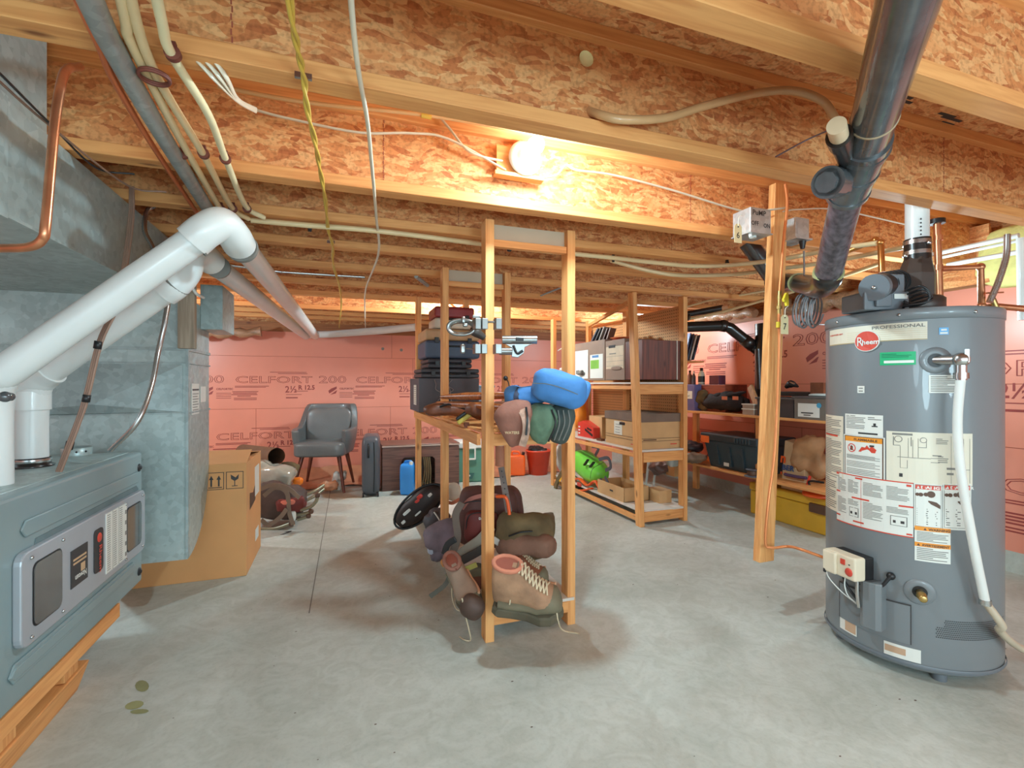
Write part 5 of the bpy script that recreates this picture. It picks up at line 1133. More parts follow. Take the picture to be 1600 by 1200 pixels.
# backpacks
M_mar = pm('maroon_pack', (96, 58, 52), .7, var=.2, bump=.3, bs=30); M_mar2 = pm('dark_red_panel', (112, 40, 34), .6, var=.15)
t = thing('backpack', 'maroon and dark red backpack standing in the front rack', 'backpack', P(765, 840, 2.55))
m = MB(None, M_mar); m.blob(P(762, 806, 2.55), (.16, .10, .155), .55, .012, 7, 1, R=CR(.06)); m.build('pack_body', t)
m = MB(None, M_mar); m.blob(P(789, 796, 2.62), (.10, .09, .12), .5, .01, 7, 4, R=CR(-.15)); m.build('side_compartment', t)
m = MB(None, M_mar2); m.blob(P(752, 822, 2.44), (.085, .04, .08), .5, .006, 8, 2, R=CR(.05)); m.build('front_pocket', t, 'dark red front pocket')
m = MB(None, M_wl); m.text('DAY', .016, axes(P(748, 812, 2.375), CAMR, (0, 0, 1), -CAMF), 0, 1, bold=.0005); m.build('pack_logo', t)
m = MB(None, pm('salmon_webbing', (170, 104, 92), .7)); m.ribbon([P(722, 795, 2.45), P(735, 780, 2.42), P(762, 773, 2.42), P(782, 776, 2.44)], .02, .003, up=-CAMF); m.build('shoulder_strap', t)
m = MB(None, M_blk)
m.tube([P(716, 838, 2.44), P(718, 800, 2.43), P(730, 785, 2.42), P(770, 782, 2.42)], .003, 6); m.tube([P(728, 840, 2.42), P(730, 812, 2.4), P(740, 802, 2.4), P(768, 802, 2.4)], .003, 6); m.build('zipper', t)
M_oli = pm('olive_canvas', (112, 92, 60), .8, var=.35, ns=9, bump=.5, bs=12)
t = thing('duffel_bag', 'olive brown canvas duffel slumped right of the maroon backpack', 'bag', P(825, 868, 2.4))
m = MB(None, M_oli); m.blob(P(822, 832, 2.42), (.13, .11, .10), .7, .045, 7, 3, R=CR(.25)); m.build('duffel_body', t)
m = MB(None, pm('dusty_brown', (134, 96, 78), .8, var=.2, bump=.3)); m.blob(P(822, 850, 2.32), (.135, .07, .055), .6, .02, 8, 7, R=CR(-.02)); m.build('lower_flap', t)
m = MB(None, M_red); m.blob(P(862, 845, 2.32), (.02, .02, .009), .8, R=CR(.2)); m.build('red_tab', t)
m = MB(None, M_blk); m.tube([P(795, 838, 2.26), P(812, 832, 2.25), P(832, 830, 2.26)], .004, 6); m.tube([P(806, 812, 2.32), P(800, 824, 2.3)], .006, 6); m.build('seam_cord', t)
t = thing('strap_bundle', 'tangle of grey and black padded straps over the boots', 'straps', P(745, 880, 2.35))
rr = random.Random(11)
for k, (pts, w_, mt) in enumerate((
    ([(712, 872), (730, 858), (752, 842), (768, 822)], .05, pm('grey_pad', (150, 140, 126), .7, var=.15)),
    ([(718, 878), (740, 866), (765, 852), (785, 846)], .04, pm('dark_pad', (66, 60, 56), .7, var=.2)),
    ([(705, 868), (715, 840), (712, 805), (722, 785)], .035, pm('taupe_pad', (104, 90, 80), .7, var=.2)),
    ([(770, 842), (785, 852), (795, 862)], .03, pm('silver_pad', (196, 190, 180), .5)),
    ([(694, 866), (700, 850), (712, 842)], .03, M_blk))):
    m = MB(None, mt); m.ribbon([P(x, y, 2.36 - .02 * k) for x, y in pts], w_, .012, up=-CAMF); m.build('strap', t, bevel=.003)
t = thing('green_webbing', 'yellow-green webbing strap looped at the left end of the boots', 'strap', P(712, 900, 2.15))
m = MB(None, pm('lime_webbing', (172, 166, 84), .6, var=.15))
m.ribbon([P(700, 900, 2.15), P(706, 884, 2.14), P(722, 890, 2.13), P(745, 882, 2.13)], .022, .005, up=-CAMF); m.ribbon([P(702, 888, 2.16), P(716, 896, 2.14), P(730, 892, 2.13)], .018, .005, up=-CAMF); m.build('webbing', t)
m = MB(None, pm('grey_webbing', (92, 88, 78), .6)); m.ribbon([P(703, 900, 2.16), P(694, 915, 2.16), P(672, 932, 2.17)], .02, .004, up=-CAMF); m.build('loose_end', t)
# lilac fleece on floor
t = thing('crumpled_fleece', 'lilac grey fleece garment crumpled beside the rack on the floor', 'clothing', P(682, 860, 2.9))
m = MB(None, pm('lilac_fleece', (138, 122, 132), .9, var=.3, bump=.4, bs=25)); m.blob(P(690, 838, 2.86), (.09, .08, .10), .8, .04, 9, 3); m.build('fleece_body', t)
m = MB(None, pm('pale_blue_patch', (196, 200, 216), .6)); m.blob(P(677, 852, 2.78), (.03, .02, .055), .8, .008, 9, R=CR(.4)); m.build('pale_patch', t)
# boots
def boot(label, heel, toe, side, L, W_, hgt, up, ms, mu, mt, name='hiking_boot', laces=True, grp=None):
    """heel, toe: Vectors at sole level; frame built from them"""
    d = (toe - heel); L = d.length; d.normalize(); s = d.cross(up).normalized(); u = s.cross(d)
    t = thing(name, label, 'boot', heel)
    def W2(x, y, z): return heel + d * x * L + s * y * W_ + u * z * hgt
    secs = [(-.02, .32, .0, .05), (0, .40, 0, .30), (.12, .44, 0, .42), (.3, .42, 0, .42), (.5, .44, 0, .40), (.7, .52, 0, .36), (.86, .46, 0, .30), (.97, .28, 0, .2), (1.01, .1, .02, .1)]
    m = MB(None, ms); n = 16
    vs = []; pr = [(-.03, .30), (.04, .42), (.25, .40), (.5, .42), (.72, .55), (.88, .48), (.98, .28), (1.03, .08)]
    for zz, ex in ((0, .95), (.05, 1.03), (.16, 1.0), (.19, .92)):
        ring = [W2(.5 + (x - .5) * ex, y * ex, zz) for x, y in pr] + [W2(.5 + (x - .5) * ex, -y * ex, zz) for x, y in pr[::-1]]; vs += ring
    k = len(pr) * 2; m.add(vs, [tuple(range(k))[::-1], tuple(range(3 * k, 4 * k))] + [(i * k + j, i * k + (j + 1) % k, (i + 1) * k + (j + 1) % k, (i + 1) * k + j) for i in range(3) for j in range(k)]); m.build('sole', t, bevel=.002)
    m = MB(None, mu); prof = [(-.01, .34, .62, .97), (.06, .42, .5, 1.0), (.20, .44, .5, 1.0), (.34, .44, .5, 1.0), (.44, .43, .5, .94), (.54, .44, .4, .80), (.66, .48, .4, .67), (.80, .48, .35, .58), (.91, .40, .3, .50), (.98, .26, .3, .40), (1.01, .1, .25, .30)]
    vs = []; nn = 18
    for (x, wy, _, zt) in prof:
        for j in range(nn):
            a = 2 * pi * j / nn; yy = wy * (abs(cos(a)) ** .7) * (1 if cos(a) >= 0 else -1); zz = .16 + (zt - .16) * (sin(a) * .5 + .5) ** .8
            nar = 1 - .25 * max(0, zz - .45) / .55
            vs.append(W2(x, yy * nar, zz))
    m.add(vs, [(i * nn + j, i * nn + (j + 1) % nn, (i + 1) * nn + (j + 1) % nn, (i + 1) * nn + j) for i in range(len(prof) - 1) for j in range(nn)] + [tuple(range(nn))[::-1], tuple(range((len(prof) - 1) * nn, len(prof) * nn))], True); UPR = m.build('upper', t)
    m = MB(None, mt); m.tube([W2(.21 + .21 * cos(a), .32 * sin(a), 1.0 - .02 * cos(a)) for a in [2 * pi * i / 16 for i in range(17)]], .009, 8, smooth=False); m.build('padded_collar', UPR)
    m = MB(None, pm('boot_lining', (150, 80, 62), .8)); m.add([W2(.21 + .19 * cos(a), .29 * sin(a), 1.003 - .02 * cos(a)) for a in [2 * pi * i / 16 for i in range(16)]], [tuple(range(16))]); m.build('lining', UPR)
    m = MB(None, pm('rubber_rand', (116, 108, 86), .7, var=.25)); vs = []
    for (x, wy, _, zt) in prof[1:]:
        for j in range(nn):
            a = 2 * pi * j / nn; yy = (wy + .025) * (abs(cos(a)) ** .7) * (1 if cos(a) >= 0 else -1); zz = .15 + (min(zt, .34 + .16 * (x > .7)) + .02 - .15) * (sin(a) * .5 + .5) ** .8
            vs.append(W2(x + .012, yy, zz))
    m.add(vs, [(i * nn + j, i * nn + (j + 1) % nn, (i + 1) * nn + (j + 1) % nn, (i + 1) * nn + j) for i in range(len(prof) - 2) for j in range(nn)] + [tuple(range((len(prof) - 2) * nn, (len(prof) - 1) * nn))], True); m.build('toe_rand', t)
    m = MB(None, pm('boot_trim', (214, 160, 124), .7)); m.tube([W2(x, -wy - .035, z) for x, wy, z in ((.3, .42, .42), (.5, .42, .40), (.66, .46, .40), (.8, .46, .42), (.9, .40, .46))], .006, 6); m.build('trim_line', t)
    if laces:
        m = MB(None, pm('boot_lace', (214, 196, 164), .6))
        def zt_(x):
            for (xa_, _, _, za_), (xb_, _, _, zb_) in zip(prof, prof[1:]):
                if xa_ <= x <= xb_: return za_ + (zb_ - za_) * (x - xa_) / (xb_ - xa_)
            return .3
        for k2 in range(8):
            x = .40 + k2 * .052; z = zt_(x) + .03; z2 = zt_(x + .05) + .03
            m.tube([W2(x, .26, z - .03), W2(x + .025, 0, (z + z2) / 2 + .015), W2(x + .05, -.26, z2 - .03)], .0036, 6); m.tube([W2(x, -.26, z - .03), W2(x + .025, 0, (z + z2) / 2 + .03), W2(x + .05, .26, z2 - .03)], .0036, 6)
        m.build('laces', UPR)
        m = MB(None, pm('boot_tongue', (140, 104, 82), .8)); m.ribbon([W2(x, 0, zt_(x) + .015) for x in (.36, .46, .56, .66, .78)], .045, .006, up=u); m.build('tongue', UPR)
    return t
UP = Vector((0, 0, 1)); M_bs = pm('boot_sole', (96, 88, 70), .8, var=.3); M_bu = pm('boot_tan_leather', (172, 132, 102), .8, var=.3, ns=12, bump=.2, bs=60); M_bt = pm('boot_collar', (204, 128, 100), .8, var=.1)
h0 = Vector((.64, 1.905, .128)); tt = Vector((.93, 1.955, .128))
bt_ = boot('big muddy tan hiking boot, toe to the right, on the rack end', P(776, 948, 1.95), P(876, 962, 1.90), 1, 0, .125, .235, UP - CAMF * .45, M_bs, M_bu, M_bt)
m = MB(None, pm('boot_lace', (214, 196, 164), .6)); m.tube([P(858, 925, 1.90), P(868, 945, 1.86), P(872, 970, 1.86), P(880, 985, 1.95), P(905, 990, 2.05)], .003, 6); m.tube([P(805, 912, 1.88), P(800, 925, 1.86), P(796, 945, 1.85)], .003, 6); m.build('loose_lace', bt_)
boot('rust-brown worn boot behind the big tan one, toe to the right', P(800, 912, 2.30), P(856, 915, 2.25), 1, 0, .10, .15, UP, M_bs, pm('rust_boot', (132, 76, 50), .6, var=.3, ns=10), M_lea)
t = boot('grey-brown boot lying toe-down at the left of the rack end', P(712, 893, 2.18), P(742, 955, 1.98), 1, 0, .10, .12, -CAMF * .8 + UP * .6, M_bs, pm('grey_boot', (160, 132, 112), .8, var=.2, bump=.2), M_bro, laces=False)
m = MB(None, pm('dark_toe', (84, 62, 52), .6, var=.2)); m.blob(P(738, 948, 1.95), (.05, .045, .045), .8, R=CR(.5)); m.build('toe_cap', t, 'dark toe cap')
m = MB(None, pm('boot_lace', (214, 196, 164), .6)); m.tube([P(722, 935, 1.93), P(727, 960, 1.93), P(733, 985, 1.94), P(735, 1000, 1.99), P(726, 1000, 2.0), P(718, 995, 2.04)], .0028, 6); m.tube([P(708, 900, 2.1), P(706, 930, 2.08), P(712, 950, 2.05), P(720, 955, 2.0)], .0028, 6); m.build('loose_lace', t)
boot('small dark boot wedged at the left behind the front post', P(752, 925, 2.35), P(745, 880, 2.28), 1, 0, .1, .12, -CAMF, M_bs, pm('umber_boot', (118, 74, 58), .7, var=.3), M_bt, laces=False)
# snowshoe-like black object with graphics, on the floor left
t = thing('body_protector', 'black oval body protector with white and red markings leaning on the rack', 'protector', P(655, 822, 3.3))
Rg = CR(-.72)
m = MB(None, pm('black_shell', (48, 36, 34), .5, var=.3)); c = P(655, 790, 3.25); m.blob(c, (.19, .07, .085), .85, .006, 10, 2, R=Rg); m.build('shell_body', t)
m = MB(None, M_blk); m.tube([c + Rg @ Vector((.2 * cos(a), -.02, .095 * sin(a))) for a in [2 * pi * i / 28 for i in range(29)]], .008, 8, smooth=False); m.build('rim', t)
m = MB(None, M_white)
for (x, z, w_, h_) in ((-.07, .025, .06, .02), (-.02, -.03, .05, .012), (.12, .01, .03, .02), (-.13, -.01, .03, .02)): m.blob(c + Rg @ Vector((x, -.066, z)), (w_ / 2, .006, h_ / 2), .5, R=Rg)
m.build('white_marking', t)
m = MB(None, M_red)
for (x, z) in ((.03, .03), (.06, .045)): m.blob(c + Rg @ Vector((x, -.062, z)), (.022, .006, .014), .6, R=Rg)
m.build('red_marking', t)
t = thing('dark_pouch', 'small dark mesh pouch with grey buckle beside the black protector', 'pouch', P(688, 830, 3.1)); m = MB(None, M_fb); m.blob(P(685, 812, 3.05), (.075, .06, .07), .8, .03, 10, 8); m.build('pouch_body', t); m = MB(None, M_wl); m.tube([P(678, 800, 2.98), P(686, 812, 2.97), P(692, 828, 2.97)], .004, 6); m.build('pouch_cord', t)
t = thing('cloth_hat', 'white crumpled cloth hat behind the black protector', 'hat', P(705, 780, 3.4)); m = MB(None, pm('off_white_cloth', (222, 210, 192), .8, var=.08, bump=.2)); m.blob(P(706, 768, 3.4), (.065, .06, .06), .8, .015, 10, 4); m.build('hat_crown', t); m = MB(None, M_bt); m.tube([P(694, 782, 3.32), P(706, 786, 3.3), P(718, 780, 3.32)], .012, 8); m.build('hat_band', t)
# ================= BACK OF THE ROOM =================
# big cardboard box
t = thing('cardboard_box', 'big brown cardboard carton on the floor behind the plenum', 'box', (-.62, 3.3, 0))
cx, cy = -.486, 3.04; bh = .63
m = MB(None, M_card); m.b2((cx - .62, cy, 0), (cx, cy + .52, bh)); m.build('carton_body', t, bevel=.002)
m = MB(None, M_card)
m.add([(cx - .62, cy, bh), (cx, cy, bh), (cx - .01, cy + .24, bh + .045), (cx - .6, cy + .24, bh + .05)], [(0, 1, 2, 3)]); m.add([(cx, cy + .52, bh), (cx - .62, cy + .52, bh), (cx - .6, cy + .27, bh + .035), (cx - .01, cy + .27, bh + .03)], [(0, 1, 2, 3)]); m.build('top_flap', t, solid=.004)
m = MB(None, M_txt)
def icon(x, z, kind):
    for (a, b_, c, d) in ((0, 0, .085, .003), (0, .092, .085, .095), (0, 0, .003, .095), (.082, 0, .085, .095)): m.b2((x + a, cy - .0015, z + b_), (x + c, cy - .0005, z + d))
    if kind == 0:
        for k in (0, 1):
            X = x + .024 + .036 * k; m.b2((X - .004, cy - .0015, z + .018), (X + .004, cy - .0005, z + .06)); m.add([(X - .011, cy - .001, z + .055), (X + .011, cy - .001, z + .055), (X, cy - .001, z + .078)], [(0, 1, 2)])
        m.b2((x + .01, cy - .0015, z + .01), (x + .075, cy - .0005, z + .014))
    else:
        X = x + .042; m.add([(X - .02, cy - .001, z + .08), (X - .018, cy - .001, z + .055), (X, cy - .001, z + .042), (X + .018, cy - .001, z + .055), (X + .02, cy - .001, z + .08), (X + .004, cy - .001, z + .062)], [tuple(range(6))]); m.b2((X - .002, cy - .0015, z + .018), (X + .002, cy - .0005, z + .045)); m.b2((X - .014, cy - .0015, z + .014), (X + .014, cy - .0005, z + .018))
icon(cx - .195, .49, 0); icon(cx - .10, .49, 1); m.build('shipping_icons', t)
m = MB(None, M_brn); m.add([(cx + .001, cy + .10, .34), (cx + .001, cy + .3, .36), (cx + .001, cy + .3, .46), (cx + .001, cy + .22, .42), (cx + .001, cy + .10, .44)], [(0, 1, 2, 3, 4)]); m.build('side_print', t)
m = MB(None, M_wl); m.b2((cx, cy + .28, .38), (cx + .0015, cy + .44, .56)); m.b2((cx, cy + .30, .1), (cx + .0015, cy + .42, .17)); m.build('side_sticker', t)
# armchair
ch = FL(508, 760); ch = P(508, 757, 4.95); ch.z = 0
t = thing('armchair', 'grey leather tub chair with brown tapered legs against the back wall', 'chair', ch, -TH + .10)
M_glea = pm('grey_leather', (104, 106, 106), .36, var=.1, ns=6, bump=.1, bs=80, coat=.15)
def shell(u, v, o=0):
    a = -2.3 + 4.6 * u; ab = abs(a)
    s_ = min(1, max(0, (ab - .80) / .75)); s_ = s_ * s_ * (3 - 2 * s_); top = .86 - .235 * s_ - .02 * max(0, ab - 1.6)
    z = .37 + (top - .37) * v; fl = .86 + .14 * sin(min(1, v * 1.15) * pi / 2)
    def pw(x, e): return math.copysign(abs(x) ** e, x)
    return Vector((.30 * fl * pw(sin(a), .62), .02 + (.27 + .05 * v) * pw(cos(a), .72), z))
m = MB(t, M_glea)
nu, nv = 42, 10; out = [shell(i / nu, j / nv, .0) for j in range(nv + 1) for i in range(nu + 1)]; inn = []
for j in range(nv + 1):
    for i in range(nu + 1):
        p = shell(i / nu, j / nv); inn.append(Vector((p.x * .80, .02 + (p.y - .02) * .80, p.z - .004 * (j == nv))))
N1 = len(out); fs = [(j * (nu + 1) + i, j * (nu + 1) + i + 1, (j + 1) * (nu + 1) + i + 1, (j + 1) * (nu + 1) + i) for j in range(nv) for i in range(nu)]
fs2 = [tuple(N1 + k for k in f_[::-1]) for f_ in fs]; fs3 = [(nv * (nu + 1) + i, nv * (nu + 1) + i + 1, N1 + nv * (nu + 1) + i + 1, N1 + nv * (nu + 1) + i) for i in range(nu)]
fs3 += [(i + 1, i, N1 + i, N1 + i + 1) for i in range(nu)] + [(j * (nu + 1), (j + 1) * (nu + 1), N1 + (j + 1) * (nu + 1), N1 + j * (nu + 1)) for j in range(nv)] + [((j + 1) * (nu + 1) + nu, j * (nu + 1) + nu, N1 + j * (nu + 1) + nu, N1 + (j + 1) * (nu + 1) + nu) for j in range(nv)]
m.add(out + inn, fs + fs2 + fs3, True); m.build('tub_shell', t, bevel=.012, seg=3)
m = MB(t, M_glea); m.blob((0, -.02, .425), (.245, .25, .075), .3, nu=40, nv=20); m.build('seat_cushion', t)
m = MB(t, M_glea); m.blob((0, .17, .62), (.235, .06, .20), .4, nu=36, nv=18, R=Matrix.Rotation(-.14, 4, 'X')); m.build('back_cushion', t)
M_leg = wood('walnut_leg', (116, 56, 36), 'z', (84, 38, 24), .3)
for sx in (-1, 1):
    for sy in (-1, 1):
        m = MB(t, M_leg); m.tube([(sx * .17, sy * .15, .39), (sx * .245, sy * .215 - .02, 0)], [.024, .012], 12, smooth=False); m.build('leg', t)
# suitcase
p = P(580, 768, 4.72); p.z = 0
t = thing('suitcase', 'dark grey hard suitcase standing on end beside the brown table', 'suitcase', p, -TH + .25)
m = MB(t, pm('suitcase_grey', (82, 84, 90), .4, var=.06)); m.blob((0, .05, .29), (.085, .22, .285), .32, nu=36, nv=24); m.build('case_shell', t)
m = MB(t, M_blk); m.tube([(-.02, -.175, .50), (-.02, -.20, .48), (-.02, -.20, .40), (-.02, -.175, .38)], .01, 8, k=3); m.tube([(.03, -.176, .05), (.035, -.178, .3), (.03, -.176, .52)], .005, 8); m.build('handle', t)
m = MB(t, M_blk); 
for s_ in (-1, 1): m.cyl((s_ * .06, -.15, .022), (s_ * .075, -.15, .022), .022, 12); m.cyl((s_ * .06, .22, .022), (s_ * .075, .22, .022), .022, 12)
m.build('wheels', t)
# brown table
p = P(597, 767, 4.80); p.z = 0
t = thing('coffee_table', 'dark brown low wooden table on end panels behind the front rack', 'table', p, -.02)
M_dbw = wood('dark_brown_veneer', (124, 84, 70), 'x', (92, 60, 50), .35)
m = MB(t, M_dbw); m.prism([(0, 0), (.19, 0), (.19, .30), (.215, .325), (.50, .325), (.525, .30), (.525, 0), (.78, 0), (.78, .42), (.77, .44), (.01, .44), (0, .42)], .03, axes((0, .03, 0), (1, 0, 0), (0, 0, 1), (0, -1, 0))); m.build('front_panel', t, bevel=.004)
m = MB(t, M_dbw); m.b2((0, .03, 0), (.03, .42, .43)); m.b2((.75, .03, 0), (.78, .42, .43)); m.b2((0, .40, 0), (.78, .42, .43)); m.build('end_panels', t)
m = MB(t, M_dbw); m.add([(-.005, -.005, .435), (.785, -.005, .435), (.785, .44, .435), (-.005, .44, .435), (-.005, -.005, .46), (.785, -.005, .46), (.785, .44, .46), (-.005, .44, .46)], [(3, 2, 1, 0), (4, 5, 6, 7), (0, 1, 5, 4), (1, 2, 6, 5), (2, 3, 7, 6), (3, 0, 4, 7)]); m.build('table_top', t, bevel=.006, seg=3)
m = MB(t, pm('pale_edge', (196, 170, 156), .3)); m.b2((-.003, -.008, .438), (.783, -.004, .450)); m.build('front_edge', t, 'pale front edge')  # thin paler strip along the front of the table top
# blue jug
p = P(636, 763, 4.66); p.z = 0
t = thing('water_jug', 'bright blue plastic water container in front of the brown table', 'jug', p, -TH)
M_jug = pm('blue_jug', (52, 142, 222), .3, var=.06, coat=.2); m = MB(t, M_jug); m.blob((0, .06, .15), (.068, .09, .15), .25, nu=28, nv=20); m.build('jug_body', t)
m = MB(t, M_jug); m.tube([(-.03, .06, .29), (-.03, .06, .315), (.03, .06, .315), (.03, .06, .29)], .01, 8, k=3); m.build('jug_handle', t); m = MB(t, M_white); m.cyl((.04, .0, .29), (.04, .0, .32), .018); m.build('jug_cap', t)
m = MB(None, M_blk); m.blob(P(653, 735, 4.75), (.04, .06, .12), .4); m.build('black_bin', label='small black bin beside the blue jug under the brown table', cat='bin')
m = MB(None, M_oli)
for k in range(4): m.ribbon([P(662 + 3 * k, 714, 4.72), P(664 + 3 * k, 735, 4.70), P(660 + 4 * k, 757, 4.70)], .012, .003, up=-CAMF)
m.build('rope_hank', label='hank of olive rope hanging in the table opening', cat='rope')
# cooler
p = P(733, 744, 5.4); p.z = 0
t = thing('cooler', 'green cooler with white lid on the floor behind the front rack', 'cooler', p, -TH + .12)
M_gc2 = pm('cooler_green', (96, 150, 130), .4, var=.06)
m = MB(t, M_gc2); m.add([(-.16, -.13, 0), (.16, -.13, 0), (.16, .13, 0), (-.16, .13, 0), (-.18, -.15, .37), (.18, -.15, .37), (.18, .15, .37), (-.18, .15, .37)], [(3, 2, 1, 0), (4, 5, 6, 7), (0, 1, 5, 4), (1, 2, 6, 5), (2, 3, 7, 6), (3, 0, 4, 7)]); m.build('cooler_body', t, bevel=.015, seg=3)
m = MB(t, M_white); m.box((0, 0, .405), (.385, .33, .07)); m.build('cooler_lid', t, bevel=.015, seg=3)
m = MB(t, M_white)
for (x, z, w_, h_) in ((0, .375, .14, .02), (0, .255, .12, .018), (-.06, .31, .018, .12), (.06, .31, .018, .12)): m.box((x, -.16, z), (w_, .02, h_))
m.build('cooler_latch', t, 'white latch frame', bevel=.004)
m = MB(t, pm('cooler_green_dark', (60, 104, 96), .4)); m.prism([(-.05, .1), (.05, .1), (.03, .04), (-.03, .04)], .012, axes((0, -.14, 0), (1, 0, 0), (0, 0, 1), (0, -1, 0))); m.use(M_white); m.lathe([(0, .014), (.01, .014)], axes((0, -.14, .075), (1, 0, 0), (0, 0, 1), (0, -1, 0)), 10); m.build('drain_plug', t)
# bucket and gas can
p = P(841, 736, 5.75); p.z = 0
t = thing('bucket', 'orange-red plastic bucket on the floor against the back wall', 'bucket', p)
M_ob = pm('bucket_red', (232, 74, 44), .35, var=.05); m = MB(t, M_ob); m.lathe([(0, .004), (.108, 0), (.145, .27), (.152, .272), (.152, .288), (.142, .29), (.138, .27), (.102, .01), (0, .01)], n=36); m.build('bucket_body', t)
m = MB(t, M_chr); m.tube([(-.152 * cos(a), -.06 * sin(a) - .05 * sin(a), .27 + .02 * sin(a)) for a in [pi * i / 14 for i in range(15)]], .004, 6, smooth=False); m.build('bail_handle', t)
m = MB(t, M_blk); m.blob((0, 0, .28), (.11, .11, .05), .8, .03, 10); m.build('contents', t, 'dark cloth inside')
p = P(808, 736, 5.68); p.z = 0
t = thing('fuel_can', 'bright orange fuel can left of the orange-red bucket', 'fuel can', p, -TH)
m = MB(t, pm('fuel_orange', (250, 104, 34), .35, var=.05)); m.blob((0, 0, .12), (.095, .08, .12), .25, nu=28, nv=20); m.build('can_body', t)
m = MB(t, pm('fuel_orange', (250, 104, 34), .35)); m.tube([(-.06, 0, .22), (-.055, 0, .275), (.02, 0, .27), (.04, 0, .22)], .012, 8, k=4); m.build('can_handle', t); m = MB(t, M_blk); m.cyl((.065, 0, .22), (.075, -.01, .27), .018); m.build('can_spout', t)
# carry on the back wall: white bags right of the bucket
m = MB(None, pm('white_plastic_bag', (208, 200, 190), .4, var=.1, bump=.4, bs=15)); m.blob(P(886, 712, 5.3), (.13, .11, .17), .8, .05, 7, 3); m.build('plastic_bag', label='crumpled white plastic bag behind the pegboard rack left post', cat='bag')
# poly sheet on floor
M_ps = pm('tan_poly_sheet', (196, 138, 104), .4, var=.2, ns=5, bump=.4, bs=8, coat=.3)
m = MB(None, M_ps); q0 = Py(400, 745, 5.83); q1 = Py(905, 740, 5.83)
m.grid(lambda u, v: Vector((q0.x + (q1.x - q0.x) * u, 5.84 - .55 * v - .06 * sin(u * 21), .125 * (1 - v) ** 2 + .006 + .02 * abs(mnoise.noise(Vector((u * 18, v * 5, 2)))))), 90, 14)
m.build('vapour_barrier_sheet', label='tan plastic sheet spread along the floor under the back wall', cat='plastic sheet', kind='stuff')
m = MB(None, pm('white_plastic_bag', (208, 200, 190), .4)); m.blob(P(527, 752, 4.9), (.06, .05, .09), .8, .04, 12, 6, R=CR(.4)); m.build('paper_bag', label='small crumpled white wrapper on the floor under the leather chair', cat='wrapper')
m = MB(None, M_ps); m.blob(P(512, 760, 4.75), (.10, .07, .045), .8, .03, 10, 9); m.build('plastic_scrap', label='crumpled tan plastic scrap in front of the leather chair', cat='plastic')
# tube roll, bag, ball, pack
t = thing('carpet_tube', 'brown open-ended cardboard tube lying over the junk beside the carton', 'tube', P(420, 712, 4.2))
a_, b_ = P(380, 706, 4.7), P(432, 713, 4.15); d_ = (b_ - a_).normalized()
m = MB(None, pm('tube_brown', (112, 82, 60), .7, var=.15)); m.tube([a_, b_], .072, 24, smooth=False, cap=False); m.tube([b_, a_], .066, 24, smooth=False, cap=False); m.build('tube_wall', t); m = MB(None, M_card); m.tube([b_ + P(0, 0, 1) * 0, b_ + d_ * .002], .073, 24, smooth=False, cap=False); m.build('tube_rim', t)
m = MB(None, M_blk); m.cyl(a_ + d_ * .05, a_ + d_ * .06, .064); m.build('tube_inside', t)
m = MB(None, pm('clear_plastic_bag', (176, 172, 158), .15, var=.12, bump=.6, bs=9, coat=.8)); m.blob(P(424, 742, 4.0), (.19, .12, .10), .7, .035, 7, 2, R=CR(.22)); m.build('plastic_bag', label='shiny grey clear plastic bag on the pack beside the carton', cat='bag')
m = MB(None, pm('orange_ball', (248, 130, 28), .4)); m.blob(P(465, 752, 4.1), (.042, .04, .035), .8, .004, 10); m.build('orange_pouch', label='small bright orange ball in front of the leather chair left leg', cat='ball')
m = MB(None, M_oli); m.blob(P(452, 733, 4.3), (.08, .06, .06), .8, .02, 12, 4); m.build('mesh_sack', label='dark patterned sack behind the clear plastic bag', cat='sack')
t = thing('frame_backpack', 'dark brown frame backpack lying on the floor right of the carton', 'backpack', P(440, 815, 3.7))
m = MB(None, pm('dark_brown_nylon', (84, 66, 60), .6, var=.25, bump=.3)); m.blob(P(432, 782, 3.7), (.22, .15, .13), .65, .03, 7, 5, R=CR(.18)); m.build('pack_body', t)
m = MB(None, M_mar2); m.blob(P(456, 788, 3.55), (.10, .05, .05), .7, .02, 10, 3); m.build('red_pocket', t, 'dark red pocket')
m = MB(None, pm('salmon_print', (222, 120, 96), .6)); m.blob(P(450, 785, 3.49), (.05, .01, .018), .7, .004, 20, 3); m.build('salmon_patch', t)
for k, pts in enumerate((((412, 775), (430, 762), (448, 770), (452, 800), (458, 820)), ((405, 765), (425, 758), (448, 762), (468, 778)), ((408, 812), (420, 820), (438, 808), (448, 795)))):
    m = MB(None, pm('taupe_strap', (126, 110, 96), .6)); m.ribbon([P(x, y, 3.48 - .01 * k) for x, y in pts], .03, .005, up=-CAMF); m.build('strap', t)
M_tub = pm('frame_tube', (150, 146, 124), .35, .5)
for k, pts in enumerate((((470, 797), (485, 792), (494, 783), (496, 774)), ((455, 805), (475, 803), (486, 799)), ((405, 826), (430, 826), (455, 818)), ((465, 812), (478, 808), (482, 806)))):
    m = MB(None, M_tub); m.tube([P(x, y, 3.55) for x, y in pts], .013, 10); m.use(M_brn); q_ = P(pts[-1][0], pts[-1][1], 3.55); m.blob(q_, (.018, .018, .018), .7, nu=12, nv=8); m.build('frame_tube', t)
m = MB(None, M_wl); m.blob(P(458, 806, 3.5), (.02, .012, .035), .6); m.build('white_buckle', t)
m = MB(None, M_blk); m.tube([P(405, 840, 3.4), P(430, 838, 3.42), P(455, 830, 3.46), P(440, 832, 3.5), P(405, 834, 3.5)], .003, 6); m.build('string', label='thin black cord lying on the floor in front of the frame pack', cat='cord')
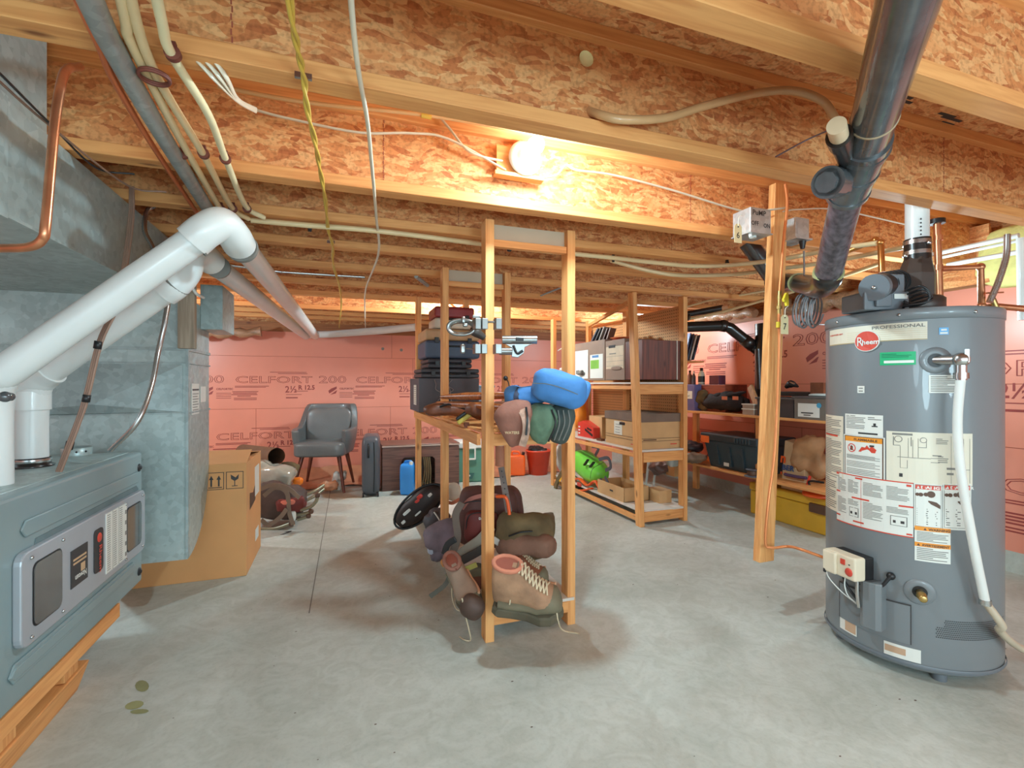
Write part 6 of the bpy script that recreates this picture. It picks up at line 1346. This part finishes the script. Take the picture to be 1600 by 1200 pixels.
for k in range(2): m = MB(None, M_tub); m.tube([P(462, 780 + k * 10, 4.2), P(490, 768 + k * 8, 4.3), P(506, 758 + k * 6, 4.4)], .014, 8); m.build('curved_pole', label=('upper', 'lower')[k] + ' pale curved pole poking out behind the frame pack', cat='pole')
# ================= PEGBOARD RACK CONTENTS =================
z3 = 1.104; z2 = .569; z1 = .114
def on(px, x=None, y=None):  # world xy from pixel column
    return Px(px, 600, x) if x is not None else Py(px, 600, y)
# top shelf (y measured along rack; front edge x0)
def rowbox(name, label, pxa, pxb, h, z, depth, body, lid=None, lidh=.05, cat='box', note=None, hole=None, xf=2.17, stripes=None):
    a_, b_ = Px(pxa, 600, xf), Px(pxb, 600, xf); return banker(name, label, (xf, min(a_.y, b_.y), z), (xf + depth, max(a_.y, b_.y), z + h), body, lid, lidh, note, 0, None, hole, stripes, cat)
M_gbx = pm('grey_brown_carton', (150, 122, 104), .7, var=.05)
def n_soft(m, dx, dy, h):
    m.use(M_wl); m.box((-dx / 2 - .002, .25 * dy, h * .42), (.002, dy * .46, h * .75)); m.box((-dx / 2 - .002, -.25 * dy, h * .35), (.002, dy * .40, h * .6)); m.use(pm('green_logo', (132, 190, 72), .5)); m.box((-dx / 2 - .0035, -.2 * dy, h * .40), (.001, dy * .26, h * .22)); m.use(M_txtg)
    m.blob((-dx / 2 - .005, .2 * dy, h * .18), (.002, .05, .018), .8, nu=10, nv=8); m.use(pm('blue_logo', (90, 140, 190), .5)); m.box((-dx / 2 - .0035, -.22 * dy, h * .6), (.001, dy * .2, h * .06))
rowbox('product_box', 'white and green printed carton at left on the upper rack shelf', 898, 945, .355, z3, .30, M_gbx, note=n_soft)
def n_bank(m, dx, dy, h):
    m.use(pm('cream_front', (218, 196, 166), .6)); m.box((-dx / 2 - .001, 0, h * .56), (.002, dy * .9, h * .56)); m.use(M_blk); m.box((-dx / 2 - .003, .04, h * .84), (.003, .1, .022)); m.use(M_txtg); m.box((-dx / 2 - .003, .03, h * .66), (.002, .10, .008))
    for k in range(3): m.box((-dx / 2 - .0025, 0, h * (.35 + k * .12)), (.001, dy * .86, .002))
    m.use(M_gbx); m.blob((-dx / 2 - .004, -.03, h * .29), (.004, .08, .016), .8, nu=12, nv=8)
rowbox('file_box', 'cream and brown banker box beside the printed carton, upper rack shelf', 946, 976, .335, z3, .30, M_gbx, note=n_bank)
M_wg = wood('woodgrain_box', (128, 62, 42), 'z', (78, 38, 28), .5)
t = thing('file_cabinet_box', 'dark red woodgrain storage box at the near end of the upper rack shelf', 'box', (2.34, 3.3, z3))
m = MB(None, M_wg); m.b2((2.175, 3.13, z3), (2.49, 3.47, z3 + .305)); m.build('box_body', t, bevel=.002); m = MB(None, M_pap); m.b2((2.492, 3.128, z3), (2.498, 3.40, z3 + .305)); m.build('pale_edge', t); m = MB(None, M_wg); m.b2((2.5, 3.13, z3), (2.53, 3.47, z3 + .305)); m.build('box_end', t)
for k in range(5):
    t = thing('magazine', 'glossy magazine leaning on the upper cartons, number order %s from the left' % ('first', 'second', 'third', 'fourth', 'fifth')[k], 'magazine', Px(930 + 5 * k, 535, 2.25), 0, 'magazines leaning on the cartons')
    a_ = Px(926 + 6 * k, 538, 2.24); b_ = Px(938 + 5 * k, 514 - 1.5 * (k % 3), 2.26)
    m = MB(None, pm('magazine_%d' % k, ((60, 70, 90), (40, 36, 40), (150, 140, 130), (70, 40, 36), (120, 80, 60))[k], .4)); m.bar(a_, b_, .016, .06, up=(1, 0, 0)); m.build('cover', t); t['label'] = 'dark glossy magazine leaning on the upper cartons, %s from the left' % ('first', 'second', 'third', 'fourth', 'fifth')[k]
for k, (dz, c_, r) in enumerate(((.342, (180, 72, 50), .09), (.36, (228, 110, 60), .105))):
    m = MB(None, pm('plate_%d' % k, c_, .3)); q_ = Px(972, 600, 2.32); m.lathe([(0, 0), (r * .6, 0), (r, .012), (r * .95, .014), (0, .006)], TR((2.32, q_.y, z3 + dz - .005)), 24); m.build('plate', label=('lower dark red', 'upper orange')[k] + ' plate stacked on the banker box', cat='plate')
t = thing('hardware_heap', 'small grey hardware heap in front of the white printed carton', 'hardware', Px(905, 588, 2.16))
m = MB(None, M_txtg); m.blob(Px(905, 582, 2.15), (.02, .06, .02), .7, .012, 30, 2); m.build('metal_bits', t); m = MB(None, M_pap); m.blob(Px(880, 577, 2.18), (.03, .06, .02), .8, .01, 20, 3); m.build('crumpled_paper', t)
m = MB(None, M_wirew); m.tube([Px(872, 548, 2.3), Px(885, 540, 2.3), Px(898, 536, 2.3)], .006, 8); m.build('white_tube', label='short curved white tube left of the printed carton', cat='tube')
# middle shelf
M_kr = pm('kraft_carton', (206, 162, 112), .7, var=.06)
def n_note(m, dx, dy, h):
    m.prism([(-.06, -.05), (.06, -.05), (.06, .03), (.045, .06), (-.06, .06)], .001, axes((-dx / 2 - .001, .06, h * .5), (0, -1, 0), (0, 0, 1), (-1, 0, 0))); m.use(M_txtg)
    for k in range(4): m.box((-dx / 2 - .003, .065, h * .38 + k * .022), (.001, .07 - .01 * (k % 2), .004))
def n_str(m, dx, dy, h):
    m.use(M_brn)
    for z in (.22, .30): m.box((0, -dy / 2 - .001, h * z), (dx, .001, .003)); m.box((-dx / 2 - .001, 0, h * z), (.001, dy, .003))
    m.box((-.1, -dy / 2 - .001, h * .26), (.12, .001, .008)); m.use(M_dred); m.box((.12, -dy / 2 - .001, h * .12), (.06, .001, .008)); m.box((-dx / 2 - .001, -.15, h * .1), (.001, .05, .007))
banker('file_box', 'large kraft banker box with grey lid and taped note on the middle shelf', (2.17, 3.14, z2), (2.53, 3.66, z2 + .27), M_kr, pm('grey_brown_lid', (122, 100, 86), .7, var=.12), .065, n_note, 0, None, 'x', n_str)
m = MB(None, M_kr); m.b2((2.25, 3.86, z2), (2.5, 4.1, z2 + .2)); m.build('small_carton', label='small plain carton behind the large kraft banker box', cat='box', bevel=.002)
t = thing('tool_case', 'red battery tool carton on the middle rack shelf', 'box', Px(918, 680, 2.18)); 
q_ = Px(916, 600, 2.18)
m = MB(None, M_red); m.prism([(-.13, 0), (.17, 0), (.17, .13), (.06, .155), (-.13, .10)], .2, axes((2.18, q_.y, z2), (0, 1, 0), (0, 0, 1), (1, 0, 0))); m.build('carton_body', t, bevel=.003)
m = MB(None, M_blk); m.bar((2.178, q_.y - .12, z2 + .03), (2.178, q_.y + .02, z2 + .075), .004, .02); m.bar((2.178, q_.y - .02, z2 + .09), (2.178, q_.y - .1, z2 + .075), .004, .016); m.build('tool_picture', t); m = MB(None, M_wl)
for k in range(3): m.box((2.178, q_.y + .135, z2 + .03 + .03 * k), (.003, .03, .014))
m.build('white_stripes', t); m = MB(None, M_dred); m.cyl((2.3, q_.y, z2 + .14), (2.3, q_.y, z2 + .17), .03); m.build('red_knob', t)
m = MB(None, pm('orange_nylon', (244, 138, 34), .5, var=.08, bump=.2)); m.blob(Px(899, 640, 2.38), (.09, .17, .19), .8, .03, 7, 4); m.build('orange_sack', label='large orange sack behind the blue bag on the middle shelf', cat='sack')
m = MB(None, M_lea); m.b2((2.16, 3.72, z2), (2.2, 3.8, z2 + .02)); m.build('wallet', label='small dark wallet at the edge of the middle shelf', cat='wallet')
# bottom shelf
t = thing('climbing_pack', 'lime green shell pack with dark straps on the bottom rack shelf', 'backpack', Px(920, 765, 2.25))
M_lime = pm('lime_shell', (124, 216, 72), .35, var=.05, coat=.2); Rl = RZ(.0) @ Matrix.Rotation(.25, 4, 'X')
c = Px(921, 729, 2.27)
m = MB(None, M_lime); m.blob(c, (.12, .265, .115), .75, .008, 6, 1, R=Rl); m.build('green_shell', t)
m = MB(None, M_blk)
for k in range(2): a_, b_ = Px(913 + 9 * k, 727 + 3 * k, 2.148), Px(919 + 9 * k, 718 + 4 * k, 2.158); m.bar(a_, b_, .01, .025, up=(1, 0, 0))
m.tube([Px(943, 722, 2.165), Px(926, 733, 2.145), Px(922, 748, 2.155)], .002, 6); m.build('shell_slots', t)
m = MB(None, M_oli); m.blob(Px(895, 755, 2.28), (.09, .16, .09), .8, .04, 9, 7); m.build('lower_bag', t)
for k, pts in enumerate((((930, 712), (935, 700), (925, 697)), ((938, 748), (942, 758), (947, 770)), ((945, 745), (950, 755), (952, 766)), ((936, 718), (950, 716), (954, 730), (946, 735)))):
    m = MB(None, M_fb); m.ribbon([Px(x, y, 2.2 - .015 * k) for x, y in pts], .03, .006, up=(-1, 0, 0)); m.build('strap', t)
t = thing('harness', 'bright orange climbing harness under the lime green pack', 'harness', Px(915, 762, 2.2))
m = MB(None, M_org); m.tube([Px(893, 752, 2.2), Px(905, 748, 2.17), Px(918, 758, 2.16), Px(930, 752, 2.17), Px(938, 764, 2.18)], .022, 8, sq=(1, .5)); m.tube([Px(895, 765, 2.17), Px(912, 766, 2.15), Px(925, 763, 2.15)], .018, 8, sq=(1, .5)); m.build('harness_loop', t); m = MB(None, M_dred); m.blob(Px(905, 757, 2.14), (.01, .04, .02), .7); m.build('harness_pad', t)
t = thing('rope_coil', 'dark pack strap with yellow stripes spilling off the rack left end', 'straps', Px(872, 755, 2.13))
m = MB(None, M_oli); m.ribbon([Px(890, 725, 2.12), Px(878, 740, 2.10), Px(870, 755, 2.09), Px(868, 765, 2.09)], .05, .02, up=(-1, 0, 0)); m.build('strap_pad', t); m = MB(None, pm('yellow_stripe', (236, 176, 40), .5)); m.ribbon([Px(884, 738, 2.095), Px(874, 752, 2.08)], .02, .004, up=(-1, 0, 0)); m.build('yellow_stripe', t)
t = thing('cardboard_tray', 'small open cardboard tray on the bottom rack shelf', 'box', (2.3, 3.5, z1))
xa, xb, ya_, yb_ = 2.16, 2.40, 3.36, 3.78; h_ = .115
m = MB(None, M_kr); m.b2((xa, ya_, z1), (xb, yb_, z1 + .004)); m.b2((xa, ya_, z1), (xa + .004, yb_, z1 + h_)); m.b2((xb - .004, ya_, z1), (xb, yb_, z1 + h_)); m.b2((xa, ya_, z1), (xb, ya_ + .004, z1 + h_)); m.b2((xa, yb_ - .004, z1), (xb, yb_, z1 + h_)); m.build('tray_walls', t); m = MB(None, M_txt); m.box((xa - .001, 3.55, z1 + .06), (.001, .05, .012)); m.build('print_mark', t)
m = MB(None, M_kr); m.b2((xb + .01, 3.24, z1), (xb + .13, 3.4, z1 + .10)); m.build('small_carton', label='small plain box just right of the open cardboard tray', cat='box', bevel=.002)
# junk behind the rack
rr = random.Random(5)
for k, (px, py, Z, r, c_, lab) in enumerate(((1078, 697, 4.55, (.13, .1, .05), (58, 42, 44), 'dark garment heap on the lower wall shelf beside the tote'), (1080, 714, 4.4, (.14, .1, .05), (140, 110, 88), 'brown plastic wrap heap below the dark garment, lower wall shelf'), (1035, 730, 4.7, (.13, .1, .06), (116, 84, 74), 'brown crumpled bag on the floor behind the pegboard rack'), (1048, 718, 4.5, (.06, .06, .06), (190, 196, 190), 'small grey-white hat on the floor junk behind the rack'))):
    m = MB(None, pm('heap_%d' % k, c_, .5, var=.3, bump=.5, bs=12, coat=.2)); m.blob(P(px, py, Z), r, .8, .03, 9, k); m.build('cloth_heap', label=lab, cat='heap')
for k in range(2): m = MB(None, M_white); a_ = P(1008 + 12 * k, 735, 4.75); b_ = P(1014 + 12 * k, 716, 4.75); a_.z = .012; m.bar(a_, b_, .02, .012); m.build('painted_slat', label=('left', 'right')[k] + ' short white slat leaning behind the pegboard rack', cat='slat')
m = MB(None, M_card); m.box(P(1052, 733, 4.6) + Vector((0, 0, .0)), (.07, .12, .12)); m.build('small_carton', label='small carton on the floor behind the rack near post', cat='box')
# ================= WALL SHELF CONTENTS =================
zu = .82; zl = .335
def sbox(name, label, cat, pxa, pxb, z, h, d, mat, x=XS + .02, bev=.003, parts=None):
    a_, b_ = Px(pxa, 600, x), Px(pxb, 600, x); t = thing(name, label, cat, (x + d / 2, (a_.y + b_.y) / 2, z)); w_ = abs(a_.y - b_.y)
    m = MB(t, mat); m.box((0, 0, h / 2), (d, w_, h)); m.build('body', t, bevel=bev)
    if parts: parts(t, d, w_, h)
    return t
def p_note(t, d, w_, h):
    m = MB(t, M_pap); m.box((-d / 2 - .001, 0, h * .6), (.001, w_ * .7, h * .3)); m.build('paper_note', t); m = MB(t, M_txt); MW = axes((-d / 2 - .002, w_ * .28, h * .66), (0, -1, 0), (0, 0, 1), (-1, 0, 0)); m.text('THICK', .026, MW, 0, .85); m.text('WEIGHT', .026, MW @ TR((0, -.035, 0)), 0, .85); m.build('note_lettering', t)
sbox('binder_box', 'purple-blue box with handwritten paper note on the wall shelf', 'box', 1064, 1085, zu, .245, .25, pm('purple_box', (104, 94, 140), .6), parts=p_note)
sbox('wooden_box', 'reddish brown wooden box beside the purple one on the wall shelf', 'box', 1086, 1133, zu, .245, .25, wood('red_brown_box', (160, 72, 42), 'y', (120, 50, 30), .5), x=XS + .1)
zt = zu + .245
def bottle(label, px, z, r, h, mat, cap, x=XS + .18, name='bottle', tag__=None):
    q_ = Px(px, 600, x); t = thing(name, label, 'bottle', (x, q_.y, z)); m = MB(t, mat); m.lathe([(0, 0), (r, 0), (r * 1.02, h * .1), (r, h * .62), (r * .5, h * .8), (r * .45, h * .84), (0, h * .84)], n=20); m.build('bottle_body', t); m = MB(t, cap); m.lathe([(r * .5, h * .82), (r * .5, h), (0, h)], n=16); m.build('bottle_cap', t)
    if tag__: m = MB(t, tag__); m.lathe([(r * 1.04, h * .15), (r * 1.04, h * .5)], n=20); m.build('bottle_label', t)
bottle('orange bottle with orange cap on the purple box', 1068, zt, .036, .17, M_org, M_red, tag__=pm('label_orange', (236, 150, 110), .5))
bottle('small brown bottle behind the orange one on the boxes', 1078, zt, .022, .14, M_lea, M_blk)
bottle('thin dark bottle between the brown and the white bottles', 1084, zt, .018, .13, M_fb, M_white)
bottle('white bottle with black cap and black label on the brown box', 1096, zt, .030, .16, pm('bottle_white', (214, 206, 186), .4), M_blk, tag__=M_txt)
sbox('small_purple_box', 'tiny purple box right of the white bottle', 'box', 1108, 1123, zt, .085, .08, pm('plum_box', (110, 60, 84), .6), x=XS + .16)
for k in range(4):
    a_, b_ = P(1064 + 4.5 * k, 563, 4.75), P(1074 + 4.5 * k, 522 + k, 4.75); m = MB(None, pm('binder_%d' % k, ((70, 84, 130), (40, 44, 70), (200, 190, 180), (50, 46, 60))[k], .5)); m.bar(a_, b_, .014, .2, up=-CAMF); m.build('binder', label='thin leaning binder above the wall shelf bottles, %s from the left' % ('first', 'second', 'third', 'fourth')[k], cat='binder', group='binders leaning above the wall shelf')
m = MB(None, M_px); q_ = P(1073, 566, 4.75); m.box(q_, (.2, .25, .015)); m.build('small_ledge', label='small wooden ledge carrying the leaning binders', cat='ledge')
t = thing('tool_bag', 'black cloth tool bag with orange tags on the wall shelf', 'bag', Px(1133, 641, XS + .1))
m = MB(None, pm('black_cloth', (42, 30, 28), .9, var=.3, bump=.4)); m.blob(Px(1132, 628, XS + .14), (.10, .26, .075), .7, .02, 8, 5); m.build('bag_body', t)
m = MB(None, pm('black_cloth', (42, 30, 28), .9)); m.blob(Px(1145, 617, XS + .1), (.05, .13, .02), .8, .02, 10, 2, R=Matrix.Rotation(-.2, 4, 'X')); m.blob(Px(1120, 618, XS + .12), (.05, .1, .02), .8, .02, 10, 3); m.build('bag_flap', t)
for px in (1132, 1149): m = MB(None, pm('orange_tag', (220, 120, 80), .6)); q_ = Px(px, 622, XS + .02); m.box(q_, (.004, .06, .03)); m.build('orange_tag', t)
m = MB(None, M_oli); m.blob(Px(1097, 626, XS + .1), (.06, .09, .09), .8, .04, 10, 9); m.build('rag_heap', label='olive and brown rags in front of the reddish box', cat='rags')
t = sbox('clear_container', 'clear stacked plastic food containers right of the black tool bag', 'container', 1160, 1178, zu, .085, .12, pm('clear_plastic', (206, 190, 176), .2, alpha=.75), parts=lambda t, d, w_, h: (lambda m: (m.box((0, 0, h * .55), (d + .01, w_ + .01, .008)), m.box((0, 0, h), (d + .01, w_ + .01, .008)), m.build('container_lid', t)))(MB(t, M_wl)))
m = MB(None, wood('split_board', (214, 160, 108), 'z', (176, 120, 74))); m.bar(Px(1187, 644, XS + .06), Px(1172, 604, XS + .12), .05, .02, up=(1, 0, 0)); m.build('board_scrap', label='split pine board scrap leaning on the wall shelf by the stack', cat='board')
M_gbin = pm('grey_bin', (88, 84, 84), .45, var=.1)
def p_bin(t, d, w_, h):
    m = MB(t, M_gbin); m.box((0, 0, h), (d + .02, w_ + .03, .014)); m.build('bin_rim', t, bevel=.003)
sbox('storage_bin', 'dark grey plastic bin behind the hanging post on the wall shelf', 'bin', 1183, 1240, zu, .14, .3, pm('dark_bin', (70, 68, 72), .45), parts=p_bin)
def p_org(t, d, w_, h):
    p_bin(t, d, w_, h); m = MB(t, M_wl); m.box((-d / 2 - .001, .02, h * .42), (.001, w_ * .62, h * .62)); m.build('white_label', t)
    m = MB(t, pm('cyan_dot', (70, 160, 200), .5)); m.lathe([(0, 0), (.018, 0)], axes((-d / 2 - .003, -.06, h * .66), (0, 1, 0), (0, 0, 1), (-1, 0, 0)), 14); m.use(M_txt); m.box((-d / 2 - .0025, .03, h * .3), (.001, w_ * .35, .008)); m.box((-d / 2 - .0025, .03, h * .2), (.001, w_ * .2, .006)); m.build('label_print', t)
    m = MB(t, pm('pale_cloth', (186, 196, 192), .7)); m.blob((-.02, .0, h + .015), (.08, .1, .015), .8, .006); m.build('cloth_on_lid', t)
sbox('storage_bin', 'smoky clear organizer bin with white label beside the heater', 'bin', 1241, 1296, zu, .155, .3, pm('smoky_plastic', (120, 114, 106), .25, var=.1), x=XS, parts=p_org)
m = MB(None, M_blk); q_ = Px(1243, 607, XS + .2); m.b2((XS + .15, q_.y - .15, zu + .158), (XS + .4, q_.y + .2, zu + .19)); m.build('flat_case', label='flat dark case lying on the bins on the wall shelf', cat='case', bevel=.004)
t = thing('nail_gun', 'black and silver power tool lying on the bins near the post', 'power tool', Px(1236, 602, XS + .2)); m = MB(None, M_blk); m.tube([Px(1228, 605, XS + .18), Px(1236, 600, XS + .18), Px(1247, 604, XS + .18)], [.014, .03, .008], 10); m.build('tool_body', t); m = MB(None, M_chr); m.tube([Px(1234, 597, XS + .165), Px(1242, 600, XS + .165)], .008, 8, smooth=False); m.build('tool_barrel', t)
m = MB(None, M_lea); q_ = Px(1292, 604, XS + .2); m.b2((XS + .1, q_.y - .05, zu + .17), (XS + .2, q_.y + .05, zu + .26)); m.build('leather_pouch', label='brown pouch half hidden by the heater, above the labelled bin', cat='pouch')
# tote
M_tote = pm('dark_teal_tote', (58, 74, 82), .45, var=.06)
a_, b_ = Px(1103, 600, XS), Px(1135, 600, XS)
t = thing('storage_tote', 'dark blue-grey tote with orange sticker on the lower wall shelf', 'tote', (XS + .15, a_.y - .3, zl))
yf, yn = Px(1102, 600, XS + .02).y, Px(1185, 600, XS + .02).y; ymid = (yf + yn) / 2
m = MB(None, M_tote); w1_, w0_ = (yf - yn) / 2, (yf - yn) / 2 - .03
vs = [(XS + .05, ymid - w0_, zl), (XS + .35, ymid - w0_, zl), (XS + .35, ymid + w0_, zl), (XS + .05, ymid + w0_, zl), (XS + .0, ymid - w1_, zl + .24), (XS + .38, ymid - w1_, zl + .24), (XS + .38, ymid + w1_, zl + .24), (XS + .0, ymid + w1_, zl + .24)]
m.add(vs, [(3, 2, 1, 0), (4, 5, 6, 7), (0, 1, 5, 4), (1, 2, 6, 5), (2, 3, 7, 6), (3, 0, 4, 7)]); m.build('tote_body', t, bevel=.01)
m = MB(None, pm('tote_lid', (48, 58, 64), .45)); m.b2((XS - .02, ymid - w1_ - .02, zl + .235), (XS + .4, ymid + w1_ + .02, zl + .30)); m.build('tote_lid', t, bevel=.01)
m = MB(None, M_tote)
for y in (ymid - .14, ymid, ymid + .14): m.bar((XS + .035, y, zl + .03), (XS + .012, y, zl + .2), .018, .02, up=(0, 1, 0))
for k in range(6): m.b2((XS - .026, ymid - .1 - .03 * k, zl + .25), (XS - .018, ymid - .085 - .03 * k, zl + .285))
m.build('tote_ribs', t)
m = MB(None, pm('orange_sticker', (244, 112, 44), .5)); m.b2((XS - .024, ymid + .2, zl + .215), (XS - .021, ymid + .3, zl + .275)); m.build('orange_sticker', t); m = MB(None, M_wl); m.b2((XS + .028, ymid + .02, zl + .03), (XS + .031, ymid + .08, zl + .06)); m.build('white_tag', t)
t = thing('wire_spool', 'small dark wire spool on the lower shelf by the post', 'spool', Px(1178, 735, XS + .02)); q_ = Px(1177, 735, XS - .0)
m = MB(None, M_fb); m.lathe([(0, 0), (.06, 0), (.06, .006), (.03, .008), (.028, .05), (.05, .052), (.05, .058), (0, .058)], TR((XS - .01, q_.y, zl)), 20); m.build('spool_body', t); m = MB(None, M_brn); m.lathe([(.036, .012), (.04, .03), (.036, .048)], TR((XS - .01, q_.y, zl)), 16); m.build('wound_wire', t)
# paper bags, reel, yellow case
t = thing('paper_bag', 'kraft lumber store bag with orange and blue print, lettered BER', 'bag', Px(1238, 742, XS + .2))
xb_ = XS + .14; ya_, yb_ = Px(1220, 600, xb_).y, Px(1257, 600, xb_).y
M_kbag = pm('kraft_bag', (206, 172, 132), .7, var=.08, bump=.3, bs=6)
m = MB(None, M_kbag); m.add([(xb_, yb_, .26), (xb_ + .16, yb_, .26), (xb_ + .16, ya_, .26), (xb_, ya_, .26), (xb_ + .05, yb_ + .04, .60), (xb_ + .12, yb_ + .04, .60), (xb_ + .14, ya_, .64), (xb_ + .04, ya_, .63)], [(3, 2, 1, 0), (4, 5, 6, 7), (0, 1, 5, 4), (1, 2, 6, 5), (2, 3, 7, 6), (3, 0, 4, 7)]); m.build('bag_body', t, bevel=.006)
MBG = axes((xb_ - .002 + .02, ya_ - .0, .44), (0, -1, 0), (.14, 0, .99), (-1, 0, .14))
m = MB(None, M_org); m.text('n', .10, MBG @ TR((-.02, .02, .006)), 0, 1.0, bold=.004); m.text('R T', .03, MBG @ TR((-.01, -.075, .004)), 0, 1.2, bold=.001); m.use(pm('navy_print', (60, 84, 130), .6)); m.text('BER', .055, MBG @ TR((0, -.035, .004)), 0, 1.15, bold=.002); m.build('bag_print', t)
m = MB(None, pm('kraft_bag_dark', (186, 138, 96), .7, var=.2, bump=.6, bs=9)); m.blob(Px(1266, 712, XS + .22), (.07, .13, .15), .8, .05, 8, 4); m.build('crumpled_bag', label='crumpled brown kraft bag between the lumber bag and the heater', cat='bag')
t = thing('cable_reel', 'orange cord reel lying on top of the yellow case', 'reel', Px(1276, 748, XS + .12)); q_ = Px(1274, 741, XS + .12)
m = MB(None, M_org); m.lathe([(.03, 0), (.105, 0), (.11, .01), (.105, .025), (.06, .035), (.03, .035), (.03, 0)], TR((XS + .16, q_.y, .262)), 32); m.build('reel_disc', t); m = MB(None, M_blk); m.tube([(XS + .14, q_.y + .03, .29), (XS + .12, q_.y + .05, .36), (XS + .14, q_.y - .05, .37)], .008, 8); m.use(M_red); m.tube([(XS + .12, q_.y + .07, .30), (XS + .13, q_.y + .05, .40)], .01, 8, smooth=False); m.build('reel_handle', t)
m = MB(None, pm('purple_cloth', (92, 70, 104), .8)); m.tube([Px(1226, 741, XS + .12), Px(1245, 745, XS + .12), Px(1260, 747, XS + .12)], .012, 8); m.build('purple_wand', label='purple wand lying on the yellow case lid', cat='wand')
t = thing('yellow_case', 'long mustard yellow tool case on the floor beside the heater', 'case', (XS + .35, 3.2, 0))
xf = 3.22; ya_, yb_ = Px(1172, 600, xf).y, Px(1330, 600, xf).y; M_yc = pm('mustard_case', (222, 174, 52), .45, var=.06)
m = MB(None, M_yc); m.b2((xf, yb_, 0), (xf + .34, ya_, .19)); m.build('case_base', t, bevel=.01); m = MB(None, M_yc); m.b2((xf - .008, yb_ - .005, .193), (xf + .345, ya_ + .005, .258)); m.build('case_lid', t, bevel=.012, seg=3)
m = MB(None, M_yc); m.prism([(0, .02), (.06, .02), (.06, .03), (0, .03)], .003, axes((xf, ya_ - .3, .1), (0, 1, 0), (0, 0, 1), (-1, 0, 0))); m.build('case_ridge', t)
m = MB(None, M_brn); q_ = Px(1282, 600, xf).y; m.b2((xf - .03, q_ - .06, .15), (xf, q_ + .07, .215)); m.build('case_latch', t, 'dark brown latch', bevel=.006)
m = MB(None, M_blk); m.bar((xf + .08, ya_ - .35, .2595), (xf + .14, ya_ - .62, .2595), .02, .002); m.build('lid_slot', t)

# ================= SPLIT REPEATED SMALL PIECES INTO PARTS =================
import bmesh
def split_pieces(names):
    for o in [o for o in list(COL.objects) if o.type == 'MESH' and o.name.split('.')[0] in names]:
        new = names[o.name.split('.')[0]]
        bm = bmesh.new(); bm.from_mesh(o.data); bmesh.ops.remove_doubles(bm, verts=bm.verts, dist=1e-5); bm.verts.ensure_lookup_table()
        comp = {}; n = 0
        for v in bm.verts:
            if v.index in comp: continue
            st = [v]; comp[v.index] = n
            while st:
                q = st.pop()
                for e_ in q.link_edges:
                    w_ = e_.other_vert(q)
                    if w_.index not in comp: comp[w_.index] = n; st.append(w_)
            n += 1
        for k in range(n):
            fs_ = [f_ for f_ in bm.faces if comp[f_.verts[0].index] == k]
            ids = {}; vs_ = []
            for f_ in fs_:
                for v in f_.verts:
                    if v.index not in ids: ids[v.index] = len(vs_); vs_.append(tuple(v.co))
            if not fs_: continue
            me = bpy.data.meshes.new(new); me.from_pydata(vs_, [], [[ids[v.index] for v in f_.verts] for f_ in fs_])
            for mt in o.data.materials: me.materials.append(mt)
            me.polygons.foreach_set('material_index', [f_.material_index for f_ in fs_]); me.polygons.foreach_set('use_smooth', [f_.smooth for f_ in fs_]); me.update()
            c_ = bpy.data.objects.new(new, me); COL.objects.link(c_); c_.parent = o.parent; c_.location = o.location
            for md in o.modifiers:
                m2_ = c_.modifiers.new(md.name, md.type)
                if md.type == 'BEVEL': m2_.width = md.width; m2_.segments = md.segments; m2_.limit_method = 'ANGLE'; m2_.angle_limit = md.angle_limit
                if md.type == 'SOLIDIFY': m2_.thickness = md.thickness
            if 'label' in o: c_['label'] = o['label']
        bm.free(); bpy.data.objects.remove(o)
split_pieces({'lid_screws': 'screw', 'trim_screws': 'screw', 'wheels': 'wheel', 'end_panels': 'side_panel', 'cable_staple': 'staple', 'coupling': 'coupling_ring', 'holster_body': 'holster',
              'loose_lace': 'lace_end', 'housing_label': 'housing_mark', 'clamp_blocks': 'clamp_block', 'white_marking': 'marking', 'red_marking': 'red_mark', 'top_flap': 'flap', 'igniter_wire': 'wire_lead',
              'blower_wiring': 'wire', 'tape': 'tape_wrap', 'tote_ribs': 'rib', 'side_sticker': 'sticker'})
